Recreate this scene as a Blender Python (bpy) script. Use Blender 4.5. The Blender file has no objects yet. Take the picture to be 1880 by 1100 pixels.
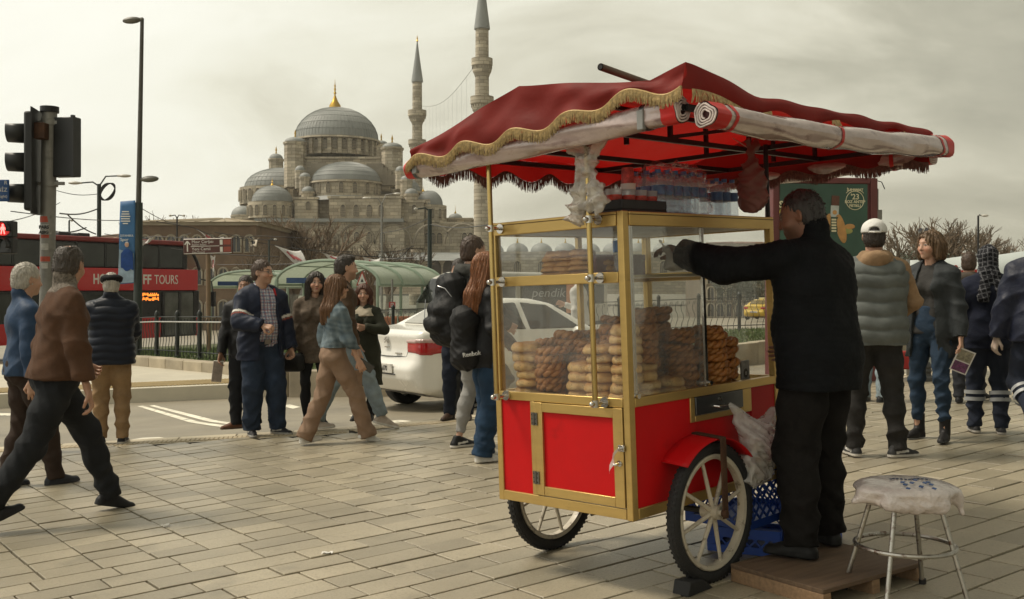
import bpy, math, random
import numpy as np
from mathutils import Vector, Matrix
random.seed(7); rng = np.random.default_rng(7)
R = math.radians
SC = bpy.context.scene
COL = SC.collection

# ------------------------------------------------------------------ camera
CAM_H, FPX, HY = 1.40, 1900.0, 528.0          # eye height, focal length and horizon row in photo pixels
cam_d = bpy.data.cameras.new('camera'); cam = bpy.data.objects.new('camera', cam_d); COL.objects.link(cam)
cam.location = (0, 0, CAM_H); cam.rotation_euler = (R(90), 0, 0)
cam_d.sensor_width = 36.0; cam_d.lens = 36.0*FPX/1880.0
cam_d.shift_y = (HY-550.0)/1880.0
cam_d.clip_start = 0.05; cam_d.clip_end = 5000
SC.camera = cam

# ------------------------------------------------------------------ sky and sun
SUN_AZ, SUN_EL = R(-80), R(56)                # azimuth from +Y towards +X
sun_dir = Vector((math.sin(SUN_AZ)*math.cos(SUN_EL), math.cos(SUN_AZ)*math.cos(SUN_EL), math.sin(SUN_EL)))
W = bpy.data.worlds.new('World'); SC.world = W; W.use_nodes = True
def build_sky():
    nt = W.node_tree; n = nt.nodes; l = nt.links; n.clear()
    out = n.new('ShaderNodeOutputWorld'); bg = n.new('ShaderNodeBackground'); bg.inputs['Strength'].default_value = 0.10
    l.new(bg.outputs[0], out.inputs[0])
    sky = n.new('ShaderNodeTexSky'); sky.sky_type = 'NISHITA'; sky.sun_disc = False
    sky.sun_elevation = SUN_EL; sky.sun_rotation = SUN_AZ; sky.dust_density = 3.0
    tc = n.new('ShaderNodeTexCoord')
    sep = n.new('ShaderNodeSeparateXYZ'); l.new(tc.outputs['Generated'], sep.inputs[0])
    def math_(op, a, b=None, clamp=False):
        m = n.new('ShaderNodeMath'); m.operation = op; m.use_clamp = clamp
        for i, v in enumerate((a, b)):
            if v is None: continue
            if isinstance(v, (int, float)): m.inputs[i].default_value = v
            else: l.new(v, m.inputs[i])
        return m.outputs[0]
    zz = math_('ADD', math_('MAXIMUM', sep.outputs[2], 0.0), 0.42)
    comb = n.new('ShaderNodeCombineXYZ')
    l.new(math_('DIVIDE', sep.outputs[0], zz), comb.inputs[0]); l.new(math_('DIVIDE', sep.outputs[1], zz), comb.inputs[1])
    def noise(scale, detail, loc, rough=0.55, dist=0.0):
        mp = n.new('ShaderNodeMapping'); mp.inputs['Location'].default_value = loc; mp.inputs['Scale'].default_value = (1.0, 1.7, 1)
        l.new(comb.outputs[0], mp.inputs[0])
        t = n.new('ShaderNodeTexNoise'); t.inputs['Scale'].default_value = scale; t.inputs['Detail'].default_value = detail
        t.inputs['Roughness'].default_value = rough; t.inputs['Distortion'].default_value = dist
        l.new(mp.outputs[0], t.inputs['Vector']); return t.outputs['Fac']
    n1 = noise(0.8, 3, (3.1, 1.2, 0)); n2 = noise(2.1, 8, (7.3, 4.1, 2.0), 0.58, 0.5)
    # thinner cloud towards the veiled sun, thicker away from it
    dot = n.new('ShaderNodeVectorMath'); dot.operation = 'DOT_PRODUCT'
    l.new(tc.outputs['Generated'], dot.inputs[0]); dot.inputs[1].default_value = (-0.90, 0.10, -0.10)
    g = math_('MULTIPLY', dot.outputs['Value'], 0.50)
    s = math_('ADD', math_('MULTIPLY', n1, 0.50), math_('MULTIPLY', n2, 0.50))
    s = math_('ADD', s, g)
    ramp = n.new('ShaderNodeValToRGB'); e = ramp.color_ramp.elements
    e[0].position = 0.22; e[0].color = (0.24, 0.23, 0.175, 1)
    e[1].position = 0.80; e[1].color = (0.74, 0.73, 0.645, 1)
    for p, c in ((0.36, (0.36, 0.345, 0.265, 1)), (0.46, (0.50, 0.48, 0.38, 1)), (0.55, (0.61, 0.595, 0.49, 1)), (0.66, (0.69, 0.68, 0.585, 1))):
        k = ramp.color_ramp.elements.new(p); k.color = c
    l.new(s, ramp.inputs[0])
    sc = n.new('ShaderNodeVectorMath'); sc.operation = 'SCALE'; sc.inputs['Scale'].default_value = 10.6
    l.new(ramp.outputs[0], sc.inputs[0])
    mix = n.new('ShaderNodeMix'); mix.data_type = 'RGBA'; mix.inputs[0].default_value = 0.95
    l.new(sky.outputs[0], mix.inputs[6]); l.new(sc.outputs[0], mix.inputs[7])
    l.new(mix.outputs[2], bg.inputs['Color'])
build_sky()
sun_d = bpy.data.lights.new('sun', 'SUN'); sun = bpy.data.objects.new('sun', sun_d); COL.objects.link(sun)
sun_d.energy = 2.2; sun_d.angle = R(15); sun_d.color = (1.0, 0.90, 0.74)
sun.rotation_euler = sun_dir.to_track_quat('Z', 'Y').to_euler(); sun.location = (-20, 10, 30)
SC.view_settings.view_transform = 'Standard'; SC.view_settings.look = 'None'
SC.view_settings.exposure = 0.47; SC.view_settings.gamma = 1.0; SC.view_settings.use_curve_mapping = False
SC.render.engine = 'CYCLES'
SC.cycles.max_bounces = 8; SC.cycles.transparent_max_bounces = 24; SC.cycles.use_denoising = True
SC.cycles.caustics_reflective = False; SC.cycles.caustics_refractive = False

# ------------------------------------------------------------------ ground shape and pixel helpers
def gz(X, Y):
    return 0.035*min(max(X, -22), 7) - 0.022*max(0.0, min(Y, 120)-22)
def at(x, y, d):
    return Vector(((x-940)/FPX*d, d, CAM_H+(HY-y)/FPX*d))
def gp(x, y, up=0.0):
    u, v = (x-940)/FPX, (HY-y)/FPX
    lo, hi = 0.5, 400.0
    for _ in range(60):
        m = 0.5*(lo+hi)
        if CAM_H+v*m > gz(u*m, m)+up: lo = m
        else: hi = m
    return Vector((u*lo, lo, gz(u*lo, lo)+up))
def on(X, Y, up=0.0): return Vector((X, Y, gz(X, Y)+up))

# ------------------------------------------------------------------ materials
def C(r, g, b):
    f = lambda c: (c/255/12.92 if c/255 <= 0.04045 else ((c/255+0.055)/1.055)**2.4)
    return (f(r), f(g), f(b))
MATS = {}
def M(name, col, rough=0.6, metal=0.0, var=0.18, vs=6.0, bump=0.0, bs=60.0, coat=0.0, sub=0.0, trans=0.0,
      attr=None, stretch=(1, 1, 1), rnd=0.0, island=0.0, dirt=None, emit=None, spec=0.5, detail=4, world=False):
    if name in MATS: return MATS[name]
    m = bpy.data.materials.new(name); m.use_nodes = True; nt = m.node_tree; n = nt.nodes; l = nt.links
    p = n['Principled BSDF']
    tc = n.new('ShaderNodeTexCoord'); mp = n.new('ShaderNodeMapping'); mp.inputs['Scale'].default_value = stretch
    l.new(n.new('ShaderNodeNewGeometry').outputs['Position'] if world else tc.outputs['Object'], mp.inputs[0])
    def noise(s, d=detail):
        t = n.new('ShaderNodeTexNoise'); t.inputs['Scale'].default_value = s; t.inputs['Detail'].default_value = d
        t.inputs['Roughness'].default_value = 0.6
        l.new(mp.outputs[0], t.inputs['Vector']); return t.outputs['Fac']
    nz = noise(vs)
    mr = n.new('ShaderNodeMapRange'); mr.inputs[1].default_value = 0.25; mr.inputs[2].default_value = 0.75
    mr.inputs[3].default_value = 1-var; mr.inputs[4].default_value = 1+var; l.new(nz, mr.inputs[0])
    val = mr.outputs[0]
    def mulval(v, src, amt):
        q = n.new('ShaderNodeMapRange'); q.inputs[3].default_value = 1-amt; q.inputs[4].default_value = 1+amt; l.new(src, q.inputs[0])
        k = n.new('ShaderNodeMath'); k.operation = 'MULTIPLY'; l.new(v, k.inputs[0]); l.new(q.outputs[0], k.inputs[1]); return k.outputs[0]
    if rnd:
        oi = n.new('ShaderNodeObjectInfo'); val = mulval(val, oi.outputs['Random'], rnd)
    if island:
        ge = n.new('ShaderNodeNewGeometry'); val = mulval(val, ge.outputs['Random Per Island'], island)
    sc = n.new('ShaderNodeVectorMath'); sc.operation = 'SCALE'; l.new(val, sc.inputs['Scale'])
    if attr:
        a = n.new('ShaderNodeAttribute'); a.attribute_name = attr; l.new(a.outputs['Color'], sc.inputs[0])
    else: sc.inputs[0].default_value = col[:3]
    colout = sc.outputs[0]
    for dirt in ([dirt] if isinstance(dirt, tuple) else dirt or []):   # (colour, scale, threshold, amount): stains with a shape of their own
        dn = noise(dirt[1], 6)
        r2 = n.new('ShaderNodeMapRange'); r2.inputs[1].default_value = dirt[2]; r2.inputs[2].default_value = dirt[2]+0.12; r2.inputs[4].default_value = dirt[3]
        l.new(dn, r2.inputs[0])
        mx = n.new('ShaderNodeMix'); mx.data_type = 'RGBA'; l.new(r2.outputs[0], mx.inputs[0]); l.new(colout, mx.inputs[6]); mx.inputs[7].default_value = (*dirt[0], 1)
        colout = mx.outputs[2]
    l.new(colout, p.inputs['Base Color'])
    rr = n.new('ShaderNodeMapRange'); rr.inputs[3].default_value = max(0.02, rough-0.10); rr.inputs[4].default_value = min(1, rough+0.10)
    l.new(noise(vs*2.3), rr.inputs[0]); l.new(rr.outputs[0], p.inputs['Roughness'])
    p.inputs['Metallic'].default_value = metal; p.inputs['Specular IOR Level'].default_value = spec
    if coat: p.inputs['Coat Weight'].default_value = coat; p.inputs['Coat Roughness'].default_value = 0.08
    if sub: p.inputs['Subsurface Weight'].default_value = sub; p.inputs['Subsurface Radius'].default_value = (0.012, 0.005, 0.003); p.inputs['Subsurface Scale'].default_value = 0.5
    if trans: p.inputs['Transmission Weight'].default_value = trans
    if emit: p.inputs['Emission Color'].default_value = (*emit[0], 1); p.inputs['Emission Strength'].default_value = emit[1]
    if bump:
        b = n.new('ShaderNodeBump'); b.inputs['Strength'].default_value = bump; b.inputs['Distance'].default_value = 0.01
        l.new(noise(bs), b.inputs['Height']); l.new(b.outputs[0], p.inputs['Normal'])
    MATS[name] = m; return m
def courses(m, w, h, amt=0.22, mortar=0.6):
    """masonry courses multiplied into a wall colour"""
    nt = m.node_tree; n = nt.nodes; l = nt.links; p = n['Principled BSDF']; src = p.inputs['Base Color'].links[0].from_socket
    tc = n.new('ShaderNodeTexCoord'); s = n.new('ShaderNodeSeparateXYZ'); l.new(tc.outputs['Object'], s.inputs[0]); a = n.new('ShaderNodeMath'); l.new(s.outputs[0], a.inputs[0]); l.new(s.outputs[1], a.inputs[1])
    c = n.new('ShaderNodeCombineXYZ'); l.new(a.outputs[0], c.inputs[0]); l.new(s.outputs[2], c.inputs[1]); b = n.new('ShaderNodeTexBrick'); l.new(c.outputs[0], b.inputs['Vector'])
    for k, v in (('Scale', 1.0), ('Brick Width', w), ('Row Height', h), ('Mortar Size', h*0.07), ('Bias', 0.0)): b.inputs[k].default_value = v
    b.inputs['Color1'].default_value = (1+amt, 1+amt, 1+amt, 1); b.inputs['Color2'].default_value = (1-amt, 1-amt, 1-amt, 1); b.inputs['Mortar'].default_value = (mortar, mortar, mortar, 1)
    v = n.new('ShaderNodeVectorMath'); v.operation = 'MULTIPLY'; l.new(src, v.inputs[0]); l.new(b.outputs['Color'], v.inputs[1]); l.new(v.outputs[0], p.inputs['Base Color']); return m
def translucent(name, col, back, rough=0.7, bump=0.3, bs=12, var=0.12, fac=0.45, dirt=None):
    """cloth or film that lets daylight through"""
    if name in MATS: return MATS[name]
    m = M(name, col, rough, var=var, vs=3, bump=bump, bs=bs, spec=0.2, dirt=dirt); nt = m.node_tree; n = nt.nodes; l = nt.links
    p = n['Principled BSDF']; o = n['Material Output']
    t = n.new('ShaderNodeBsdfTranslucent'); t.inputs[0].default_value = (*back, 1)
    mx = n.new('ShaderNodeMixShader'); mx.inputs[0].default_value = fac
    l.new(p.outputs[0], mx.inputs[1]); l.new(t.outputs[0], mx.inputs[2]); l.new(mx.outputs[0], o.inputs[0]); return m
def film(name, col, clear, rough=0.12, dusty=0.0, ior=1.45, bump=0.0, bs=20, grime=False):
    """thin clear sheet: straight-through light, Fresnel gloss and a little dust"""
    if name in MATS: return MATS[name]
    m = bpy.data.materials.new(name); m.use_nodes = True; nt = m.node_tree; n = nt.nodes; l = nt.links; n.clear()
    o = n.new('ShaderNodeOutputMaterial'); tr = n.new('ShaderNodeBsdfTransparent'); tr.inputs[0].default_value = (*col, 1)
    gl = n.new('ShaderNodeBsdfGlossy'); gl.inputs['Roughness'].default_value = rough; gl.inputs[0].default_value = (1, 1, 1, 1)
    df = n.new('ShaderNodeBsdfDiffuse'); df.inputs[0].default_value = (*[min(1, c*0.85) for c in col], 1)
    lw = n.new('ShaderNodeLayerWeight'); lw.inputs['Blend'].default_value = 0.5; pw = n.new('ShaderNodeMath'); pw.operation = 'POWER'; pw.inputs[1].default_value = 4.5
    fr = n.new('ShaderNodeMapRange'); fr.inputs[3].default_value = ((ior-1)/(ior+1))**2; fr.inputs[4].default_value = 0.85; l.new(lw.outputs['Facing'], pw.inputs[0]); l.new(pw.outputs[0], fr.inputs[0])
    m1 = n.new('ShaderNodeMixShader'); m2 = n.new('ShaderNodeMixShader')
    l.new(tr.outputs[0], m1.inputs[1]); l.new(df.outputs[0], m1.inputs[2]); m1.inputs[0].default_value = 1-clear
    if grime:
        tc = n.new('ShaderNodeTexCoord'); t = n.new('ShaderNodeTexNoise'); t.inputs['Scale'].default_value = 5; t.inputs['Detail'].default_value = 8
        l.new(tc.outputs['Object'], t.inputs['Vector'])
        mr = n.new('ShaderNodeMapRange'); mr.inputs[1].default_value = 0.35; mr.inputs[2].default_value = 0.75; mr.inputs[3].default_value = (1-clear)*0.4; mr.inputs[4].default_value = (1-clear)*1.8
        l.new(t.outputs['Fac'], mr.inputs[0]); l.new(mr.outputs[0], m1.inputs[0])
    l.new(fr.outputs[0], m2.inputs[0]); l.new(m1.outputs[0], m2.inputs[1]); l.new(gl.outputs[0], m2.inputs[2]); l.new(m2.outputs[0], o.inputs[0])
    if bump:
        tc = n.new('ShaderNodeTexCoord'); t = n.new('ShaderNodeTexNoise'); t.inputs['Scale'].default_value = bs; t.inputs['Detail'].default_value = 4
        l.new(tc.outputs['Object'], t.inputs['Vector']); b = n.new('ShaderNodeBump'); b.inputs['Strength'].default_value = bump; b.inputs['Distance'].default_value = 0.02
        l.new(t.outputs['Fac'], b.inputs['Height'])
        for q in (gl, df, lw): l.new(b.outputs[0], q.inputs['Normal'])
    MATS[name] = m; return m

# ------------------------------------------------------------------ mesh building
def V(*a): return Vector(a)
class MB:
    def __init__(s): s.v = []; s.f = []; s.mi = []; s.cur = 0; s.T = None
    def add(s, vs, fs):
        b = len(s.v)
        s.v += [tuple(s.T @ Vector(v)) if s.T else tuple(v) for v in vs]
        s.f += [tuple(b+i for i in f) for f in fs]; s.mi += [s.cur]*len(fs); return s
    def box(s, lo, hi):
        (a, b, c), (d, e, f) = lo, hi
        return s.add([(a,b,c),(d,b,c),(d,e,c),(a,e,c),(a,b,f),(d,b,f),(d,e,f),(a,e,f)],
                     [(3,2,1,0),(4,5,6,7),(0,1,5,4),(1,2,6,5),(2,3,7,6),(3,0,4,7)])
    def bar(s, A, B, w, h, up=(0, 0, 1)):
        A, B = Vector(A), Vector(B); d = (B-A).normalized(); up = Vector(up)
        if abs(d.dot(up)) > 0.98: up = Vector((1, 0, 0))
        sx = d.cross(up).normalized(); sz = sx.cross(d)
        vs = [P+sx*(w/2*i)+sz*(h/2*j) for P in (A, B) for i, j in ((-1,-1),(1,-1),(1,1),(-1,1))]
        return s.add(vs, [(3,2,1,0),(4,5,6,7),(0,1,5,4),(1,2,6,5),(2,3,7,6),(3,0,4,7)])
    def tube(s, path, r, n=8, cap=True, closed=False):
        path = [Vector(p) for p in path]; k = len(path); rs = r if isinstance(r, (list, tuple)) else [r]*k
        vs = []; fs = []; prev = None
        for i, p in enumerate(path):
            if closed: t = path[(i+1) % k]-path[i-1]
            else: t = path[min(i+1, k-1)]-path[max(i-1, 0)]
            if t.length < 1e-9: t = Vector((0, 0, 1))
            t.normalize()
            if prev is None:
                a = Vector((0, 0, 1)) if abs(t.z) < 0.9 else Vector((1, 0, 0)); x = t.cross(a).normalized()
            else:
                x = prev-t*prev.dot(t); x = x.normalized() if x.length > 1e-6 else t.orthogonal().normalized()
            prev = x; y = t.cross(x)
            for j in range(n):
                an = 2*math.pi*j/n; vs.append(p+(x*math.cos(an)+y*math.sin(an))*rs[i])
        m = k if closed else k-1
        for i in range(m):
            for j in range(n):
                a, b = i*n+j, i*n+(j+1) % n; c, d = ((i+1) % k)*n+(j+1) % n, ((i+1) % k)*n+j
                fs.append((a, b, c, d))
        if cap and not closed: fs.append(tuple(range(n-1, -1, -1))); fs.append(tuple((k-1)*n+j for j in range(n)))
        return s.add(vs, fs)
    def cyl(s, A, B, r, n=12, r2=None, cap=True): return s.tube([A, B], [r, r if r2 is None else r2], n, cap)
    def lathe(s, prof, n=24, ctr=(0, 0, 0), a0=0.0, a1=2*math.pi, rib=0.0, ribn=2):
        full = abs(a1-a0-2*math.pi) < 1e-6; cols = n if full else n+1; vs = []; fs = []; ctr = Vector(ctr)
        for j in range(cols):
            an = a0+(a1-a0)*j/n; k = 1+(rib if j % ribn == 0 else 0)
            for r, z in prof: vs.append(ctr+Vector((r*k*math.cos(an), r*k*math.sin(an), z)))
        m = len(prof)
        for j in range(n):
            jj = (j+1) % cols
            for i in range(m-1): fs.append((j*m+i, jj*m+i, jj*m+i+1, j*m+i+1))
        return s.add(vs, fs)
    def prism(s, poly, thick, frame=None):
        """polygon (x,y) extruded along +z by thick in the frame matrix"""
        n = len(poly); vs = [Vector((x, y, 0)) for x, y in poly]+[Vector((x, y, thick)) for x, y in poly]
        if frame: vs = [frame @ v for v in vs]
        return s.add(vs, [tuple(range(n-1, -1, -1)), tuple(range(n, 2*n))]+[(i, (i+1) % n, n+(i+1) % n, n+i) for i in range(n)])
    def sphere(s, c, r, n=12, m=8):
        c = Vector(c); rr = r if isinstance(r, (tuple, list)) else (r, r, r)
        prof = [(math.sin(math.pi*i/m), -math.cos(math.pi*i/m)) for i in range(m+1)]
        vs = []; fs = []
        for j in range(n):
            an = 2*math.pi*j/n
            for q, z in prof: vs.append(c+Vector((q*rr[0]*math.cos(an), q*rr[1]*math.sin(an), z*rr[2])))
        k = m+1
        for j in range(n):
            jj = (j+1) % n
            for i in range(m): fs.append((j*k+i, jj*k+i, jj*k+i+1, j*k+i+1))
        return s.add(vs, fs)
    def grid(s, nu, nv, fn, closed_u=False):
        vs = [fn(i/(nu if closed_u else nu-1), j/(nv-1)) for i in range(nu) for j in range(nv)]
        fs = [(i*nv+j, ((i+1) % nu)*nv+j, ((i+1) % nu)*nv+j+1, i*nv+j+1) for i in range(nu if closed_u else nu-1) for j in range(nv-1)]
        return s.add(vs, fs)
    def mesh(s, name, mats, smooth=35):
        me = bpy.data.meshes.new(name); me.from_pydata(s.v, [], s.f)
        for m in (mats if isinstance(mats, (list, tuple)) else [mats]): me.materials.append(m)
        if any(s.mi): me.polygons.foreach_set('material_index', s.mi)
        if smooth:
            me.polygons.foreach_set('use_smooth', [True]*len(s.f)); me.set_sharp_from_angle(angle=R(smooth))
        me.update(); return me
    def build(s, name, mats, parent=None, smooth=35, bevel=0.0, solid=0.0, loc=None):
        o = bpy.data.objects.new(name, s.mesh(name, mats, smooth)); COL.objects.link(o)
        if parent: o.parent = parent
        if loc is not None: o.location = loc
        if solid:
            q = o.modifiers.new('solid', 'SOLIDIFY'); q.thickness = solid; q.offset = 0
        if bevel:
            q = o.modifiers.new('bevel', 'BEVEL'); q.width = bevel; q.segments = 2; q.limit_method = 'ANGLE'; q.angle_limit = R(50)
        return o
def tag(o, label=None, cat=None, group=None, kind=None):
    if label: o['label'] = label
    if cat: o['category'] = cat
    if group: o['group'] = group
    if kind: o['kind'] = kind
    return o
def thing(name, label, cat, loc=(0, 0, 0), rz=0.0, group=None):
    o = bpy.data.objects.new(name, None); COL.objects.link(o); o.empty_display_size = 0.1
    o.location = loc; o.rotation_euler = (0, 0, rz); return tag(o, label, cat, group)
def clone(o, parent=None, name=None):
    c = o.copy(); COL.objects.link(c); c.parent = parent
    for ch in list(o.children): clone(ch, c)
    return c
def kidcopy(src, parent, loc, rot=(0, 0, 0), scale=(1, 1, 1)):
    c = src.copy(); COL.objects.link(c); c.parent = parent; c.location = loc; c.rotation_euler = rot; c.scale = scale; return c
def text(parent, s, size, mat, frame, name='lettering', ext=0.001, align='LEFT', width=None, shear=0, bold=0.0):
    cu = bpy.data.curves.new('t', 'FONT'); cu.body = s; cu.size = size; cu.extrude = ext; cu.align_x = align; cu.shear = shear; cu.offset = bold
    cu.resolution_u = 3
    o = bpy.data.objects.new('t', cu); COL.objects.link(o); bpy.context.view_layer.update()
    me = bpy.data.meshes.new_from_object(o.evaluated_get(bpy.context.evaluated_depsgraph_get()))
    if width and len(me.vertices):
        xs = [v.co.x for v in me.vertices]; k = width/max(1e-6, max(xs)-min(xs))
        for v in me.vertices: v.co.x *= k
    bpy.data.objects.remove(o); bpy.data.curves.remove(cu)
    me.materials.clear(); me.materials.append(mat); me.transform(frame)
    t = bpy.data.objects.new(name, me); COL.objects.link(t)
    if parent: t.parent = parent
    return t
def frame(o, x, y):
    """matrix whose local x,y axes are the given directions"""
    x = Vector(x).normalized(); y = Vector(y); y = (y-x*y.dot(x)).normalized(); z = x.cross(y)
    return Matrix(((x.x, y.x, z.x, o[0]), (x.y, y.y, z.y, o[1]), (x.z, y.z, z.z, o[2]), (0, 0, 0, 1)))
# ------------------------------------------------------------------ people: implicit bodies and clothes meshed with surface nets
def A3(v): return np.array(v, dtype=np.float32)
class SDF:
    def __init__(s, lo, hi, h):
        s.lo = A3(lo); s.h = h; s.n = np.maximum(4, np.ceil((A3(hi)-s.lo)/h).astype(int)+1)
        s.ax = [s.lo[i]+h*np.arange(s.n[i], dtype=np.float32) for i in range(3)]
        s.F = np.full(tuple(s.n), 0.25, np.float32)
    def win(s, lo, hi, m):
        i0 = np.clip(np.floor((A3(lo)-m-s.lo)/s.h).astype(int), 0, s.n-1); i1 = np.clip(np.ceil((A3(hi)+m-s.lo)/s.h).astype(int)+1, 1, s.n)
        if np.any(i1 <= i0): return None
        sl = tuple(slice(a, b) for a, b in zip(i0, i1))
        P = np.stack(np.meshgrid(*[s.ax[i][sl[i]] for i in range(3)], indexing='ij'), -1); return sl, P
    def comb(s, sl, d, k, sub):
        f = s.F[sl]
        if sub: d = -d; hh = np.clip(0.5-0.5*(f-d)/k, 0, 1); s.F[sl] = f*(1-hh)+d*hh+k*hh*(1-hh)
        else: hh = np.clip(0.5+0.5*(d-f)/k, 0, 1); s.F[sl] = d*(1-hh)+f*hh-k*hh*(1-hh)
    def cone(s, a, b, ra, rb, k=0.02, flat=None, sub=False):
        a, b = A3(a), A3(b); m = max(ra, rb)*1.05+k+3*s.h; w = s.win(np.minimum(a, b), np.maximum(a, b), m)
        if w is None: return s
        sl, P = w; q = P-a; ba = b-a
        if flat is not None:                    # flatten along a direction by a factor > 1
            nrm = A3(flat[0]); nrm /= np.linalg.norm(nrm); f = flat[1]-1
            q = q+(q@nrm)[..., None]*nrm*f; ba = ba+(ba@nrm)*nrm*f
        t = np.clip((q@ba)/max(1e-9, float(ba@ba)), 0, 1)
        d = np.sqrt(((q-t[..., None]*ba)**2).sum(-1))-(ra+(rb-ra)*t)
        s.comb(sl, d.astype(np.float32), k, sub); return s
    def ell(s, c, r, k=0.02, rot=None, sub=False):
        c, r = A3(c), A3(r); mx = float(r.max()); w = s.win(c, c, mx+k+3*s.h)
        if w is None: return s
        sl, P = w; q = P-c
        if rot is not None: q = q@rot
        k0 = np.sqrt(((q/r)**2).sum(-1)); k1 = np.sqrt(((q/(r*r))**2).sum(-1))
        d = np.where(k1 > 1e-6, k0*(k0-1)/np.maximum(k1, 1e-6), -float(r.min()))
        s.comb(sl, d.astype(np.float32), k, sub); return s
    def trim(s, c, d, rad):                      # flat end at c, removing what lies beyond along d, within rad
        c, d = A3(c), A3(d); w = s.win(c, c, rad)
        if w is None: return s
        sl, P = w; t = (P-c)@d; ok = ((P-c)**2).sum(-1) < rad*rad
        s.F[sl] = np.where(ok & (t > -0.06), np.maximum(s.F[sl], t), s.F[sl]); return s
    def P(s): return np.stack(np.meshgrid(*s.ax, indexing='ij'), -1)
    def cut(s, nrm, c):                          # keep the side where dot(nrm,p) < c
        nrm = A3(nrm); X, Y, Z = s.ax
        s.F = np.maximum(s.F, (nrm[0]*X[:, None, None]+nrm[1]*Y[None, :, None]+nrm[2]*Z[None, None, :]-c).astype(np.float32)); return s
    def mesh(s):
        F = s.F; S = F < 0
        if not S.any(): return np.zeros((0, 3)), np.zeros((0, 4), int)
        S[0] = S[-1] = False; S[:, 0] = S[:, -1] = False; S[:, :, 0] = S[:, :, -1] = False
        F = np.where(S, np.minimum(F, -1e-5), np.maximum(F, 1e-5))
        c = np.zeros(tuple(s.n-1), np.uint8)
        for a in (0, 1):
            for b in (0, 1):
                for d in (0, 1): c += S[a:s.n[0]-1+a, b:s.n[1]-1+b, d:s.n[2]-1+d]
        act = (c > 0) & (c < 8); idx = np.full(act.shape, -1, np.int64); cells = np.argwhere(act); idx[act] = np.arange(len(cells))
        pos = np.zeros((len(cells), 3)); cnt = np.zeros(len(cells))
        cor = [(a, b, d) for a in (0, 1) for b in (0, 1) for d in (0, 1)]
        val = {q: F[cells[:, 0]+q[0], cells[:, 1]+q[1], cells[:, 2]+q[2]] for q in cor}
        for q in cor:
            for ax in range(3):
                if q[ax] == 0:
                    e = list(q); e[ax] = 1; e = tuple(e); fa, fb = val[q], val[e]; mk = (fa < 0) != (fb < 0)
                    t = np.where(mk, fa/np.where(mk, fa-fb, 1), 0)
                    p = np.tile(np.array(q, float), (len(cells), 1)); p[:, ax] = t
                    pos += p*mk[:, None]; cnt += mk
        v = s.lo+(cells+pos/np.maximum(cnt, 1)[:, None])*s.h
        qs = []
        def emit(mask, offs, flip_at):
            ij = np.argwhere(mask)
            cs = [idx[tuple((ij+np.array(o)).T)] for o in offs]; q = np.stack(cs, 1)
            fl = ~flip_at[tuple(ij.T)]; q[fl] = q[fl][:, ::-1]; qs.append(q[(q >= 0).all(1)])
        n = s.n
        mx = (S[:-1] != S[1:]); mx[:, 0, :] = 0; mx[:, :, 0] = 0; mx[:, -1, :] = 0; mx[:, :, -1] = 0; emit(mx, [(0,-1,-1),(0,0,-1),(0,0,0),(0,-1,0)], S[:-1])
        my = (S[:, :-1] != S[:, 1:]); my[0] = 0; my[:, :, 0] = 0; my[-1] = 0; my[:, :, -1] = 0; emit(my, [(-1,0,-1),(-1,0,0),(0,0,0),(0,0,-1)], S[:, :-1])
        mz = (S[:, :, :-1] != S[:, :, 1:]); mz[0] = 0; mz[:, 0] = 0; mz[-1] = 0; mz[:, -1] = 0; emit(mz, [(-1,-1,0),(0,-1,0),(0,0,0),(-1,0,0)], S[:, :, :-1])
        return v, np.concatenate(qs)
def vnorm(v, q):
    nn = np.zeros_like(v); fn = np.cross(v[q[:, 2]]-v[q[:, 0]], v[q[:, 3]]-v[q[:, 1]])
    for i in range(4): np.add.at(nn, q[:, i], fn)
    return nn/np.maximum(np.linalg.norm(nn, axis=1), 1e-12)[:, None]
def relax(v, q, it=1, w=0.5):
    for _ in range(it):
        acc = np.zeros_like(v); cn = np.zeros(len(v))
        for a, b in ((0, 1), (1, 2), (2, 3), (3, 0)):
            np.add.at(acc, q[:, a], v[q[:, b]]); np.add.at(acc, q[:, b], v[q[:, a]])
            np.add.at(cn, q[:, a], 1); np.add.at(cn, q[:, b], 1)
        v = v*(1-w)+w*acc/np.maximum(cn, 1)[:, None]
    return v
def folds(v, seed, f=1.0):
    """cloth creases: warped ridges, values about -1..1"""
    x, y, z = v[:, 0]*f, v[:, 1]*f, v[:, 2]*f; a = seed*1.7
    w1 = np.sin(9*x+a)+np.sin(7*y+2*a)+0.7*np.sin(5*z+a); w2 = np.sin(11*y-6*z+a)+np.sin(8*x+3*z+1.3*a)
    r1 = 1-2*np.abs(np.sin(15*z+1.6*w1+a))**0.8; r2 = 1-2*np.abs(np.sin(21*(0.6*x+0.5*y)+19*z+2.0*w2+2.1*a))**0.8; r3 = np.sin(47*z+3*w2+21*x)*np.sin(33*x+29*y+2*w1)
    return 0.7*r1+0.7*r2*np.clip(0.5+0.5*w1, 0, 1)+0.4*r3
def npobj(name, v, q, mat, parent, col=None, smooth=True):
    me = bpy.data.meshes.new(name); me.from_pydata(v.tolist(), [], q.tolist()); me.materials.append(mat)
    if smooth: me.polygons.foreach_set('use_smooth', [True]*len(q))
    if col is not None:
        at_ = me.color_attributes.new('Col', 'FLOAT_COLOR', 'POINT')
        at_.data.foreach_set('color', np.concatenate([col, np.ones((len(col), 1))], 1).astype(np.float32).ravel())
    me.update(); o = bpy.data.objects.new(name, me); COL.objects.link(o); o.parent = parent; return o
def rotz(a): c, s = math.cos(a), math.sin(a); return np.array([[c, -s, 0], [s, c, 0], [0, 0, 1]])
def rotx(a): c, s = math.cos(a), math.sin(a); return np.array([[1, 0, 0], [0, c, -s], [0, s, c]])
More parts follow.
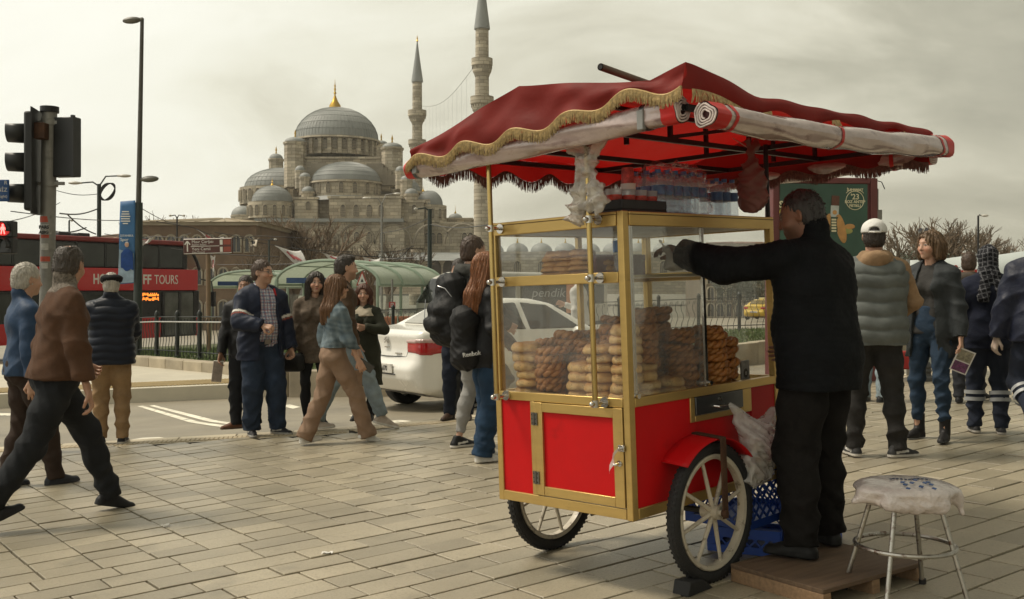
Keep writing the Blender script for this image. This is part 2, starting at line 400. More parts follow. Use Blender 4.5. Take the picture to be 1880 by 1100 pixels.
def roty(a): c, s = math.cos(a), math.sin(a); return np.array([[c, 0, s], [0, 1, 0], [-s, 0, c]])
def ik(a, t, l1, l2, hint):
    a, t, hint = (np.array(q, float) for q in (a, t, hint)); d = t-a; L = np.linalg.norm(d)
    if L > (l1+l2)*0.995: t = a+d/L*(l1+l2)*0.995; d = t-a; L = np.linalg.norm(d)
    u = d/L; x = (l1*l1-l2*l2+L*L)/(2*L); hgt = math.sqrt(max(0, l1*l1-x*x)); p = hint-u*(hint@u); p /= max(1e-9, np.linalg.norm(p))
    return a+u*x+p*hgt, t
SKIN = M('skin', (0.5, 0.3, 0.2), 0.5, var=0.08, vs=30, attr='Col', bump=0.08, bs=150, sub=0.12)
SHOE = M('shoe_leather', (0.1, 0.1, 0.1), 0.5, var=0.15, vs=25, attr='Col', bump=0.1, bs=90, spec=0.25)
def hairmat(name, c): return M('hair_'+name, c, 0.42, var=0.55, vs=60, bump=0.5, bs=110, stretch=(2.2, 2.2, 0.35), detail=6)
def clothmat(name, c, rough=0.85, var=0.24, bump=0.6, bs=24, vs=9, spec=0.25, **k): return M('cloth_'+name, c, rough, var=var, vs=vs, bump=bump, bs=bs, spec=spec, **k)
def head_part(p, J):
    """skin of head and neck in head space (origin at the head centre, y forward), returns verts, quads, colours"""
    s = p['hs']; f = p.get('fem', False)
    S = SDF((-0.105, -0.135, -0.26), (0.105, 0.15, 0.14), p.get('hh', 0.0055))
    S.ell((0, -0.012, 0.03), (0.076, 0.096, 0.092), 0.01)
    S.ell((0, 0.03, 0.0), (0.066, 0.07, 0.09), 0.03)
    jw = 0.046 if f else 0.054
    S.ell((0, 0.036, -0.055), (jw, 0.056, 0.055), 0.03)
    S.ell((0, 0.075, -0.093), (0.022, 0.02, 0.019), 0.03)           # chin
    S.cone((0, 0.082, 0.034), (0, 0.099, 0.036), 0.018, 0.003, 0.025, flat=((0, 0, 1), 1.7))   # brow
    for sx in (-1, 1):
        S.ell((sx*0.042, 0.06, -0.028), (0.026, 0.03, 0.024), 0.025)   # cheek
        S.ell((sx*0.031, 0.101, 0.010), (0.017, 0.013, 0.011), 0.016, sub=True)   # eye socket
        S.ell((sx*0.031, 0.083, 0.009), (0.0135, 0.0125, 0.0125), 0.004)         # eye
        S.ell((sx*0.077, -0.008, 0.0), (0.008, 0.019, 0.031), 0.008, rot=rotz(sx*0.35)@rotx(-0.15))   # ear
        S.ell((sx*0.083, -0.002, 0.003), (0.005, 0.010, 0.018), 0.004, rot=rotz(sx*0.35), sub=True)
    S.cone((0, 0.093, 0.018), (0, 0.113, -0.027), 0.009, 0.0125, 0.012)    # nose
    for sx in (-1, 1): S.ell((sx*0.012, 0.1, -0.03), (0.0085, 0.011, 0.008), 0.008)
    S.cone((-0.016, 0.092, -0.058), (0.016, 0.092, -0.058), 0.008, 0.008, 0.01)   # lips
    S.cone((-0.012, 0.091, -0.067), (0.012, 0.091, -0.067), 0.008, 0.008, 0.008)
    S.cone((-0.018, 0.101, -0.0625), (0.018, 0.101, -0.0625), 0.0018, 0.0018, 0.004, sub=True)
    nr = 0.05 if f else 0.060
    S.cone((0, -0.012, -0.06), (0, -0.035, -0.25), nr, nr*1.12, 0.03)
    v, q = S.mesh(); v = relax(v, q, 1, 0.35)
    sk = np.array(p['skin']); col = np.tile(sk, (len(v), 1)); x, y, z = v.T
    def blob(cx, cz, rx, rz, c, pw=1.0, yy=0.05):
        w = np.clip(1.3-np.sqrt(((np.abs(x)-cx)/rx)**2+((z-cz)/rz)**2), 0, 1)*(y > yy); w = np.clip(w*pw, 0, 1)[:, None]
        col[:] = col*(1-w)+np.array(c)*w
    blob(0.04, -0.03, 0.03, 0.025, sk*np.array([1.12, 0.86, 0.82]), 0.7)
    if p.get('beard'):
        bw = p['beard']; w = (np.clip((-0.03-z)/0.02, 0, 1)*np.clip((y-0.0)/0.03, 0, 1)*np.clip((z+0.14)/0.03, 0, 1)*bw)[:, None]
        col[:] = col*(1-w)+np.array(p['hairc'])*w
    blob(0.0, -0.0625, 0.018, 0.0085, p.get('lip', sk*np.array([0.80, 0.60, 0.56])), 1.5, 0.08)
    blob(0.0, -0.0625, 0.016, 0.0022, sk*0.3, 1.0, 0.08)
    blob(0.031, 0.010, 0.016, 0.0085, (0.62, 0.57, 0.52) if False else sk*0.55, 1.0, 0.07)
    blob(0.031, 0.0095, 0.0125, 0.0048, (0.42, 0.38, 0.34), 3.0, 0.075)
    blob(0.031, 0.0095, 0.0058, 0.0058, (0.015, 0.01, 0.008), 3.0, 0.075)
    blob(0.032, 0.0155, 0.016, 0.0024, (0.03, 0.02, 0.015), 1.6, 0.07)
    blob(0.033, 0.034, 0.019, 0.0052, p.get('brow', p['hairc']), 1.3 if not f else 0.9, 0.06)
    blob(0.008, -0.037, 0.005, 0.003, (0.08, 0.03, 0.02), 1.5, 0.09)
    return v*s, q, col
def hair_part(p):
    st = p['hair']; s = p['hs']; S = SDF((-0.16, -0.22, -0.62), (0.16, 0.15, 0.17), p.get('hairh', 0.007))
    vol = p.get('vol', 0.012)
    kv = (0.5, 0.7, 1.4) if st in ('short', 'buzz', 'balding') else (1, 1, 1.2)
    S.ell((0, -0.014, 0.032), (0.078+vol*kv[0], 0.098+vol*kv[1], 0.092+vol*kv[2]), 0.01)
    if st in ('short', 'buzz', 'balding'):
        S.ell((0, -0.05, -0.03), (0.070+vol*0.6, 0.058+vol*0.5, 0.065), 0.02)
        if st == 'short' and p.get('quiff'): S.ell((0, 0.045, 0.105), (0.06, 0.045, 0.028), 0.02)
        S.ell((0, 0.110, -0.036), (0.084, 0.075, 0.112), 0.008, sub=True)     # face opening
        for sx in (-1, 1): S.ell((sx*0.095, 0.012, -0.005), (0.03, 0.034, 0.036), 0.008, sub=True)
        S.ell((0, 0.0, -0.15), (0.2, 0.2, 0.075), 0.01, sub=True)
        if st == 'balding': S.ell((0, -0.055, 0.150), (0.055, 0.07, 0.05), 0.012, sub=True)
    elif st in ('long', 'bob', 'bun'):
        S.ell((0, -0.045, -0.03), (0.078+vol, 0.065+vol, 0.085), 0.03)
        L = p.get('hairlen', 0.42)
        if st == 'long':
            for sx in (-1, -0.45, 0.1, 0.6, 1):
                b0 = A3((sx*0.070, -0.03-0.04*(1-abs(sx)), 0.0)); b1 = A3((sx*0.105+0.01, -0.085-0.05*(1-abs(sx)), -0.22)); b2 = A3((sx*0.095, -0.10-0.06*(1-abs(sx)), -L))
                S.cone(b0, b1, 0.044, 0.05, 0.03); S.cone(b1, b2, 0.05, 0.018, 0.03)
        elif st == 'bob':
            for sx in (-1, 1):
                S.cone((sx*0.078, 0.0, 0.02), (sx*0.088, 0.008, -L), 0.034, 0.026, 0.03); S.cone((sx*0.06, -0.06, 0.0), (sx*0.06, -0.065, -L), 0.05, 0.035, 0.03)
        S.ell((0.012 if st == 'bob' else 0, 0.120, -0.035), (0.068, 0.082, 0.128), 0.008, sub=True)
    S.cut((0, 0, 1), 0.16)
    if st in ('short', 'buzz', 'balding'): S.cut((0, 0.5, -0.87), 0.085)
    v, q = S.mesh(); v = relax(v, q, 1, 0.4); n = vnorm(v, q)
    an = np.arctan2(v[:, 0], v[:, 1]+0.02)
    if st in ('long', 'bob'): v = v+n*(0.0055*np.sin(24*an+9*v[:, 2]+2*np.sin(14*v[:, 2]))+0.003*np.sin(57*an+13*v[:, 2]))[:, None]
    else: v = v+n*(0.0022*np.sin(70*v[:, 0]+40*np.sin(30*v[:, 1]))+0.002*np.sin(95*v[:, 1]+31*v[:, 2]+7*np.sin(60*v[:, 0])))[:, None]
    return v*s, q
def strands(v, q, p, Rh, hc, par):
    """loose hair lying on and lifting off the combed mass"""
    lng = p['hair'] in ('long', 'bob'); r = np.random.default_rng(int(p.get('seed', 1))); n = 260 if lng else 420; nv = vnorm(v, q); ok = np.where((nv[:, 1] < 0.75) & (v[:, 2] > (-0.25 if lng else -0.08)))[0]
    if not len(ok): return
    i = r.choice(ok, n); P = v[i]+nv[i]*0.001; N = nv[i].copy(); path = [P.copy()]
    for k in range(12 if lng else 2):
        d = np.tile(np.array([0, -0.10, -1.0]), (n, 1))+r.normal(0, 0.22, (n, 3)) if lng else N*0.55+r.normal(0, 0.5, (n, 3))+np.array([0, -0.5, -0.25])
        if lng: d = d-N*(d*N).sum(1)[:, None]
        d /= np.linalg.norm(d, axis=1)[:, None]; P = P+d*(0.026 if lng else 0.0045)
        if lng:
            D = ((P[:, None, :]-v[None, ::2, :])**2).sum(2); j = D.argmin(1)*2; near = D.min(1) < 0.0016; tgt = v[j]+nv[j]*(0.003+0.002*np.sin(k+i))[:, None]; P = np.where(near[:, None], P*0.3+tgt*0.7, P); N = np.where(near[:, None], nv[j], N)
        path.append(P.copy())
    path = np.stack(path, 1)@Rh.T+hc; m = MB()
    for s in path: m.tube(s.tolist(), [0.0022]*(len(s)-1)+[0.0006], 3, cap=False)
    o = m.build('hair_strands', p['hairmat'], par, smooth=60); o['kind'] = 'stuff'
def hand_part(wrist, elbow, s, curl=0.35, palm=(0, 0, 1), side=1, spread=0.06, h=0.0045):
    """palm and five fingers; returns verts, quads. palm = direction the palm faces"""
    w, e = np.array(wrist, float), np.array(elbow, float); d = (w-e)/np.linalg.norm(w-e)
    pn = np.array(palm, float); pn = pn-d*(pn@d); pn /= max(1e-6, np.linalg.norm(pn)); t = np.cross(d, pn)*side   # t towards the thumb
    m = w+d*0.1*s; S = SDF(m-0.16, m+0.16, h)
    P = lambda a, b, c: w+(d*a+t*b+pn*c)*s
    S.cone(P(-0.06, 0, 0), P(0.012, 0, 0), 0.027*s, 0.026*s, 0.01, flat=(pn, 1.25))
    S.cone(P(0.02, 0.015, 0), P(0.088, 0.022, 0), 0.023*s, 0.021*s, 0.015, flat=(pn, 1.5)); S.cone(P(0.02, -0.015, 0), P(0.082, -0.022, 0), 0.022*s, 0.02*s, 0.015, flat=(pn, 1.5))
    for b, L, sp in ((0.033, 0.068, 1.2), (0.011, 0.078, 0.3), (-0.011, 0.072, -0.5), (-0.031, 0.056, -1.4)):
        a = P(0.088, b, 0); ang = 0.15; dr = d
        for i, fr in enumerate((0.45, 0.32, 0.25)):
            ang += curl*(0.7, 1.1, 0.8)[i]; dr = d*math.cos(ang)+pn*math.sin(ang)+t*sp*spread
            c = a+dr*L*fr*s; S.cone(a, c, (0.0098, 0.0088, 0.008)[i]*s, (0.0088, 0.008, 0.0066)[i]*s, 0.004); a = c
    a = P(0.025, 0.03, 0.004); b_ = P(0.058, 0.056, 0.016+0.02*curl); c = P(0.088, 0.058-0.03*curl, 0.022+0.045*curl)
    S.cone(a, b_, 0.0145*s, 0.0115*s, 0.008); S.cone(b_, c, 0.011*s, 0.008*s, 0.004)
    v, q = S.mesh(); return relax(v, q, 1, 0.3), q
def person(label, X, Y, yaw, H=1.75, **p):
    """p: pose and clothes; local frame x right, y forward, z up, feet at z 0"""
    s = H/1.75; fem = p.get('fem', False); bulk = p.get('bulk', 1.0); seed = p.get('seed', 1.0); up = p.get('up', 0.0)
    root = thing('person', label, 'person', on(X, Y, up), R(yaw)-math.atan2(X, Y), p.get('group')); p['hs'] = s*(0.97 if fem else 1.0)
    drop = p.get('drop', 0.0); lean = R(p.get('lean', 0)); twist = R(p.get('twist', 0)); side_ = R(p.get('side', 0))
    pel = np.array([p.get('px', 0), p.get('py', 0), (0.955-drop)*s]); Rt = rotz(twist)@rotx(-lean)@roty(side_)
    T = lambda x, y, z: pel+Rt@(np.array([x, y, z])*s)              # torso space, origin at the pelvis
    sw = 0.162 if fem else 0.185; hw = 0.088
    sh = {-1: T(-sw, -0.01, 0.452), 1: T(sw, -0.01, 0.452)}
    for k in (-1, 1): sh[k] = sh[k]+np.array(p.get('shL' if k < 0 else 'shR', (0, 0, 0)))
    hip = {k: pel+rotz(twist*0.3)@np.array([k*hw*s, 0, -0.02*s]) for k in (-1, 1)}
    neck = T(0, -0.015, 0.535); hy, hp, hr = (R(a) for a in p.get('head', (0, 0, 0)))
    Rh = rotz(twist+hy)@rotx(-lean*0.6-hp)@roty(hr); hc = neck+Rh@np.array([0, 0.02, 0.155*s])
    ft = {-1: p.get('fL', (-0.10, 0, 0, 0, 8)), 1: p.get('fR', (0.10, 0, 0, 0, -8))}   # x, y, lift, pitch, yaw
    wr = {-1: p.get('hL', (-0.30, 0.02, 0.80)), 1: p.get('hR', (0.30, 0.02, 0.80))}
    leg = {}; arm = {}
    for k in (-1, 1):
        x, y, l, pi, fy = ft[k]; ank = np.array([x*s, y*s, (0.085+l)*s]); kn, ank = ik(hip[k], ank, 0.425*s, 0.425*s, (k*0.15, 1, 0)); leg[k] = (kn, ank, R(pi), R(fy))
        w = np.array(wr[k])*s; el, w = ik(sh[k], w, 0.29*s, 0.255*s, p.get('eL' if k < 0 else 'eR', (k*0.5, -1, -0.3))); arm[k] = (el, w)
    ch = p.get('h', 0.0105); zlo = -0.02
    reach = [hip[1], hip[-1], hc]+[leg[k][i] for k in (-1, 1) for i in (0, 1)]+[arm[k][i] for k in (-1, 1) for i in (0, 1)]+list(sh.values())
    reach = np.array(reach); blo, bhi = reach.min(0)-0.24, reach.max(0)+0.24
    # ---- body: head and neck, hands, and the covered trunk and limbs, one mesh
    v, q, col = head_part(p, None); v = v@Rh.T+hc; vs, qs, cs = [v], [q], [col]
    B = SDF(blo, bhi, 0.02)
    B.cone(T(0, 0, 0.02), T(0, 0, 0.2), 0.075*s, 0.07*s, 0.04); B.cone(T(0, 0, 0.2), T(0, -0.01, 0.42), 0.07*s, 0.07*s, 0.04); B.cone(sh[-1], sh[1], 0.045*s, 0.045*s, 0.04); B.cone(T(0, -0.01, 0.42), hc-Rh@np.array([0, 0, 0.08*s]), 0.05*s, 0.045*s, 0.04)
    for k in (-1, 1):
        B.cone(hip[k], leg[k][0], 0.06*s, 0.04*s, 0.04); B.cone(leg[k][0], leg[k][1], 0.04*s, 0.028*s, 0.03)
        B.cone(sh[k], arm[k][0], 0.036*s, 0.03*s, 0.03); B.cone(arm[k][0], arm[k][1], 0.03*s, 0.024*s, 0.02)
    v, q = B.mesh(); qs.append(q+sum(map(len, vs))); vs.append(v); cs.append(np.tile(np.array(p['skin']), (len(v), 1)))
    for k in (-1, 1):
        if p.get('hide'+('L' if k < 0 else 'R')): continue
        el, w = arm[k]; v, q = hand_part(w, el, s*(0.92 if fem else 1.0), p.get('curl', 0.4), p.get('palmL' if k < 0 else 'palmR', (-k, 0.25, 0)), -k, h=p.get('handh', 0.005))
        qs.append(q+sum(map(len, vs))); vs.append(v); cs.append(np.tile(np.array(p.get('glove', p['skin'])), (len(v), 1)))
    npobj('body', np.concatenate(vs), np.concatenate(qs), SKIN, root, np.concatenate(cs))
    # ---- trousers
    tr = p['trousers']; st = tr.get('cut', 'straight')
    rad = {'slim': (0.088, 0.064, 0.047), 'straight': (0.098, 0.077, 0.068), 'wide': (0.102, 0.085, 0.092), 'tights': (0.084, 0.057, 0.038), 'baggy': (0.108, 0.098, 0.086)}[st]
    rb = 0.5*(1+bulk)
    S = SDF((blo[0], blo[1], zlo), (bhi[0], bhi[1], pel[2]+0.18*s), ch)
    S.cone(T(-0.035, -0.015, -0.0), T(0.035, -0.015, -0.0), 0.118*s*bulk, 0.118*s*bulk, 0.03); S.cone(T(0, 0, 0), T(0, 0, 0.14), 0.128*s*bulk, 0.122*s*bulk, 0.05, flat=((0, 1, 0), 1.18))
    for k in (-1, 1): S.ell(T(k*0.062, -0.062, -0.04), (0.082*s, 0.072*s, 0.088*s), 0.03)
    for k in (-1, 1):
        kn, an, pi, fy = leg[k]; mid = hip[k]*0.5+kn*0.5+np.array([0, -0.005, 0]); cf = an*0.52+kn*0.48+(an-kn)*0.0
        d = (an-kn)/np.linalg.norm(an-kn); back = np.cross(d, np.array([1, 0, 0])); back = back/np.linalg.norm(back); back = back if back[1] < 0 else -back
        S.cone(hip[k], mid, rad[0]*s*rb, (rad[0]*0.62+rad[1]*0.38)*s*rb, 0.03); S.cone(mid, kn, (rad[0]*0.62+rad[1]*0.38)*s*rb, rad[1]*s*rb, 0.03)
        cfp = an*0.38+kn*0.62+back*(0.016*s if st in ('slim', 'tights') else 0.006); hem = an-d*tr.get('crop', -0.015)*s
        S.cone(kn, cfp, rad[1]*s*rb, rad[1]*0.98*s, 0.03); S.cone(cfp, hem, rad[1]*0.98*s, rad[2]*s, 0.03); S.trim(hem+d*0.02*s, d, 0.15)
    F = S.F
    v, q = S.mesh(); v = relax(v, q, 1, 0.4); n = vnorm(v, q)
    amp = tr.get('amp', 0.0075); jw = np.zeros(len(v))
    for k in (-1, 1):
        kn, an = leg[k][:2]
        for pt, rr, a in ((kn, 0.13, 1.0), (an+np.array([0, 0, 0.08]), 0.14, 1.25), (hip[k], 0.15, 0.7)): jw = np.maximum(jw, a*np.exp(-((v-pt)**2).sum(1)/(rr*s)**2))
    v = v+n*(folds(v, seed, 1.15)*amp*1.1*(0.3+0.9*jw))[:, None]
    cuts = v[:, 2] > 0.012
    npobj('trousers', v, q, tr['mat'], root)
    # ---- shoes
    sc_, so = p.get('shoe', (0.02, 0.02, 0.022)), p.get('sole', (0.05, 0.05, 0.05)); boot = p.get('boot', 0.0)
    for k in (-1, 1):
        kn, an, pi, fy = leg[k]; fl = 0.262*s*(0.93 if fem else 1.0)
        Rf = rotz(fy)@rotx(-pi); Rp = lambda x, y, z: an+Rf@(np.array([x, y, z])*s)
        S = SDF((-0.075, -0.13, -0.03), (0.075, 0.25, 0.16+boot), 0.0065); b = 0.0; g = s*(0.93 if fem else 1.0)
        S.cone((0, -0.04*g, 0.022), (0, 0.055*g, 0.024), 0.037*g, 0.036*g, 0.02, flat=((0, 0, 1), 1.1)); S.cone((0, 0.055*g, 0.022), (0.004*k*-1, 0.145*g, 0.019), 0.041*g, 0.034*g, 0.02, flat=((0, 0, 1), 1.35))
        S.cone((0, -0.045*g, 0.03), (0, -0.02*g, 0.085), 0.035*g, 0.034*g, 0.02); S.cone((0, 0.02*g, 0.06), (0, 0.09*g, 0.032), 0.032*g, 0.026*g, 0.03)
        if boot: S.cone((0, -0.02, 0.07), (0, -0.015, 0.1+boot), 0.046*g, 0.05*g, 0.02)
        S.cone((0, -0.045*g, 0.008), (0, 0.05*g, 0.008), 0.0405*g, 0.038*g, 0.006, flat=((0, 0, 1), 2.2)); S.cone((0, 0.05*g, 0.008), (0, 0.148*g, 0.009), 0.044*g, 0.036*g, 0.006, flat=((0, 0, 1), 2.2))
        S.cut((0, 0, -1), 0.0); S.cut((0, 0, 1), 0.105+boot)
        v, q = S.mesh(); low = v[:, 2] < 0.024
        stripe = p.get('swoosh'); col = np.where(low[:, None], np.array(so), np.array(sc_))
        if stripe is not None:
            mk = (np.abs(v[:, 2]-0.045-0.12*(v[:, 1]-0.03)) < 0.008) & (v[:, 1] > -0.04) & (v[:, 1] < 0.07); col[mk] = stripe
        v = (v-np.array([0, 0, 0.085*s]))@Rf.T+an
        npobj('shoe', v, q, SHOE, root, col)
    # ---- upper garments, from the inside out
    for gi, g in enumerate(p['tops']):
        infl = g.get('infl', 0.0); hem = g.get('hem', 0.88)*s; bl = bulk*g.get('bulk', 1.0); nm = g.get('name', 'jacket'); sl = g.get('sleeve', 1.0)
        S = SDF((blo[0], blo[1], hem-0.08), (bhi[0], bhi[1], sh[1][2]+0.22*s), g.get('h', ch))
        cw = 0.060 if fem else 0.075; fl = ((Rt@np.array([0, 1, 0])), 1.12)
        S.cone(T(-0.045, -0.012, -0.02), T(0.045, -0.012, -0.02), (0.122+infl)*s*bl, (0.122+infl)*s*bl, 0.05, flat=fl)
        waist = g.get('waist', 0.108 if fem else 0.118)
        S.cone(T(-0.04, 0.0, 0.15), T(0.04, 0.0, 0.15), (waist+infl)*s*bl, (waist+infl)*s*bl, 0.09, flat=fl)
        S.cone(T(-cw, -0.008, 0.36), T(cw, -0.008, 0.36), (0.118+infl)*s*(0.4+0.6*bl), (0.118+infl)*s*(0.4+0.6*bl), 0.09, flat=fl)
        if fem:
            for k in (-1, 1): S.ell(T(k*0.075, 0.075+infl, 0.335), (0.068*s, 0.062*s, 0.066*s), 0.04)
        if p.get('belly'): S.ell(T(0, 0.06, 0.14), (0.14*s, p['belly']*s, 0.15*s), 0.08)
        S.cone(sh[-1]*0.86+sh[1]*0.14, sh[1]*0.86+sh[-1]*0.14, (0.056+infl*0.6)*s, (0.056+infl*0.6)*s, 0.06); S.cone(T(0, -0.02, 0.42), T(0, -0.02, 0.51), (0.095+infl*0.7)*s, (0.066+infl*0.4)*s, 0.06)
        if hem < 0.93*s:
            g = dict(g); g.setdefault('skirt', 0.002)
            S.cone(T(-0.05, -0.012, -0.02), np.array([pel[0]-0.05, pel[1]-0.01, hem-0.03]), (0.12+infl)*s*bl, (0.12+infl+g['skirt'])*s*bl, 0.04, flat=fl); S.cone(T(0.05, -0.012, -0.02), np.array([pel[0]+0.05, pel[1]-0.01, hem-0.03]), (0.12+infl)*s*bl, (0.12+infl+g['skirt'])*s*bl, 0.04, flat=fl)
        sr = g.get('sl', (0.064, 0.054, 0.042))
        if sl > 0:
            for k in (-1, 1):
                el, w = arm[k]; we = el+(w-el)*min(1.0, sl*g.get('cuff', 0.97))
                S.cone(sh[k]*0.9+el*0.1, el, (sr[0]-0.004+infl*0.62)*s, (sr[1]+infl*0.7)*s, 0.03); S.cone(el, we, (sr[1]+infl*0.8)*s, (sr[2]+infl*0.6)*s, 0.02)
                dd = (we-el)/np.linalg.norm(we-el); S.trim(we+dd*0.012, dd, 0.11)
                S.cone(sh[k], T(k*0.06, -0.025, 0.515), (0.056+infl*0.5)*s, (0.045+infl*0.4)*s, 0.05)
        v0 = g.get('collar')
        if v0: S.cone(neck-Rt@np.array([0, 0.0, 0.03*s]), neck+Rt@np.array([0, -0.012, v0*s]), 0.078*s, 0.074*s, 0.015); 
        if g.get('hood'):
            S.ell(T(0, -0.105, 0.515), (0.105*s, 0.062*s, 0.075*s), 0.03, rot=Rt@rotx(0.6)); S.cone(T(-0.07, -0.05, 0.545), T(0.07, -0.05, 0.545), 0.042*s, 0.042*s, 0.03); [S.cone(T(k*0.085, -0.05, 0.54), T(k*0.05, 0.07, 0.49), 0.036*s, 0.03*s, 0.03) for k in (-1, 1)]; 
        if v0 or g.get('hood'): S.cone(neck-Rt@np.array([0, -0.012, 0.0]), neck+Rh@np.array([0, 0.012, 0.16*s]), 0.058*s, 0.07*s, 0.008, sub=True)
        S.cut((0, 0, -1), -hem)
        if g.get('open'):
            w0, w1 = g['open']; P = S.P()-pel.astype(np.float32); L = P@Rt.astype(np.float32); zz = np.clip(L[..., 2]/(0.55*s), -0.6, 1.05)
            wd = (w0+(w1-w0)*zz)*s+g.get('oshift', 0)*0; x = L[..., 0]-g.get('oshift', 0.0)*s
            S.F = np.where((L[..., 1] > 0.02*s), np.maximum(S.F, (wd-np.abs(x)).astype(np.float32)), S.F)
        if g.get('vneck'):
            a = T(0, 0.22, 0.56); b = T(0, 0.13, g['vneck']); S.cone(a, b, 0.085*s, 0.008, 0.01, sub=True)
        v, q = S.mesh(); v = relax(v, q, 1, 0.4); n = vnorm(v, q)
        jw = np.full(len(v), 0.5)
        for k in (-1, 1):
            el, w = arm[k]
            for pt, rr, a in ((el, 0.14, 1.1), (w, 0.12, 0.8), (sh[k], 0.13, 0.6)): jw = np.maximum(jw, a*np.exp(-((v-pt)**2).sum(1)/(rr*s)**2))
        jw = np.maximum(jw, 0.7*np.exp(-((v[:, 2]-hem-0.06)/0.1)**2))
        dsp = folds(v, seed+3+gi, 1.0)*g.get('amp', 0.008)*jw
        if g.get('quilt'):
            pitch, qa = g['quilt']; L = (v-pel)@Rt; u = L[:, 2].copy()
            for k in (-1, 1):                     # quilting runs round the sleeves
                el, w = arm[k]
                for a, b in ((sh[k], el), (el, w)):
                    d = b-a; Ld = np.linalg.norm(d); d = d/Ld; t = np.clip((v-a)@d, -0.02, Ld); rr = np.linalg.norm(v-a-t[:, None]*d, axis=1)
                    mk = (rr < (sr[0]+infl)*1.25*s) & (np.abs(L[:, 0]) > 0.155*s); u = np.where(mk, (v-a)@d+(0 if a is sh[k] else 0.29*s), u)
            dsp = dsp*0.6+qa*(np.abs(np.sin(np.pi*(u+0.006*np.sin(23*v[:, 0]+seed))/pitch))**0.6-0.7)
        v = v+n*dsp[:, None]
        colr = None
        if g.get('paint'): colr = g['paint'](v, (v-pel)@Rt/s, arm, s, sh)
        o = npobj(nm, v, q, g['mat'], root, colr)
    # ---- hair, hat
    if p.get('hair') and p['hair'] != 'none':
        v, q = hair_part(p)
        if p['hair'] == 'long' and p.get('sweep') is not None: v = v+np.clip((-v[:, 2]-0.08), 0, 1)[:, None]*np.array(p['sweep'])
        ho = npobj('hair', v@Rh.T+hc, q, p['hairmat'], root); strands(v, q, p, Rh, hc, ho)
    root['_'] = 0; del root['_']
    return dict(root=root, T=T, Rt=Rt, Rh=Rh, hc=hc, neck=neck, arm=arm, leg=leg, sh=sh, pel=pel, s=s, hs=p['hs'])
def hobj(ps, name, S, mat, amp=0.0, col=None):
    """a piece modelled in head space"""
    v, q = S.mesh(); v = relax(v, q, 1, 0.4)
    if amp: v = v+vnorm(v, q)*(folds(v, 2.0, 2.2)*amp)[:, None]
    c = col(v) if col else None
    return npobj(name, (v*ps['hs'])@ps['Rh'].T+ps['hc'], q, mat, ps['root'], c)
def tobj(ps, name, S, mat, amp=0.0, col=None):
    """a piece modelled in torso space (origin at the pelvis)"""
    v, q = S.mesh(); v = relax(v, q, 1, 0.4)
    if amp: v = v+vnorm(v, q)*(folds(v, 5.0, 1.6)*amp)[:, None]
    c = col(v) if col else None
    return npobj(name, (v*ps['s'])@ps['Rt'].T+ps['pel'], q, mat, ps['root'], c)
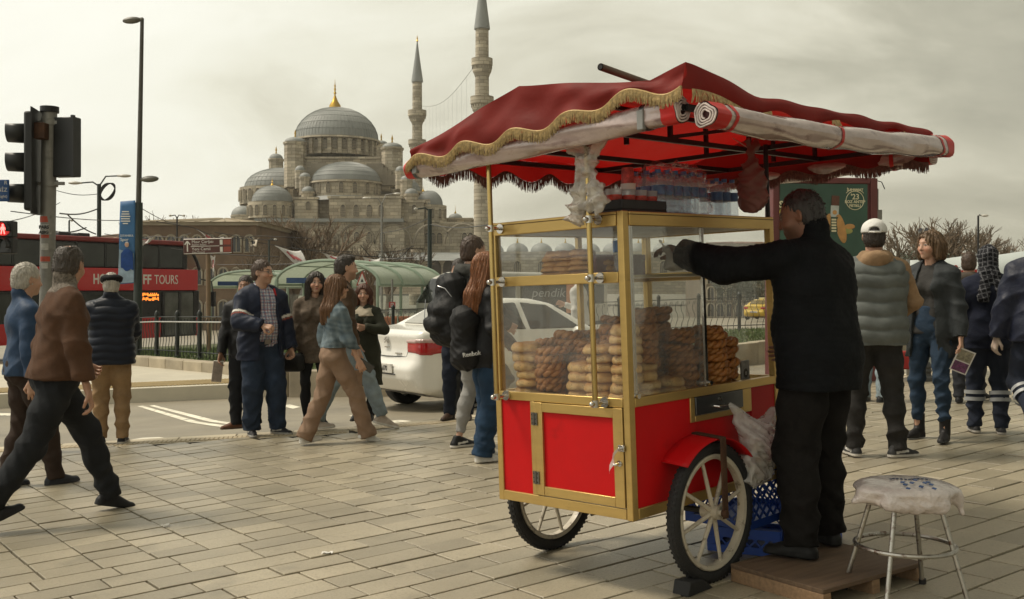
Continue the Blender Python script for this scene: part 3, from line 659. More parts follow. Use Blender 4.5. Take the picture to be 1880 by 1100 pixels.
# ------------------------------------------------------------------ ground, road, paving, kerbs, grass
def sheet(name, poly, up, mat, kind='structure', parent=None):
    o = MB().add([on(x, y, up) for x, y in poly], [tuple(range(len(poly)))]).build(name, mat, parent, smooth=0)
    if kind and not parent: o['kind'] = kind
    return o
EDGE = [(-30, 6.2), (-12, 9.0), (-4.45, 10.2), (-1.68, 10.66), (-0.59, 11.24), (6.29, 14.75), (7, 15.1)]
E1 = Vector((-0.604, 0.797, 0)).normalized(); E2 = Vector((0.797, 0.604, 0)).normalized()
def edge_y(x): return float(np.interp(x, [p[0] for p in EDGE], [p[1] for p in EDGE])) if x < 7 else 15.1+(x-7)*0.5
def rz(X, Y): return gz(X, Y)-0.04-0.05*min(max(Y-edge_y(X)-0.3, 0), 2.5)     # the carriageway falls away from the kerb
def build_ground():
    ASPH = M('asphalt', (0.235, 0.205, 0.15), 0.55, var=0.22, vs=0.9, bump=0.5, bs=160, dirt=((0.12, 0.105, 0.08), 0.7, 0.56, 0.6))
    far = M('far_asphalt', (0.18, 0.165, 0.125), 0.8, var=0.2, vs=0.4)
    xs = [-320, -22, 7, 320]; ys = [-30, 22, 120, 660]
    g = MB().add([(x, y, gz(x, y)-0.35-(0.02 if y > 120 else 0)) for y in ys for x in xs], [(j*4+i, j*4+i+1, (j+1)*4+i+1, (j+1)*4+i) for j in range(3) for i in range(3)]).build('ground', far, smooth=0); g['kind'] = 'structure'
    def strip(name, xa, ya, up, mat):
        o = MB().add([on(x, y, up) for y in ya for x in xa], [(j*len(xa)+i, j*len(xa)+i+1, (j+1)*len(xa)+i+1, (j+1)*len(xa)+i) for j in range(len(ya)-1) for i in range(len(xa)-1)]).build(name, mat, smooth=0); o['kind'] = 'structure'; return o
    xs = [-60, -30, -22, -12, -8]+[round(-4.45+0.4*i, 2) for i in range(29)]+[10, 20, 60]; cols = [sorted({-30, 2, edge_y(x)+0.3, edge_y(x)+2.8, 22 if edge_y(x)+2.8 < 22 else edge_y(x)+3.5, 115}) for x in xs]
    o = MB().add([(x, y, rz(x, y)) for x, c in zip(xs, cols) for y in c], [(i*6+j, (i+1)*6+j, (i+1)*6+j+1, i*6+j+1) for i in range(len(xs)-1) for j in range(5)]).build('road', ASPH, smooth=0); o['kind'] = 'structure'
    def rp(x, y, up=0.004):
        p = gp(x, y); return Vector((p.x, p.y, rz(p.x, p.y)+up))
    # pavement bed: joints between the stones
    bed = M('joint_sand', (0.032, 0.026, 0.018), 0.95, var=0.4, vs=12)
    poly = [(-14, 1.0), (7, 1.0), (7, 15.1)]+[p for p in reversed(EDGE) if -14 < p[0] < 7]+[(-14, 8.69)]
    pav = sheet('pavement', poly, -0.012, bed)
    # stones: rows along E1 (door-side zone) and rows along E2 nearer the camera
    STONE = M('paving_stone', (0.335, 0.29, 0.208), 0.32, var=0.20, vs=1.1, bump=0.45, bs=110, rnd=0.20, spec=0.7, world=True, dirt=[((0.21, 0.185, 0.125), 0.38, 0.51, 0.6), ((0.17, 0.15, 0.11), 2.6, 0.58, 0.5), ((0.10, 0.085, 0.065), 19, 0.66, 0.7), ((0.52, 0.47, 0.37), 13, 0.69, 0.5), ((0.20, 0.17, 0.115), 85, 0.53, 0.65), ((0.55, 0.49, 0.36), 60, 0.62, 0.5)], detail=7)
    STUFF = M('paving_stone_far', (0.335, 0.29, 0.208), 0.32, var=0.20, vs=1.1, bump=0.45, bs=110, island=0.20, spec=0.7, world=True, dirt=[((0.21, 0.185, 0.125), 0.38, 0.51, 0.6), ((0.17, 0.15, 0.11), 2.6, 0.58, 0.5), ((0.10, 0.085, 0.065), 19, 0.66, 0.7), ((0.52, 0.47, 0.37), 13, 0.69, 0.5), ((0.20, 0.17, 0.115), 85, 0.53, 0.65), ((0.55, 0.49, 0.36), 60, 0.62, 0.5)], detail=7)
    rr = random.Random(3); stones = []
    def add(c, a, b, ax, bx):           # centre, half sizes along ax, bx
        if c.y < 2.2 or c.y > edge_y(c.x)-0.28 or abs(c.x) > 0.60*c.y+0.7 or c.x > 6.8 or c.x < -13.5: return
        stones.append((c, a, b, ax, bx))
    Q0 = Vector((-2.6, 5.07)).dot(E1.xy)          # seam between the two laying zones
    w = 0.285
    for i in range(-40, 56):                        # zone 1: rows along E1
        t = Q0-0.003; big = rr.random() < 0.12
        while t < 22:
            l = rr.choice((0.20, 0.20, 0.30) if big else (0.195, 0.20, 0.20, 0.20, 0.21))*(rr.uniform(0.6, 1.3) if t < Q0 else 1); c = E1*(t+l/2)+E2*(i*w); add(c, l/2-0.0075, w/2-0.0058, E1, E2); t += l
    w2 = 0.20
    for j in range(1, 52):                          # zone 2: rows along E2
        t = -12+rr.uniform(0, 0.5); ww = w2; 
        while t < 12:
            l = rr.choice((0.30, 0.36, 0.40, 0.40)); c = E2*(t+l/2)+E1*(Q0-(j-0.5)*ww); add(c, ww/2-0.0075, l/2-0.005, E1, E2); t += l
    stones.sort(key=lambda s: (s[0].y)); st = MB()
    def top(m, a, b, h=0.032, e=0.0022):
        vs = [(-a, -b, -0.03), (a, -b, -0.03), (a, b, -0.03), (-a, b, -0.03), (-a, -b, h-e), (a, -b, h-e), (a, b, h-e), (-a, b, h-e), (-a+e, -b+e, h), (a-e, -b+e, h), (a-e, b-e, h), (-a+e, b-e, h)]
        fs = [(0, 1, 5, 4), (1, 2, 6, 5), (2, 3, 7, 6), (3, 0, 4, 7), (4, 5, 9, 8), (5, 6, 10, 9), (6, 7, 11, 10), (7, 4, 8, 11), (8, 9, 10, 11)]
        return m.add(vs, fs)
    cache = {}; n = 0
    inview = [s for s in stones if s[0].y > 4.2 and abs(s[0].x) < 0.51*s[0].y+0.2]; single = set(id(s) for s in inview[:300])
    for s in stones:
        c, a, b, ax, bx = s
        nz = Vector((-0.035, 0, 1)).normalized(); ax3 = Vector((ax.x, ax.y, 0.035*ax.x)).normalized(); bx3 = nz.cross(ax3).normalized()
        dz = rr.gauss(0, 0.0016); F = Matrix(((ax3.x, bx3.x, nz.x, c.x), (ax3.y, bx3.y, nz.y, c.y), (ax3.z, bx3.z, nz.z, gz(c.x, c.y)-0.03+dz), (0, 0, 0, 1))) @ Matrix.Rotation(rr.gauss(0, 0.0045), 4, 'X') @ Matrix.Rotation(rr.gauss(0, 0.0045), 4, 'Y')
        if id(s) in single:
            k = (round(a, 3), round(b, 3))
            if k not in cache: cache[k] = top(MB(), a, b).mesh('paving_stone', STONE, 0)
            o = bpy.data.objects.new('paving_stone', cache[k]); COL.objects.link(o); o.parent = pav; o.matrix_world = F
        else: st.T = F; top(st, a, b)
    st.T = None; o = st.build('paving_stones', STUFF, pav, smooth=0); o['kind'] = 'stuff'
    # kerb stones along the carriageway with a ribbed guidance strip
    KERB = M('kerb_stone', (0.46, 0.40, 0.29), 0.7, var=0.2, vs=2, bump=0.3, bs=70, rnd=0.12); RIB = M('tactile_rib', (0.40, 0.33, 0.22), 0.75, var=0.25, vs=6, rnd=0.05)
    pts = [Vector((x, y, 0)) for x, y in EDGE[1:]]; k_me = {}; kerb = thing('kerb', 'flush kerb stones between the paving and the road', 'kerb')
    for a, b in zip(pts, pts[1:]):
        L = (b-a).length; d = (b-a)/L; n = max(1, round(L/0.62)); nn = Vector((-d.y, d.x, 0))
        for i in range(n):
            p0, p1 = a+d*(L*i/n+0.006), a+d*(L*(i+1)/n-0.006)
            if abs((p0.x)/max(0.1, p0.y)) > 0.62: continue
            m = MB(); q = [p0-nn*0.06, p1-nn*0.06, p1+nn*0.10, p0+nn*0.10]; lo = [on(v.x, v.y, -0.25) for v in q]; hi = [on(v.x, v.y, 0.006) for v in q]; m.add(lo+hi, [(3,2,1,0),(4,5,6,7),(0,1,5,4),(1,2,6,5),(2,3,7,6),(3,0,4,7)]); m.build('kerb_stone', KERB, kerb, smooth=0, bevel=0.008)
    for a, b in zip(pts, pts[1:]):
        d = (b-a).normalized(); nn = Vector((-d.y, d.x, 0)); q = [a-nn*0.30, b-nn*0.30, b-nn*0.062, a-nn*0.062]; MB().add([on(v.x, v.y, -0.003) for v in q], [(0, 1, 2, 3)]).build('guidance_bed', KERB, pav, smooth=0)
    rib = MB()
    for a, b in zip(pts, pts[1:]):
        L = (b-a).length; d = (b-a)/L; nn = Vector((-d.y, d.x, 0))
        if a.x > -0.6: break
        for k in np.arange(0.02, L, 0.045):
            p = a+d*float(k)-nn*0.155
            if abs(p.x/p.y) < 0.6: rib.bar(on((p-nn*0.085).x, (p-nn*0.085).y, 0.0), on((p+nn*0.085).x, (p+nn*0.085).y, 0.0), 0.036, 0.010)
    o = rib.build('guidance_strip', RIB, pav, smooth=0); o['kind'] = 'stuff'
    # road paint
    PAINT = M('road_paint', (0.74, 0.70, 0.58), 0.7, var=0.25, vs=3, dirt=((0.12, 0.11, 0.10), 6, 0.55, 0.7)); 
    def mark(pxs, label_i=0, nm='road_marking'):
        k_ = 14 if len(pxs) == 4 else 0
        if k_: MB().grid(k_, 2, lambda u, v: rp(*[(pxs[0][c]*(1-v)+pxs[1][c]*v)*(1-u)+(pxs[3][c]*(1-v)+pxs[2][c]*v)*u for c in (0, 1)])).build(nm, PAINT, roadm, smooth=0)
        else: q = [rp(x, y) for x, y in pxs]; MB().add(q, [tuple(range(len(q)))]).build(nm, PAINT, roadm, smooth=0)
    roadm = thing('road_marking', 'worn white arrows and lines painted on the asphalt', 'road paint')
    mark([(252, 726), (262, 725), (433, 768), (428, 774)], nm='painted_line'); mark([(274, 725), (283, 724), (436, 757), (433, 763)], nm='painted_line')
    mark([(241, 799), (262, 794), (292, 793), (310, 798), (308, 803), (262, 804)], nm='painted_arrow'); mark([(666, 752), (690, 750), (716, 758), (690, 760)], nm='painted_block'); mark([(700, 762), (735, 760), (756, 765), (722, 768)], nm='painted_block'); mark([(735, 768), (770, 766), (786, 771), (752, 774)], nm='painted_block')
    mark([(515, 724), (532, 722), (552, 726), (538, 729)], nm='painted_block'); mark([(640, 742), (664, 740), (676, 746), (655, 748)], nm='painted_block'); mark([(0, 738), (120, 741), (120, 745), (0, 742)], nm='painted_line')
    # traffic island: paved tongue, tactile strip, raised kerb, lawn
    isl_m = M('island_paving', (0.46, 0.42, 0.33), 0.6, var=0.12, vs=2, bump=0.3, bs=60)
    near = [(-16, 15.2), (-6.7, 15.8), (-3.75, 16.05)]; back = [(-3.9, 16.9), (-4.95, 18.4), (-8.1, 22.2), (-16, 27)]
    m = MB(); up = 0.05; ptsI = near+back; lo = [on(x, y, -0.3) for x, y in ptsI]; hi = [on(x, y, up) for x, y in ptsI]; n = len(ptsI)
    o = m.add(lo+hi, [tuple(range(n, 2*n))]+[(i, (i+1) % n, n+(i+1) % n, n+i) for i in range(n)]).build('island_pavement', isl_m, smooth=0); o['kind'] = 'structure'
    tm = M('tactile_yellow', (0.36, 0.27, 0.13), 0.75, var=0.2, vs=5); rib = MB()
    for x in np.arange(-12, -3.9, 0.06):
        y0 = float(np.interp(x, [p[0] for p in near], [p[1] for p in near])); a, b = on(float(x), y0+0.25, up+0.006), on(float(x)+0.12, y0+1.15, up+0.006); rib.bar(a, b, 0.028, 0.014)
    q = rib.build('tactile_strip', tm, o, smooth=0); q['kind'] = 'stuff'
    GR = M('lawn_soil', (0.065, 0.075, 0.026), 0.95, var=0.4, vs=6); gpoly = [(-8.4, 22.5), (-5.05, 18.5), (-3.45, 16.1), (-2.04, 15.75), (0.2, 15.8), (6.5, 21.0), (12, 24.5), (12, 28), (-1, 28), (-9, 32), (-13, 30)]
    def gup(x, y): return 0.20
    lawn = MB().add([on(x, y, 0.20) for x, y in gpoly], [tuple(range(len(gpoly)))]).build('lawn', GR, smooth=0); lawn['kind'] = 'structure'
    rg = random.Random(5); gm = MB()
    def inside(x, y):
        r = False; j = len(gpoly)-1
        for i in range(len(gpoly)):
            (xi, yi), (xj, yj) = gpoly[i], gpoly[j]
            if (yi > y) != (yj > y) and x < (xj-xi)*(y-yi)/(yj-yi)+xi: r = not r
            j = i
        return r
    k = 0; vv = []; ff = []
    while k < 26000:
        x, y = rg.uniform(-10, 8), rg.uniform(15.8, 27)
        if not inside(x, y): continue
        k += 1; h = rg.uniform(0.04, 0.10); a = rg.uniform(0, 6.28); dx, dy = 0.011*math.cos(a), 0.011*math.sin(a); b = len(vv); p = on(x, y, 0.195); lx, ly = rg.gauss(0, 0.02), rg.gauss(0, 0.02)
        vv += [(p.x-dx, p.y-dy, p.z), (p.x+dx, p.y+dy, p.z), (p.x+lx, p.y+ly, p.z+h)]; ff.append((b, b+1, b+2))
    gm.add(vv, ff); o = gm.build('grass', M('grass_blade', (0.085, 0.125, 0.035), 0.7, var=0.2, island=0.45, vs=0.7), smooth=0); tag(o, 'short green grass on the lawn behind the railing', 'grass', kind='stuff')
    # raised kerb round the lawn
    GK = M('lawn_kerb_stone', (0.33, 0.28, 0.20), 0.8, var=0.25, vs=2.5, bump=0.5, bs=40, rnd=0.15); lk = thing('lawn_kerb', 'raised grey stone kerb round the lawn', 'kerb')
    kp = [Vector((x, y, 0)) for x, y in [(-13, 28.5), (-8.4, 22.35), (-5.05, 18.35), (-3.4, 15.95), (-2.04, 15.6), (0.2, 15.65), (6.6, 20.85), (12, 24.3)]]
    for a, b in zip(kp, kp[1:]):
        L = (b-a).length; d = (b-a)/L; nn = Vector((-d.y, d.x, 0)); n = max(1, round(L/0.9))
        for i in range(n):
            p0, p1 = a+d*(L*i/n+0.005), a+d*(L*(i+1)/n-0.005); hh = 0.24+rg.uniform(-0.008, 0.008); q = [p0-nn*0.10, p1-nn*0.10, p1+nn*0.16, p0+nn*0.16]
            MB().add([on(v.x, v.y, -0.32) for v in q]+[on(v.x, v.y, hh) for v in q], [(3,2,1,0),(4,5,6,7),(0,1,5,4),(1,2,6,5),(2,3,7,6),(3,0,4,7)]).build('kerb_stone', GK, lk, smooth=0, bevel=0.02)
def build_fence():
    IRON = M('green_black_iron', (0.014, 0.018, 0.016), 0.45, 0.3, var=0.2); GR = M('galvanised_rail', (0.45, 0.45, 0.43), 0.4, 0.6, var=0.15)
    def run(A, B, n, label, h=0.92, cable=True):
        A, B = Vector((*A, 0)), Vector((*B, 0)); f = thing('railing', label, 'fence'); d = (B-A).normalized(); L = (B-A).length
        bal = MB().tube([(0, 0, 0.02), (0, 0.0, 0.18), (0.02, 0, 0.26), (0.055, 0, 0.36), (0.045, 0, 0.47), (0.0, 0, 0.56), (-0.012, 0, 0.66), (0.01, 0, 0.76), (0.05, 0, 0.80), (0.06, 0, 0.75), (0.035, 0, 0.72)], 0.0075, 5).mesh('baluster', IRON, 60)
        pm = MB().cyl((0, 0, 0), (0, 0, h), 0.042, 10).lathe([(0.052, 0.0), (0.055, 0.05), (0.044, 0.07)], 10).lathe([(0.05, h-0.06), (0.055, h-0.03), (0.05, h), (0.02, h+0.05), (0, h+0.06)], 10).mesh('post', IRON, 40)
        for i in range(n+1):
            p = A+d*(L*i/n); o = bpy.data.objects.new('post', pm); COL.objects.link(o); o.parent = f; o.location = on(p.x, p.y, 0.2)
        for i in range(n):
            p0, p1 = A+d*(L*i/n), A+d*(L*(i+1)/n); a, b = on(p0.x, p0.y, 0.2), on(p1.x, p1.y, 0.2)
            if cable: MB().cyl(a+Vector((0, -0.05, 0.74)), b+Vector((0, -0.05, 0.74)), 0.014, 8).build('rail', GR, f)
            MB().cyl(a+Vector((0, 0, 0.84)), b+Vector((0, 0, 0.84)), 0.012, 6).build('rail', IRON, f); MB().cyl(a+Vector((0, 0, 0.14)), b+Vector((0, 0, 0.14)), 0.012, 6).build('rail', IRON, f)
            for k in range(1, 7):
                q = a+(b-a)*(k/7); o = bpy.data.objects.new('baluster', bal); COL.objects.link(o); o.parent = f; o.location = q; o.rotation_euler = (0, 0, math.atan2(d.y, d.x))
    run((-9.7, 24.6), (-5.4, 19.4), 6, 'black iron railing with curled bars and a silver rail by the lawn corner'); run((-5.4, 19.4), (-4.3, 17.6), 2, 'short black iron railing turning the lawn corner behind the parka man'); run((-6.0, 27.0), (-0.2, 27.0), 6, 'black scroll railing beyond the lawn before the tram stop', cable=False); run((-0.2, 27.0), (8.6, 25.2), 9, 'black scroll railing seen through the cart glass', cable=False)
# ------------------------------------------------------------------ the mosque across the square, 212 m away, and the buildings round it
def build_mosque():
    D = 212.0; k = D/FPX
    STN = M('mosque_stone', (0.41, 0.36, 0.275), 0.9, var=0.28, vs=0.25, bump=0.3, bs=2, dirt=((0.27, 0.225, 0.16), 0.16, 0.52, 0.6), stretch=(1, 1, 2.2), detail=8)
    courses(STN, 1.5, 0.62, 0.26, 0.55)
    STD = M('mosque_dark_stone', (0.24, 0.21, 0.16), 0.9, var=0.3, vs=0.3); LEAD = M('lead_roof', (0.24, 0.25, 0.24), 0.6, var=0.22, vs=0.35, detail=8, stretch=(1, 1, 0.5)); GLD = M('gilt', (0.55, 0.34, 0.06), 0.3, 0.9, var=0.1); WIN = M('window_lattice', (0.07, 0.062, 0.05), 0.7, var=0.6, vs=3.0); FR = M('window_frame', (0.45, 0.39, 0.29), 0.9, var=0.2, vs=0.5)
    mq = thing('mosque', 'grey stone mosque with cascading lead domes and a gilt finial', 'mosque', (0, 0, 0))
    def X(x, d=D): return (x-940)/FPX*d
    def Z(y, d=D): return CAM_H+(HY-y)/FPX*d
    Lk = k
    def lat(ctr, dd, prof, mat, name, n=32, a0=0.0, a1=2*math.pi, rib=0.0, par=None, smooth=50):   # profile in metres, centre pixel x and depth
        return MB().lathe(prof, n, (X(ctr, dd), dd, 0), a0, a1, rib).build(name, mat, par or mq, smooth=smooth)
    def dome_prof(r, z0, h, m=10, e=1.0):
        return [(r*math.cos(math.pi/2*i/m)**e, z0+h*math.sin(math.pi/2*i/m)) for i in range(m+1)]
    def lead_dome(cx, d, rpx, ybase, ytop, name='dome', n=48, a0=0.0, a1=2*math.pi, ribs=True):
        s = d/FPX; r = rpx*s; z0, z1 = Z(ybase, d), Z(ytop, d)
        o = lat(cx, d, dome_prof(r, z0, z1-z0), LEAD, name, n, a0, a1); 
        if ribs:
            m = MB(); nr = n
            for j in range(nr):
                a = a0+(a1-a0)*j/nr; m.tube([(X(cx, d)+q*1.002*math.cos(a), d+q*1.002*math.sin(a), z+0.02) for q, z in dome_prof(r, z0, z1-z0, 8)[:-1]], 0.05*max(0.4, r/8), 3, cap=False)
            for i_ in range(1, 6): q, z = dome_prof(r, z0, z1-z0, 7)[i_]; m.tube([(X(cx, d)+q*1.002*math.cos(a), d+q*1.002*math.sin(a), z+0.02) for a in [a0+(a1-a0)*j/40 for j in range(41)]], 0.04*max(0.4, r/8), 3, cap=False)
            m.build('lead_seam', LEAD, o, smooth=0)
        lat(cx, d, [(r*1.0, z0-0.05), (r*1.05, z0-0.1), (r*1.06, z0-0.45), (r*1.0, z0-0.5)], STN, 'cornice', n, a0, a1, par=o)
        return o
    def finial(cx, d, ybase, ytop, wpx, par):
        s = d/FPX; z0, z1 = Z(ybase, d), Z(ytop, d); h = z1-z0; w = wpx*s
        lat(cx, d, [(w, z0), (w*0.95, z0+0.1*h), (w*0.5, z0+0.24*h), (w*0.17, z0+0.42*h), (w*0.1, z0+0.46*h), (w*0.26, z0+0.52*h), (w*0.09, z0+0.58*h), (w*0.22, z0+0.65*h), (w*0.08, z0+0.70*h), (w*0.16, z0+0.76*h), (w*0.06, z0+0.82*h), (0.02, z1)], GLD, 'finial', 14, par=par)
    win_cache = {}
    def arch_poly(w, h, n=6): return [(-w/2, 0), (w/2, 0)]+[(w/2*math.cos(a), h-w/2+w*0.62*math.sin(a)) for a in [math.pi*i/n for i in range(n+1)]]
    def window(pos, nrm, w, h, par):
        nrm = Vector((*nrm, 0)).normalized(); xd = Vector((0, 0, 1)).cross(nrm); F = frame(pos, xd, (0, 0, 1))
        o = MB().prism(arch_poly(w, h), 0.14, F).build('window', WIN, par, smooth=0)
        pts = [F @ Vector((x, y, 0.10)) for x, y in arch_poly(w*1.1, h*1.05)]; m = MB(); m.tube(pts, w*0.09, 4, closed=True)
        q = frame(pos, xd, (0, 0, 1)) @ Matrix.Translation((0, 0, 0.14)); g = MB(); g.T = q
        for i in range(1, 4): g.bar((-w/2+w*i/4, 0.1, 0.02), (-w/2+w*i/4, h*0.93, 0.02), w*0.06, 0.03)
        for i in range(1, 6): g.bar((-w*0.48, h*i/6.5, 0.02), (w*0.48, h*i/6.5, 0.02), 0.03, w*0.06)
        m.build('window_frame', FR, o, smooth=0); g.build('lattice', FR, o, smooth=0)
    def ring_windows(cx, d, rpx, ylo, yhi, n, a0, a1, wpx, par):
        s = d/FPX; r = rpx*s
        for i in range(n):
            a = a0+(a1-a0)*(i+0.5)/n; window((X(cx, d)+r*math.cos(a), d+r*math.sin(a), Z(ylo, d)), (math.cos(a), math.sin(a)), wpx*s, Z(yhi, d)-Z(ylo, d), par)
    def drum(cx, d, rpx, ylo, yhi, name='drum', n=40, a0=0.0, a1=2*math.pi, mat=STN):
        s = d/FPX; r = rpx*s; return lat(cx, d, [(r, Z(ylo, d)), (r, Z(yhi, d))], mat, name, n, a0, a1)
    def block(x0, x1, ylo, yhi, d0, depth, name='wall', mat=STN, cornice=True):
        a, b = X(x0, d0), X(x1, d0); o = MB().box((a, d0, Z(ylo, d0)), (b, d0+depth, Z(yhi, d0))).build(name, mat, mq, smooth=0)
        if cornice: MB().box((a-0.25, d0-0.3, Z(yhi, d0)-0.02), (b+0.25, d0+depth+0.3, Z(yhi, d0)+0.42)).build('cornice', STN, o, smooth=0)
        return o
    # central core
    dm = lead_dome(618, D, 76, 258, 198, 'main_dome', 72); finial(615, D, 199, 145, 11, dm)
    dr = drum(618, D, 70, 290, 259, n=48); ring_windows(618, D, 70.3, 282, 264, 12, -math.pi+0.12, -0.12, 8, dr)
    for i in range(13):
        a = -math.pi+0.12+(math.pi-0.24)*i/12; r = 71*k; p = Vector((X(618)+r*math.cos(a), D+r*math.sin(a), 0)); MB().bar((p.x, p.y, Z(290)), (p.x, p.y, Z(262)), 0.75, 0.9, up=(math.cos(a), math.sin(a), 0)).build('buttress', STN, dr, smooth=0)
    block(558, 706, 318, 292, D-9, 18); block(545, 716, 350, 316, D-11, 20)
    # stepped shoulders of the great arch
    for i in range(5):
        for sx in (-1, 1): x0 = 637+sx*(36+8*i); block(min(x0, x0+sx*30), max(x0, x0+sx*30), 340, 300+7*i, D-12.2+0.1*i, 2.0, 'arch_step', STD, False)
    # great front half dome
    hd = lead_dome(637, D-11, 64, 335, 298, 'half_dome', 56, -math.pi, 0.0); h2 = drum(637, D-11, 63, 364, 335, n=32, a0=-math.pi, a1=0.0); ring_windows(637, D-11, 63.3, 359, 341, 7, -math.pi+0.25, -0.25, 8, h2)
    lat(637, D-11, [(64*k*0.95, Z(364, D-11)), (68*k*0.95, Z(366, D-11)), (72*k*0.95, Z(372, D-11))], LEAD, 'lead_apron', 32, -math.pi, 0.0)
    # left and right half domes
    lead_dome(520, D+2, 69, 346, 309, 'half_dome', 48); d3 = drum(516, D+2, 74, 378, 347); ring_windows(516, D+2, 74.3, 372, 353, 9, -math.pi+0.2, -0.9, 8, d3); lead_dome(712, D+4, 60, 352, 318, 'half_dome', 48)
    # weight towers with domed caps
    def tower(cx, d, rpx, ylo, yhi, ycap, fin=True):
        t = lat(cx, d, [(rpx*d/FPX, Z(ylo, d)), (rpx*d/FPX, Z(yhi, d)), (rpx*d/FPX*1.1, Z(yhi, d)+0.2), (rpx*d/FPX*1.1, Z(yhi, d)+0.6)], STN, 'tower', 8, a0=0.2, a1=0.2+2*math.pi, smooth=0)
        c = lat(cx, d, dome_prof(rpx*0.98*d/FPX, Z(yhi, d)+0.6, Z(ycap, d)-Z(yhi, d)-0.6, 7), LEAD, 'cap', 16, par=t)
        if fin: lat(cx, d, [(0.2, Z(ycap, d)-0.1), (0.12, Z(ycap, d)+0.5), (0.22, Z(ycap, d)+0.7), (0.03, Z(ycap, d)+1.5)], GLD, 'finial', 8, par=t)
    tower(542, D-9, 20, 345, 267, 252); tower(720, D-9, 19.5, 345, 277, 262); tower(507, D+8, 13, 330, 297, 282); tower(700, D+12, 12, 300, 270, 258)
    for cx, y0, yc, r in ((551, 319, 304, 9.5), (560, 331, 317, 10.5), (566, 358, 342, 12.5), (735, 320, 305, 9.5), (746, 336, 322, 11), (755, 362, 346, 12.5)): tower(cx, D-13-(y0-319)*0.06, r, y0+28, y0, yc, False)
    # square buttress piers under the turrets
    for x0, x1, y0, y1 in ((541, 583, 430, 366), (735, 778, 455, 372)):
        b = block(x0, x1, y0, y1, D-17, 8, 'pier'); window((X((x0+x1)/2+4, D-17), D-17.02, Z(y1+20, D-17)), (0, -1), 0.9, 1.5, b)
    block(604, 736, 402, 364, D-19, 8, 'apse_wall'); block(500, 790, 420, 366, D-14.5, 14, 'core_wall', STN, False)
    for xx in (630, 654, 678, 700): window((X(xx, D-19), D-19.02, Z(398, D-19)), (0, -1), 0.95, 2.1, mq)
    # lower storey
    lw = block(470, 742, 480, 406, D-21, 12, 'lower_wall', STN); MB().box((X(470, D-21), D-22.2, Z(408, D-21)), (X(742, D-21), D-20, Z(402, D-21))).build('lead_ledge', LEAD, lw)
    for xx in (590, 613, 636, 655, 678, 702): window((X(xx, D-21), D-21.02, Z(446, D-21)), (0, -1), 1.0, 1.9, lw)
    for xx in (588, 655, 722, 794, 850):
        pts = [(X(xx, D-21)+3.4*math.cos(a), D-21.15, Z(448, D-21)+3.6*math.sin(a)) for a in [math.pi*i/16 for i in range(17)]]; MB().tube(pts, 0.22, 5).build('relieving_arch', STD, lw)
    # small corner domes
    c1 = lead_dome(500, D-16, 37, 371, 341, 'corner_dome', 40); finial(500, D-16, 342, 327, 4, c1); q = drum(497, D-16, 41, 402, 372); ring_windows(497, D-16, 41.2, 398, 380, 7, -math.pi+0.2, -0.2, 7, q)
    block(427, 545, 480, 402, D-15, 10, 'side_wing'); lead_dome(447, D-6, 22, 395, 378, 'corner_dome', 24, ribs=False)
    c2 = lead_dome(789, D-12, 24, 377, 350, 'corner_dome', 32); finial(777, D-12, 352, 342, 3, c2); q = drum(789, D-12, 31, 410, 378); ring_windows(789, D-12, 31.2, 402, 386, 6, -math.pi+0.2, -0.2, 6, q)
    rw = block(774, 872, 470, 412, D-14, 10, 'side_wing'); [window((X(xx, D-14), D-14.02, Z(447, D-14)), (0, -1), 1.0, 1.9, rw) for xx in (784, 795, 807, 853, 864)]
    block(800, 866, 412, 404, D-6, 8, 'side_wing'); c3 = lead_dome(836, D-2, 13, 401, 392, 'corner_dome', 20, ribs=False); finial(836, D-2, 392, 377, 2, c3)
    # arcade with lean-to roof at the foot
    ar = MB().box((X(700, D-26), D-26, Z(540, D-26)), (X(874, D-26), D-22, Z(478, D-26))).build('arcade', STN, mq); MB().add([(X(695, D-27), D-27.5, Z(478, D-26)), (X(876, D-27), D-27.5, Z(478, D-26)), (X(876, D-21), D-21, Z(462, D-26)), (X(695, D-21), D-21, Z(462, D-26))], [(0, 1, 2, 3)]).build('lean_to_roof', LEAD, ar)
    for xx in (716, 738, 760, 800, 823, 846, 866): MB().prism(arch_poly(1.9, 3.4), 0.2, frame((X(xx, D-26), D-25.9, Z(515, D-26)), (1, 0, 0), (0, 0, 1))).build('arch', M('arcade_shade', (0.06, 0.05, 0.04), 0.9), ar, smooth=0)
    # courtyard range seen through the cart glass
    cy = block(872, 1440, 540, 466, D-4, 14, 'courtyard_wall')
    for i, xx in enumerate((905, 950, 994, 1038, 1082, 1126, 1172, 1218, 1264)):
        d9 = lead_dome(xx, D, 20, 462, 446, 'courtyard_dome', 24, ribs=False); lat(xx, D, [(0.25, Z(446)), (0.12, Z(443)), (0.02, Z(437))], GLD, 'finial', 6, par=d9)
        window((X(xx, D-4), D-4.02, Z(505, D-4)), (0, -1), 1.4, 2.6, cy)
    # minarets
    def minaret(cx, d, shaft, galleries, ycone, ytop, ybase, base_w, lab):
        s = d/FPX; t = thing('minaret', lab, 'minaret', (X(cx, d), d, 0)); r = shaft*s
        def L_(prof, mat, name, n=16, sm=30): return MB().lathe(prof, n).build(name, mat, t, smooth=sm)
        ys = [ybase]+[g for g in galleries][::-1]+[ycone]
        L_([(base_w*s, Z(560, d)), (base_w*s, Z(ybase, d)), (r*1.1, Z(ybase-14, d))], STN, 'base'); L_([(r*1.08, Z(ybase-14, d)), (r*0.92, Z(ycone, d))], STN, 'shaft', 16)
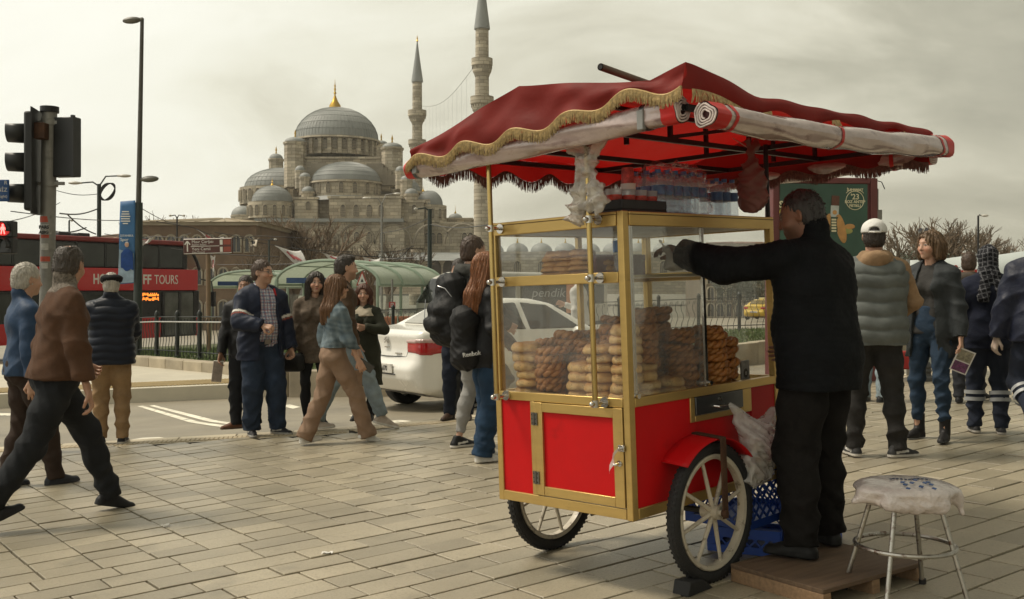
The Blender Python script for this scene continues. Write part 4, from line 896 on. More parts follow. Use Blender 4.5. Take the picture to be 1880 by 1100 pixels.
        for g0, g1, w in galleries:
            gz_ = Z(g1, d); h = Z(g0, d)-gz_; W_ = w*s; L_([(r, gz_-h*0.2), (r*1.15, gz_), (r*1.2+(W_-r)*0.25, gz_+h*0.15), (r*1.2+(W_-r)*0.3, gz_+h*0.25), (r+(W_-r)*0.7, gz_+h*0.35), (r+(W_-r)*0.72, gz_+h*0.45), (W_, gz_+h*0.55), (W_, gz_+h), (W_*0.93, gz_+h), (W_*0.93, gz_+h*0.6), (r, gz_+h*0.6)], STN, 'gallery', 20, 20)
            m = MB()
            for i in range(20):
                a = 2*math.pi*i/20
                for q, zz in ((0.45, 0.12), (0.72, 0.32)): rr_ = r+(W_-r)*q; m.bar((rr_*math.cos(a), rr_*math.sin(a), gz_+h*zz), (rr_*math.cos(a), rr_*math.sin(a), gz_+h*(zz+0.16)), 0.16, 0.16)
            q_ = m.build('muqarnas', STD, t, smooth=0); q_['kind'] = 'stuff'
        L_([(r*0.92, Z(ycone, d)), (r*1.12, Z(ycone-1, d)), (r*1.12, Z(ycone-4, d)), (r*0.5, Z((ycone+ytop)/2-4, d)), (0.10, Z(ytop+6, d))], LEAD, 'spire'); L_([(0.14, Z(ytop+7, d)), (0.28, Z(ytop+5, d)), (0.10, Z(ytop+3, d)), (0.18, Z(ytop+1.5, d)), (0.02, Z(ytop-5, d))], GLD, 'finial', 8)
    minaret(766, 236, 9.5, ((203, 225, 17), (257, 276, 16.5), (307, 323, 15.5)), 152, 70, 420, 15, 'slender stone minaret with three galleries standing beside the great dome'); minaret(885, 182, 13, ((0, 24, 20) if False else (108, 136, 19.5), (178, 207, 21.5)), 55, -70, 345, 15, 'taller stone minaret with two galleries in view, beside the awning')
    # strings of festival lights between the minarets
    m = MB(); a, b = at(776, 195, 236), at(866, 128, 182); a2, b2 = at(776, 262, 236), at(866, 210, 182)
    for p, q in ((a, b), (a2, b2)): m.tube([p.lerp(q, t/10)-Vector((0, 0, 2.2*math.sin(math.pi*t/10))) for t in range(11)], 0.045, 4)
    for i in range(1, 12):
        t = i/12; p = a.lerp(b, t)-Vector((0, 0, 2.2*math.sin(math.pi*t))); q = a2.lerp(b2, t)-Vector((0, 0, 2.2*math.sin(math.pi*t))); m.tube([p, q], 0.018, 3)
    tag(m.build('light_string', M('wire_grey', (0.30, 0.29, 0.26), 0.6)), 'thin strings of festival lights slung between the two minarets', 'lights')
def build_buildings():
    BR = M('brown_brick', (0.16, 0.11, 0.072), 0.9, var=0.3, vs=0.8, bump=0.3, bs=3); TL = M('tan_roof', (0.32, 0.265, 0.18), 0.8, var=0.15, vs=0.6); WN = M('dark_window', (0.03, 0.032, 0.034), 0.25, var=0.4, vs=0.5); CRM = M('cream_render', (0.33, 0.29, 0.22), 0.9, var=0.2, vs=0.5); RST = M('roof_tile', (0.17, 0.10, 0.065), 0.85, var=0.3, vs=0.6); LIT = M('stone_trim', (0.36, 0.32, 0.25), 0.9, var=0.2, vs=1)
    def house(name, label, x0, x1, ytop, d, depth, mat, roof=None, floors=2, cols=5, yroof=None, win=(0.9, 1.5), arched=False):
        a, b = (x0-940)/FPX*d, (x1-940)/FPX*d; zt = CAM_H+(HY-ytop)/FPX*d; zb = gz(a, d)-1.5; h = thing(name, label, 'building', ((a+b)/2, d, 0)); w = b-a
        MB().box((-w/2, 0, zb), (w/2, depth, zt)).build('wall', mat, h, smooth=0); MB().box((-w/2-0.3, -0.35, zt+0.003), (w/2+0.3, depth+0.3, zt+0.3)).build('cornice', LIT, h, smooth=0)
        if roof:
            zr = CAM_H+(HY-yroof)/FPX*d; e = 0.8; A = [(-w/2-e, -e, zt+0.3), (w/2+e, -e, zt+0.3), (w/2+e, depth+e, zt+0.3), (-w/2-e, depth+e, zt+0.3)]; q = min(w, depth)*0.45; Bv = [(-w/2+q, depth/2, zr), (w/2-q, depth/2, zr)]
            rf = MB().add(A+Bv, [(0, 1, 5, 4), (1, 2, 5), (2, 3, 4, 5), (3, 0, 4), (3, 2, 1, 0)]).build('roof', roof, h, smooth=0); m = MB()
            for i in range(int(w/1.2)):                                           # standing seams on the front slope
                t = (i+0.5)/int(w/1.2); m.tube([Vector(A[0]).lerp(Vector(A[1]), t)+Vector((0, 0, 0.04)), Vector(Bv[0]).lerp(Vector(Bv[1]), t)+Vector((0, 0, 0.04))], 0.06, 3)
            m.build('roof_seam', roof, rf, smooth=0)
        hgt = (zt-gz(a, d)-0.5)/floors
        for f in range(floors):
            for c in range(cols):
                x = -w/2+w*(c+0.5)/cols; z = zt-0.9-hgt*f-win[1]
                poly = [(-win[0]/2, 0), (win[0]/2, 0)]+([(win[0]/2*math.cos(t), win[1]-win[0]/2+win[0]/2*math.sin(t)) for t in [math.pi*i/6 for i in range(7)]] if arched else [(win[0]/2, win[1]), (-win[0]/2, win[1])])
                o = MB().prism(poly, 0.06, frame((x, -0.01, z), (1, 0, 0), (0, 0, 1))).build('window', WN, h, smooth=0); m = MB(); pts = [Vector((x+px, -0.10, z+py)) for px, py in poly]; m.tube(pts, 0.09, 4, closed=True); m.bar((x, -0.09, z), (x, -0.09, z+win[1]*0.97), 0.06, 0.05, up=(0, 1, 0)); m.build('window_frame', LIT, o, smooth=0)
        return h
    house('market_hall', 'low brown brick hall with a pale hipped roof left of the mosque', 255, 470, 414, 96, 16, BR, TL, 3, 9, 391, (0.9, 1.6), True)
    house('town_house', 'brown block with a rust hipped roof behind the tour bus', 120, 275, 446, 128, 14, BR, RST, 3, 6, 424); house('bank_building', 'grey-brown block with rows of arched windows beyond the taxi', 1296, 1452, 452, 120, 14, M('taupe_render', (0.20, 0.165, 0.125), 0.9, var=0.25, vs=0.6), RST, 4, 9, 440, (0.85, 1.6), True)
    house('waterside_building', 'long low dark building under the bare trees beyond the banner', 1700, 1810, 470, 150, 12, M('umber_render', (0.10, 0.08, 0.065), 0.9), RST, 2, 8, 462); house('far_terrace', 'pale low terrace at the end of the square', -160, 60, 470, 150, 12, CRM, RST, 3, 12, 455)
    house('corner_house', 'long brown terrace closing the square behind the billboard', 1452, 1700, 492, 150, 14, BR, RST, 2, 12, 480)
    # distant wooded hill line
    hill = MB(); P = []
    for i in range(60):
        x = -310+i*10.5; h = 7+4*math.sin(i*0.45)+3*math.sin(i*1.1+1)+1.5*math.sin(i*2.6); P += [(x, 600, -4.5), (x, 600, max(3, h)), (x, 650, max(3, h)+3)]
    f = []
    for i in range(59): f += [(i*3, i*3+3, i*3+4, i*3+1), (i*3+1, i*3+4, i*3+5, i*3+2)]
    o = hill.add(P, f).build('hills', M('far_hill', (0.10, 0.095, 0.08), 1.0, var=0.3, vs=0.03)); o['kind'] = 'structure'
# ------------------------------------------------------------------ the simit cart: local x runs along the vendor's side, y along the door side, z up
CB = Vector((0.7071, 0.7071, 0.02475)); CA = Vector((-0.7071, 0.7071, -0.02475)); CU = CB.cross(CA).normalized()
CO = on(0.5435, 4.53)
CART = Matrix(((CB.x, CA.x, CU.x, CO.x), (CB.y, CA.y, CU.y, CO.y), (CB.z, CA.z, CU.z, CO.z), (0, 0, 0, 1)))
def cw(x, y, z): return CART @ Vector((x, y, z))
def cthing(name, label, cat, x, y, z, rz=0.0, group=None):
    o = thing(name, label, cat, (0, 0, 0), 0, group); o.matrix_world = CART @ Matrix.Translation((x, y, z)) @ Matrix.Rotation(rz, 4, 'Z'); return o
GOLD = M('gold_aluminium', (0.56, 0.385, 0.135), 0.36, 0.72, var=0.10, vs=3, bump=0.05, bs=160, stretch=(1, 1, 6), dirt=((0.22, 0.14, 0.05), 7, 0.62, 0.4))
GOLD2 = M('gold_tube', (0.50, 0.36, 0.14), 0.22, 0.95, var=0.1, vs=6)
CHROME = M('chrome', (0.55, 0.53, 0.50), 0.18, 1.0, var=0.1, vs=12)
CRED = M('red_panel', (0.52, 0.004, 0.006), 0.5, var=0.10, vs=2.5, bump=0.06, bs=90, spec=0.22, dirt=[((0.20, 0.004, 0.004), 4, 0.60, 0.5), ((0.45, 0.12, 0.10), 45, 0.70, 0.5)])
STEEL = M('steel_drawer', (0.10, 0.105, 0.11), 0.32, 0.8, var=0.25, vs=5)
GLASS = film('cart_glass', (0.98, 0.985, 0.98), 0.972, rough=0.03, ior=1.5, grime=True)
BLACKTUBE = M('black_steel', (0.012, 0.011, 0.011), 0.45, 0.3, var=0.2)
RUST = M('rusty_steel', (0.075, 0.035, 0.018), 0.75, 0.3, var=0.5, vs=14, bump=0.4, bs=60)
RUBBER = M('tyre_rubber', (0.013, 0.013, 0.0135), 0.75, var=0.3, vs=15, bump=0.3, bs=90)
CREAM = M('cream_rim', (0.50, 0.45, 0.36), 0.45, var=0.15, vs=9, dirt=((0.12, 0.09, 0.06), 22, 0.55, 0.8))

def build_cart():
    c = thing('bread_cart', 'red and gold glazed bread cart with fringed red awning and spoked wheels', 'cart'); c.matrix_world = CART
    L, Wd = 1.25, 0.84
    def rail(name, lo, hi, mat=GOLD, bevel=0.003, par=c): return MB().box(lo, hi).build(name, mat, par, bevel=bevel)
    # corner posts and rails
    for x, y in ((0, 0), (0, Wd-0.035), (L-0.04, 0), (L-0.04, Wd-0.035)): rail('corner_post', (x, y, 0.355), (x+0.04, y+0.035, 1.72))
    for z0, z1, n in ((0.358, 0.405, 'bottom_rail'), (0.852, 0.893, 'counter_rail'), (1.405, 1.452, 'shelf_rail'), (1.655, 1.718, 'top_rail')):
        e = 0.002 if n != 'top_rail' else 0.006
        rail(n, (-e, 0.036, z0), (0.034, Wd-0.036, z1)); rail(n, (L-0.034, 0.036, z0), (L+e, Wd-0.036, z1)); rail(n, (0.041, Wd-0.032, z0), (L-0.041, Wd+e, z1))
        if n != 'shelf_rail': rail(n, (0.041, -e, z0), (L-0.041, 0.032, z1))
    # groove line along the top rails
    MB().box((-0.009, 0.03, 1.703), (-0.0055, Wd, 1.7065)).build('trim_line', M('gold_groove', (0.10, 0.06, 0.02), 0.5, 0.6), c); MB().box((0.03, -0.009, 1.703), (L, -0.0055, 1.7065)).build('trim_line', MATS['gold_groove'], c)
    # sheet panels: floor, counter, roof, shelf
    MB().box((0.02, 0.02, 0.365), (L-0.02, Wd-0.02, 0.38)).build('floor_panel', GOLD, c); MB().box((0.036, 0.034, 0.835), (L-0.036, Wd-0.034, 0.858)).build('counter', M('counter_sheet', (0.42, 0.40, 0.36), 0.35, 0.5), c)
    MB().box((0.036, 0.034, 1.66), (L-0.036, Wd-0.034, 1.675)).build('roof_panel', M('roof_sheet', (0.40, 0.36, 0.29), 0.5), c); MB().box((0.036, 0.036, 1.425), (L-0.036, Wd-0.036, 1.437)).build('shelf', M('shelf_sheet', (0.40, 0.33, 0.20), 0.35, 0.4), c)
    # door side (x = 0)
    MB().box((0.008, 0.606, 0.405), (0.02, Wd-0.034, 0.852)).build('side_panel', CRED, c); rail('door_stile', (-0.001, 0.576, 0.4055), (0.03, 0.606, 0.8515))
    d = MB().box((0.006, 0.085, 0.44), (0.016, 0.533, 0.83)).build('door', CRED, c)
    for lo, hi in (((-0.006, 0.038, 0.409), (0.02, 0.093, 0.849)), ((-0.006, 0.525, 0.409), (0.02, 0.573, 0.849)), ((-0.005, 0.094, 0.805), (0.019, 0.524, 0.8485)), ((-0.005, 0.094, 0.4095), (0.019, 0.524, 0.452))):
        MB().box(lo, hi).build('door_frame', GOLD, d, bevel=0.002)
    for z in (0.77, 0.49):
        h = MB().box((-0.0105, 0.553, z-0.03), (-0.0065, 0.573, z+0.03)).box((-0.0075, 0.577, z-0.03), (-0.0025, 0.595, z+0.03)).cyl((-0.010, 0.575, z-0.03), (-0.010, 0.575, z+0.03), 0.006, 8).build('hinge', M('hinge_steel', (0.16, 0.15, 0.13), 0.45, 0.8), d)
        s = MB()
        for dy in (0.562, 0.587):
            for dz in (-0.02, 0, 0.02): s.cyl((-0.0125, dy, z+dz), (-0.0065, dy, z+dz), 0.0028, 6)
        s.build('screw', BLACKTUBE, h)
    MB().box((-0.012, 0.028, 0.66), (-0.006, 0.062, 0.688)).cyl((-0.03, 0.046, 0.674), (-0.01, 0.046, 0.674), 0.006, 8).build('latch', CHROME, d, bevel=0.001)
    MB().cyl((-0.012, 0.058, 0.606), (-0.006, 0.058, 0.606), 0.014, 14).tube([(-0.01, 0.058, 0.606), (-0.03, 0.060, 0.605), (-0.034, 0.075, 0.603)], 0.006, 8).build('handle', CHROME, d)
    rb = MB().grid(9, 3, lambda u, v: (-0.03-0.010*math.sin(u*4)+0.004*v, 0.05+0.055*u+0.007*math.sin(u*9)+0.006*(v-0.5)*math.cos(7*u), 0.67-0.10*u-0.016*(v-0.5)*(1+u))).build('plastic_tie', film('white_film', (0.85, 0.80, 0.78), 0.35, rough=0.3), d)
    # vendor's side (y = 0)
    MB().box((0.041, 0.006, 0.405), (0.455, 0.016, 0.852)).build('side_panel', CRED, c); MB().box((0.455, 0.012, 0.405), (0.98, 0.022, 0.735)).build('side_panel', CRED, c); MB().box((0.985, 0.006, 0.46), (L-0.041, 0.016, 0.852)).build('side_panel', CRED, c)
    rail('stile', (0.455, -0.001, 0.735), (0.49, 0.03, 0.8515)); rail('stile', (0.90, -0.001, 0.735), (0.98, 0.03, 0.8515)); rail('cross_rail', (0.491, -0.0015, 0.735), (0.899, 0.028, 0.762))
    dr = MB().box((0.493, -0.006, 0.765), (0.897, 0.02, 0.8505)).build('drawer', STEEL, c, bevel=0.003)
    MB().cyl((0.69, -0.012, 0.826), (0.69, -0.004, 0.826), 0.010, 12).tube([(0.64, -0.006, 0.796), (0.645, -0.03, 0.793), (0.735, -0.03, 0.793), (0.74, -0.006, 0.796)], 0.006, 8).build('drawer_handle', CHROME, dr)
    rail('base_rail', (0.9, -0.003, 0.41), (L-0.042, 0.03, 0.459))
    # glazing
    def pane(lo, hi): MB().box(lo, hi).build('glass_pane', GLASS, c, smooth=0)
    for z0, z1 in ((0.888, 1.41), (1.447, 1.66)):
        pane((0.014, 0.035, z0), (0.018, Wd-0.035, z1)); pane((L-0.018, 0.035, z0), (L-0.014, Wd-0.035, z1)); pane((0.04, Wd-0.018, z0), (L-0.04, Wd-0.014, z1))
    for x0, x1, y in ((0.045, 0.60, 0.006), (0.075, 0.625, 0.018)):
        q = MB().box((x0, y, 0.896), (x1, y+0.004, 1.653)).build('sliding_door', GLASS, c, smooth=0)
        for xx in (x0, x1): MB().box((xx-0.006, y-0.004, 0.8955), (xx+0.006, y+0.008, 1.6535)).build('edge_strip', CHROME, q)
    MB().cyl((0.605, -0.02, 0.91), (0.605, 0.004, 0.91), 0.012, 10).build('door_lock', CHROME, c); MB().cyl((0.055, -0.014, 0.90), (0.055, 0.004, 0.90), 0.012, 10).build('door_lock', CHROME, c)
    rail('mullion', (L*0.5, Wd-0.03, 0.893), (L*0.5+0.03, Wd-0.004, 1.405)); rail('mullion', (L*0.5, Wd-0.03, 1.452), (L*0.5+0.03, Wd-0.004, 1.655))
    # awning posts on stand-off brackets
    for y in (0.755, 0.13):
        p = MB().cyl((-0.075, y, 0.872), (-0.075, y, 2.10), 0.0125, 16).build('awning_post', GOLD2, c)
        for z in (0.873, 1.428, 1.688):
            MB().cyl((-0.075, y, z), (-0.004, y, z), 0.008, 10).cyl((-0.016, y, z), (-0.003, y, z), 0.024, 18).cyl((-0.075, y, z-0.016), (-0.075, y, z+0.016), 0.0165, 14).cyl((-0.098, y, z), (-0.075, y, z), 0.011, 10).sphere((-0.10, y, z), 0.012, 10, 6).build('bracket', CHROME, p)
    for x, y in ((L-0.02, 0.02), (L-0.02, Wd-0.02)): MB().cyl((x, y, 1.72), (x, y, 2.10), 0.0125, 12).build('awning_post', BLACKTUBE, c)
    # wheels
    for y, o in ((-0.082, -1), (Wd+0.082, 1)):
        w = MB().tube([(0.476+0.296*math.cos(a), y, 0.326+0.296*math.sin(a)) for a in [2*math.pi*i/56 for i in range(56)]], 0.030, 12, closed=True).build('wheel', RUBBER, c)
        t = MB()
        for i in range(72):
            a = 2*math.pi*i/72
            for k, dy in enumerate((-0.014, 0.0, 0.014)):
                aa = a+(0.04 if k == 1 else 0); ca, sa = math.cos(aa), math.sin(aa); r0, r1 = 0.3215-0.0045*abs(dy)/0.014, 0.3275-0.005*abs(dy)/0.014
                t.bar((0.476+r0*ca, y+dy, 0.326+r0*sa), (0.476+r1*ca, y+dy, 0.326+r1*sa), 0.011, 0.016, up=(0, 1, 0))
        t.build('tread', RUBBER, w, smooth=0)
        rm = MB(); prof = [(0.268, -0.020), (0.262, -0.024), (0.246, -0.018), (0.243, 0.0), (0.246, 0.018), (0.262, 0.024), (0.268, 0.020)]
        rm.T = Matrix.Translation((0.476, y, 0.326)) @ Matrix.Rotation(R(90), 4, 'X'); rm.lathe([(r, z) for r, z in prof]+[prof[0]], 56); rm.build('rim', CREAM, w)
        for i in range(8):
            a = 2*math.pi*i/8+0.25; ca, sa = math.cos(a), math.sin(a)
            MB().tube([(0.476+0.03*ca, y+o*0.010, 0.326+0.03*sa), (0.476+0.246*ca, y, 0.326+0.246*sa)], [0.0115, 0.0085], 8).build('spoke', CREAM, w)
        MB().cyl((0.476, y-0.045, 0.326), (0.476, y+0.045, 0.326), 0.032, 18).cyl((0.476, y+o*0.04, 0.326), (0.476, y+o*0.07, 0.326), 0.014, 10).build('hub', CREAM, w)
    MB().cyl((0.476, -0.05, 0.326), (0.476, Wd+0.05, 0.326), 0.014, 10).build('axle', BLACKTUBE, c)
    MB().bar((0.49, -0.150, 0.30), (0.49, -0.150, 0.675), 0.042, 0.008, up=(0, 1, 0)).bar((0.49, -0.15, 0.672), (0.49, 0.01, 0.685), 0.042, 0.008).cyl((0.476, -0.168, 0.326), (0.476, -0.143, 0.326), 0.017, 10).build('wheel_stay', RUST, c, bevel=0.002)
    MB().tube([(0.3, 0.5, 0.36), (0.3, 0.5, 0.27), (0.52, 0.5, 0.27), (0.52, 0.5, 0.36)], 0.010, 8).build('tow_hook', BLACKTUBE, c)
    fm = MB()
    def fen(u, v):
        a = R(132-90*u); r = 0.375; x = 0.476+r*math.cos(a); z = 0.315+r*math.sin(a)*0.97
        return (x, 0.012-0.150*v, z-0.012*v)
    fm.grid(24, 5, fen); f = fm.build('fender', CRED, c, solid=0.004)
    # ---------------- awning
    X0, X1, Y0, Y1 = -0.2, 2.03, -0.5, 1.19
    py = [-0.5, -0.33, 0.03, 0.41, 0.81, 1.19]; pf = [2.252, 2.212, 2.258, 2.313, 2.20, 2.112]; pr = [2.175, 2.20, 2.27, 2.31, 2.22, 2.115]
    def prof(y, x):
        t = (x-X0)/(X1-X0); f = np.interp(y, py, pf); r = np.interp(y, py, pr); k = min(1, t*4); k = k*k*(3-2*k)
        z = f*(1-k)+r*k
        if t > 0.05 and t < 0.95: z -= 0.022*math.sin(math.pi*min(1, t*1.2))*math.sin(math.pi*(y-Y0)/(Y1-Y0))
        return z+0.006*math.sin(9*y+5*x)*math.sin(6*x+1)+0.004*math.sin(17*x-11*y)
    RED = translucent('awning_red', (0.20, 0.024, 0.019), (0.46, 0.009, 0.007), 0.62, 0.45, 11, 0.25, 0.30, [((0.105, 0.014, 0.011), 2.2, 0.54, 0.55), ((0.30, 0.085, 0.06), 5, 0.63, 0.4)])
    aw = MB().grid(46, 40, lambda u, v: (X0+(X1-X0)*u, Y0+(Y1-Y0)*v, prof(Y0+(Y1-Y0)*v, X0+(X1-X0)*u))).build('awning', RED, c, smooth=80)
    def edge_drop(y, side):
        if side == 'front': return float(np.interp(y, [-0.5, -0.33, -0.15, 0.09, 0.4, 0.8, 1.07, 1.19], [2.150, 2.163, 2.160, 2.118, 2.092, 2.072, 2.054, 2.050]))+0.020*math.cos(2*math.pi*(y-0.09)/0.33)
        return 0
    TRIM = M('gold_trim', (0.36, 0.24, 0.09), 0.6, 0.2, var=0.25, vs=40); FRN = M('gold_fringe', (0.42, 0.31, 0.15), 0.8, var=0.5, vs=60); DFR = M('backlit_fringe', (0.17, 0.095, 0.075), 0.8, var=0.6, vs=70)
    # front valance: falls from the roof edge to the scalloped trim
    def val(u, v):
        y = Y0+(Y1-Y0)*u; zt = prof(y, X0); zb = edge_drop(y, 'front'); return (X0-0.03*v**0.8-0.012*math.sin(19*y)*v-0.016*math.sin(math.pi*v)*math.sin(7*y+3*v+1)-0.008*math.sin(23*y-6*v)*v*(1-v)*3, y, zt+(zb-zt)*v)
    MB().grid(90, 8, val).build('front_valance', RED, c, smooth=80)
    N = 200
    MB().tube([tuple(Vector(val(i/N, 1))+Vector((-0.004, 0, 0))) for i in range(N+1)], 0.0055, 6).build('trim_cord', TRIM, c)
    def fringe(pts, length, mat, name, n_per=1, out=(0, 0, 0), sway=0.006):
        m = MB(); o = Vector(out)
        for p in pts:
            p = Vector(p); a = random.uniform(-1, 1)*sway; b = random.uniform(-1, 1)*sway; l = length*random.uniform(0.82, 1.12)
            m.tube([p+o, p+o*1.5+Vector((a*0.5, b*0.5, -l*0.5)), p+o*1.2+Vector((a, b, -l))], [0.0019, 0.0026, 0.0016], 4, cap=False)
        q = m.build(name, mat, c, smooth=0); q['kind'] = 'stuff'; return q
    pts = [Vector(val(u, 1)) for u in np.linspace(0, 1, 620)]
    fringe(pts, 0.050, FRN, 'fringe', out=(-0.008, 0, 0)); fringe([p+Vector((0.004, 0, 0)) for p in pts[::2]], 0.047, FRN, 'fringe', out=(-0.005, 0, 0))
    # vendor-side skirt, mostly tucked behind the roll
    def sk(u, v):
        x = X0+(X1-X0)*u; zt = prof(Y0, x); k = max(0, 1-u*7); d = (0.085-0.035*u+0.02*math.sin(11*x))*(1-k)+0.108*k; return (x-0.034*v*max(0, 1-u*12), Y0-0.022*math.sin(v*3)*(1-k)-0.01*v*(1-k), zt-d*v)
    MB().grid(60, 6, sk).build('side_skirt', RED, c, smooth=80)
    fp = []
    for a, b in ((0.02, 0.16), (0.20, 0.26), (0.50, 0.53), (0.84, 0.99)): fp += [Vector(sk(u, 1)) for u in np.linspace(a, b, int((b-a)*700))]
    fringe(fp, 0.055, FRN, 'fringe', out=(0, -0.012, 0), sway=0.012)
    # far sides: scalloped skirt, fringe coloured dark as if backlit by the sky
    def far1(u, v):
        x = X0+(X1-X0)*u; zt = prof(Y1, x); d = 0.095+0.022*math.cos(2*math.pi*x/0.33); return (x, Y1+0.012*math.sin(15*x)*v, zt-d*v)
    def far2(u, v):
        y = Y0+(Y1-Y0)*u; zt = prof(y, X1); zb = 2.02+0.02*math.cos(2*math.pi*y/0.33); return (X1+0.012*math.sin(15*y)*v, y, zt+(zb-zt)*v)
    for fn in (far1, far2):
        MB().grid(70, 4, fn).build('back_skirt', RED, c, smooth=80); fringe([Vector(fn(u, 1)) for u in np.linspace(0, 1, 760)], 0.058, DFR, 'fringe', sway=0.006)
    # steel frame under the awning
    fz = 2.085; fr = [((X0+.03, Y0+.03), (X0+.03, Y1-.03)), ((X1-.03, Y0+.03), (X1-.03, Y1-.03)), ((X0+.03, Y0+.03), (X1-.03, Y0+.03)), ((X0+.03, Y1-.03), (X1-.03, Y1-.03)), ((-0.075, 0.13), (X1-.03, 0.13)), ((-0.075, 0.755), (X1-.03, 0.755)), ((1.25, Y0+.03), (1.25, Y1-.03))]
    for (x0, y0), (x1, y1) in fr: MB().bar((x0, y0, fz), (x1, y1, fz), 0.024, 0.024).build('awning_frame', BLACKTUBE, c)
    for x in (0.0, 0.55, 1.25, 1.95):
        MB().bar((x, 0.40, fz+0.012), (x, 0.40, min(2.275, prof(0.40, x)-0.02)), 0.02, 0.02).build('frame_strut', BLACKTUBE, c)
        MB().bar((x, 0.13, fz+0.012), (x, 0.13, prof(0.13, x)-0.03), 0.02, 0.02).build('frame_strut', BLACKTUBE, c)
    MB().bar((-0.1, 0.40, 2.28), (X1-.05, 0.40, 2.265), 0.022, 0.022).build('ridge_bar', BLACKTUBE, c)
    for x in (0.55,): MB().bar((x, 0.13, fz+0.015), (x+0.7, 0.13, fz+0.12), 0.018, 0.018).build('frame_brace', BLACKTUBE, c)
    # rolled clear curtains
    PVC = M('rolled_pvc', (0.46, 0.35, 0.325), 0.16, var=0.35, vs=4, bump=0.25, bs=5, stretch=(1.2, 1.2, 3), coat=1.0, spec=0.7, dirt=((0.15, 0.085, 0.08), 4, 0.52, 0.8)); REDF = M('red_hem', (0.50, 0.012, 0.010), 0.4, var=0.15); SPIR = M('film_edge', (0.62, 0.53, 0.50), 0.5, var=0.3, vs=40)
    def roll(A, B, r0, r1, axis_up, sag=0.02, wob=0.006, seed=0, straps=(0.05, 0.92), name='curtain_roll'):
        A, B = Vector(A), Vector(B); d = B-A; Ld = d.length; d.normalize(); up = Vector((0, 0, 1)); sx = d.cross(up).normalized(); up = sx.cross(d)
        def P(t, an, k=1.0):
            r = (r0+(r1-r0)*t)*k*(1+0.10*math.sin(3*an+5*t*Ld+seed)*math.sin(7*t*Ld+seed)+0.05*math.sin(5*an+11*t*Ld)); c0 = A+d*Ld*t-up*sag*math.sin(math.pi*t)
            return c0+(sx*math.cos(an)+up*math.sin(an)*(0.94))*r
        rl = MB().grid(48, 24, lambda u, v: P(u, 2*math.pi*v)).build(name, PVC, c, smooth=70)
        for t0, t1 in ((0.0, 0.042), (0.962, 1.0)):
            MB().grid(6, 24, lambda u, v: P(t0+(t1-t0)*u, 2*math.pi*v, 1.025)).build('red_hem', REDF, rl, smooth=70)
        for st in straps:
            MB().grid(4, 24, lambda u, v: P(st+(0.012/Ld)*u*2, 2*math.pi*v, 1.05)).build('strap', REDF if seed != 1 else STEEL, rl, smooth=70)
        for t, sg in ((0.0, -1), (1.0, 1)):          # the wound edge of the film
            for k0, tw in ((1.0, 3.4),):
                pts = []
                for i in range(90):
                    q = i/89; an = 2*math.pi*tw*q+seed; kk = 1.0-0.72*q; e = P(t, an, kk)+d*sg*0.004; pts.append(e)
                MB().tube(pts, 0.0042, 5).build('wound_edge', SPIR, rl)
            MB().grid(3, 24, lambda u, v: P(t, 2*math.pi*v, 0.98*(1-u)+0.001)-d*sg*0.010).build('roll_core', M('roll_dark', (0.10, 0.03, 0.03), 0.6, var=0.4, vs=30), rl)
        return rl
    r1 = roll((-0.172, -0.455, 2.078), (-0.172, 1.22, 2.015), 0.056, 0.052, 1, 0.008, seed=1, straps=(0.09, 0.955))
    roll((-0.185, -0.575, 2.040), (2.08, -0.56, 2.075), 0.052, 0.062, 1, 0.022, seed=2, straps=(0.055, 0.44, 0.93)); roll((2.08, -0.5, 2.04), (2.08, 1.17, 2.03), 0.055, 0.05, 1, 0.01, seed=3, straps=(0.12, 0.9))
    for y in (1.13, -0.29): MB().box((-0.232, y-0.016, 1.985+(0.03 if y < 0 else 0)), (-0.212, y+0.016, 2.065+(0.03 if y < 0 else 0))).build('buckle', M('grey_buckle', (0.25, 0.25, 0.24), 0.4), r1, bevel=0.003)
    c2 = cthing('metal_pipe', 'weathered grey pipe poking out over the ridge of the awning', 'pipe', 0, 0, 0)
    MB().tube([(0.33, 0.37, 2.455), (1.2, 0.46, 2.405)], 0.018, 12, cap=False).build('pipe_tube', M('weathered_pipe', (0.16, 0.12, 0.09), 0.7, 0.3, var=0.4), c2); MB().tube([(0.328, 0.369, 2.4552), (0.38, 0.375, 2.452)], 0.013, 12).build('pipe_bore', BLACKTUBE, c2); MB().cyl((1.1, 0.45, 2.26), (1.1, 0.45, 2.41), 0.012, 8).build('prop', BLACKTUBE, c2)
    return c

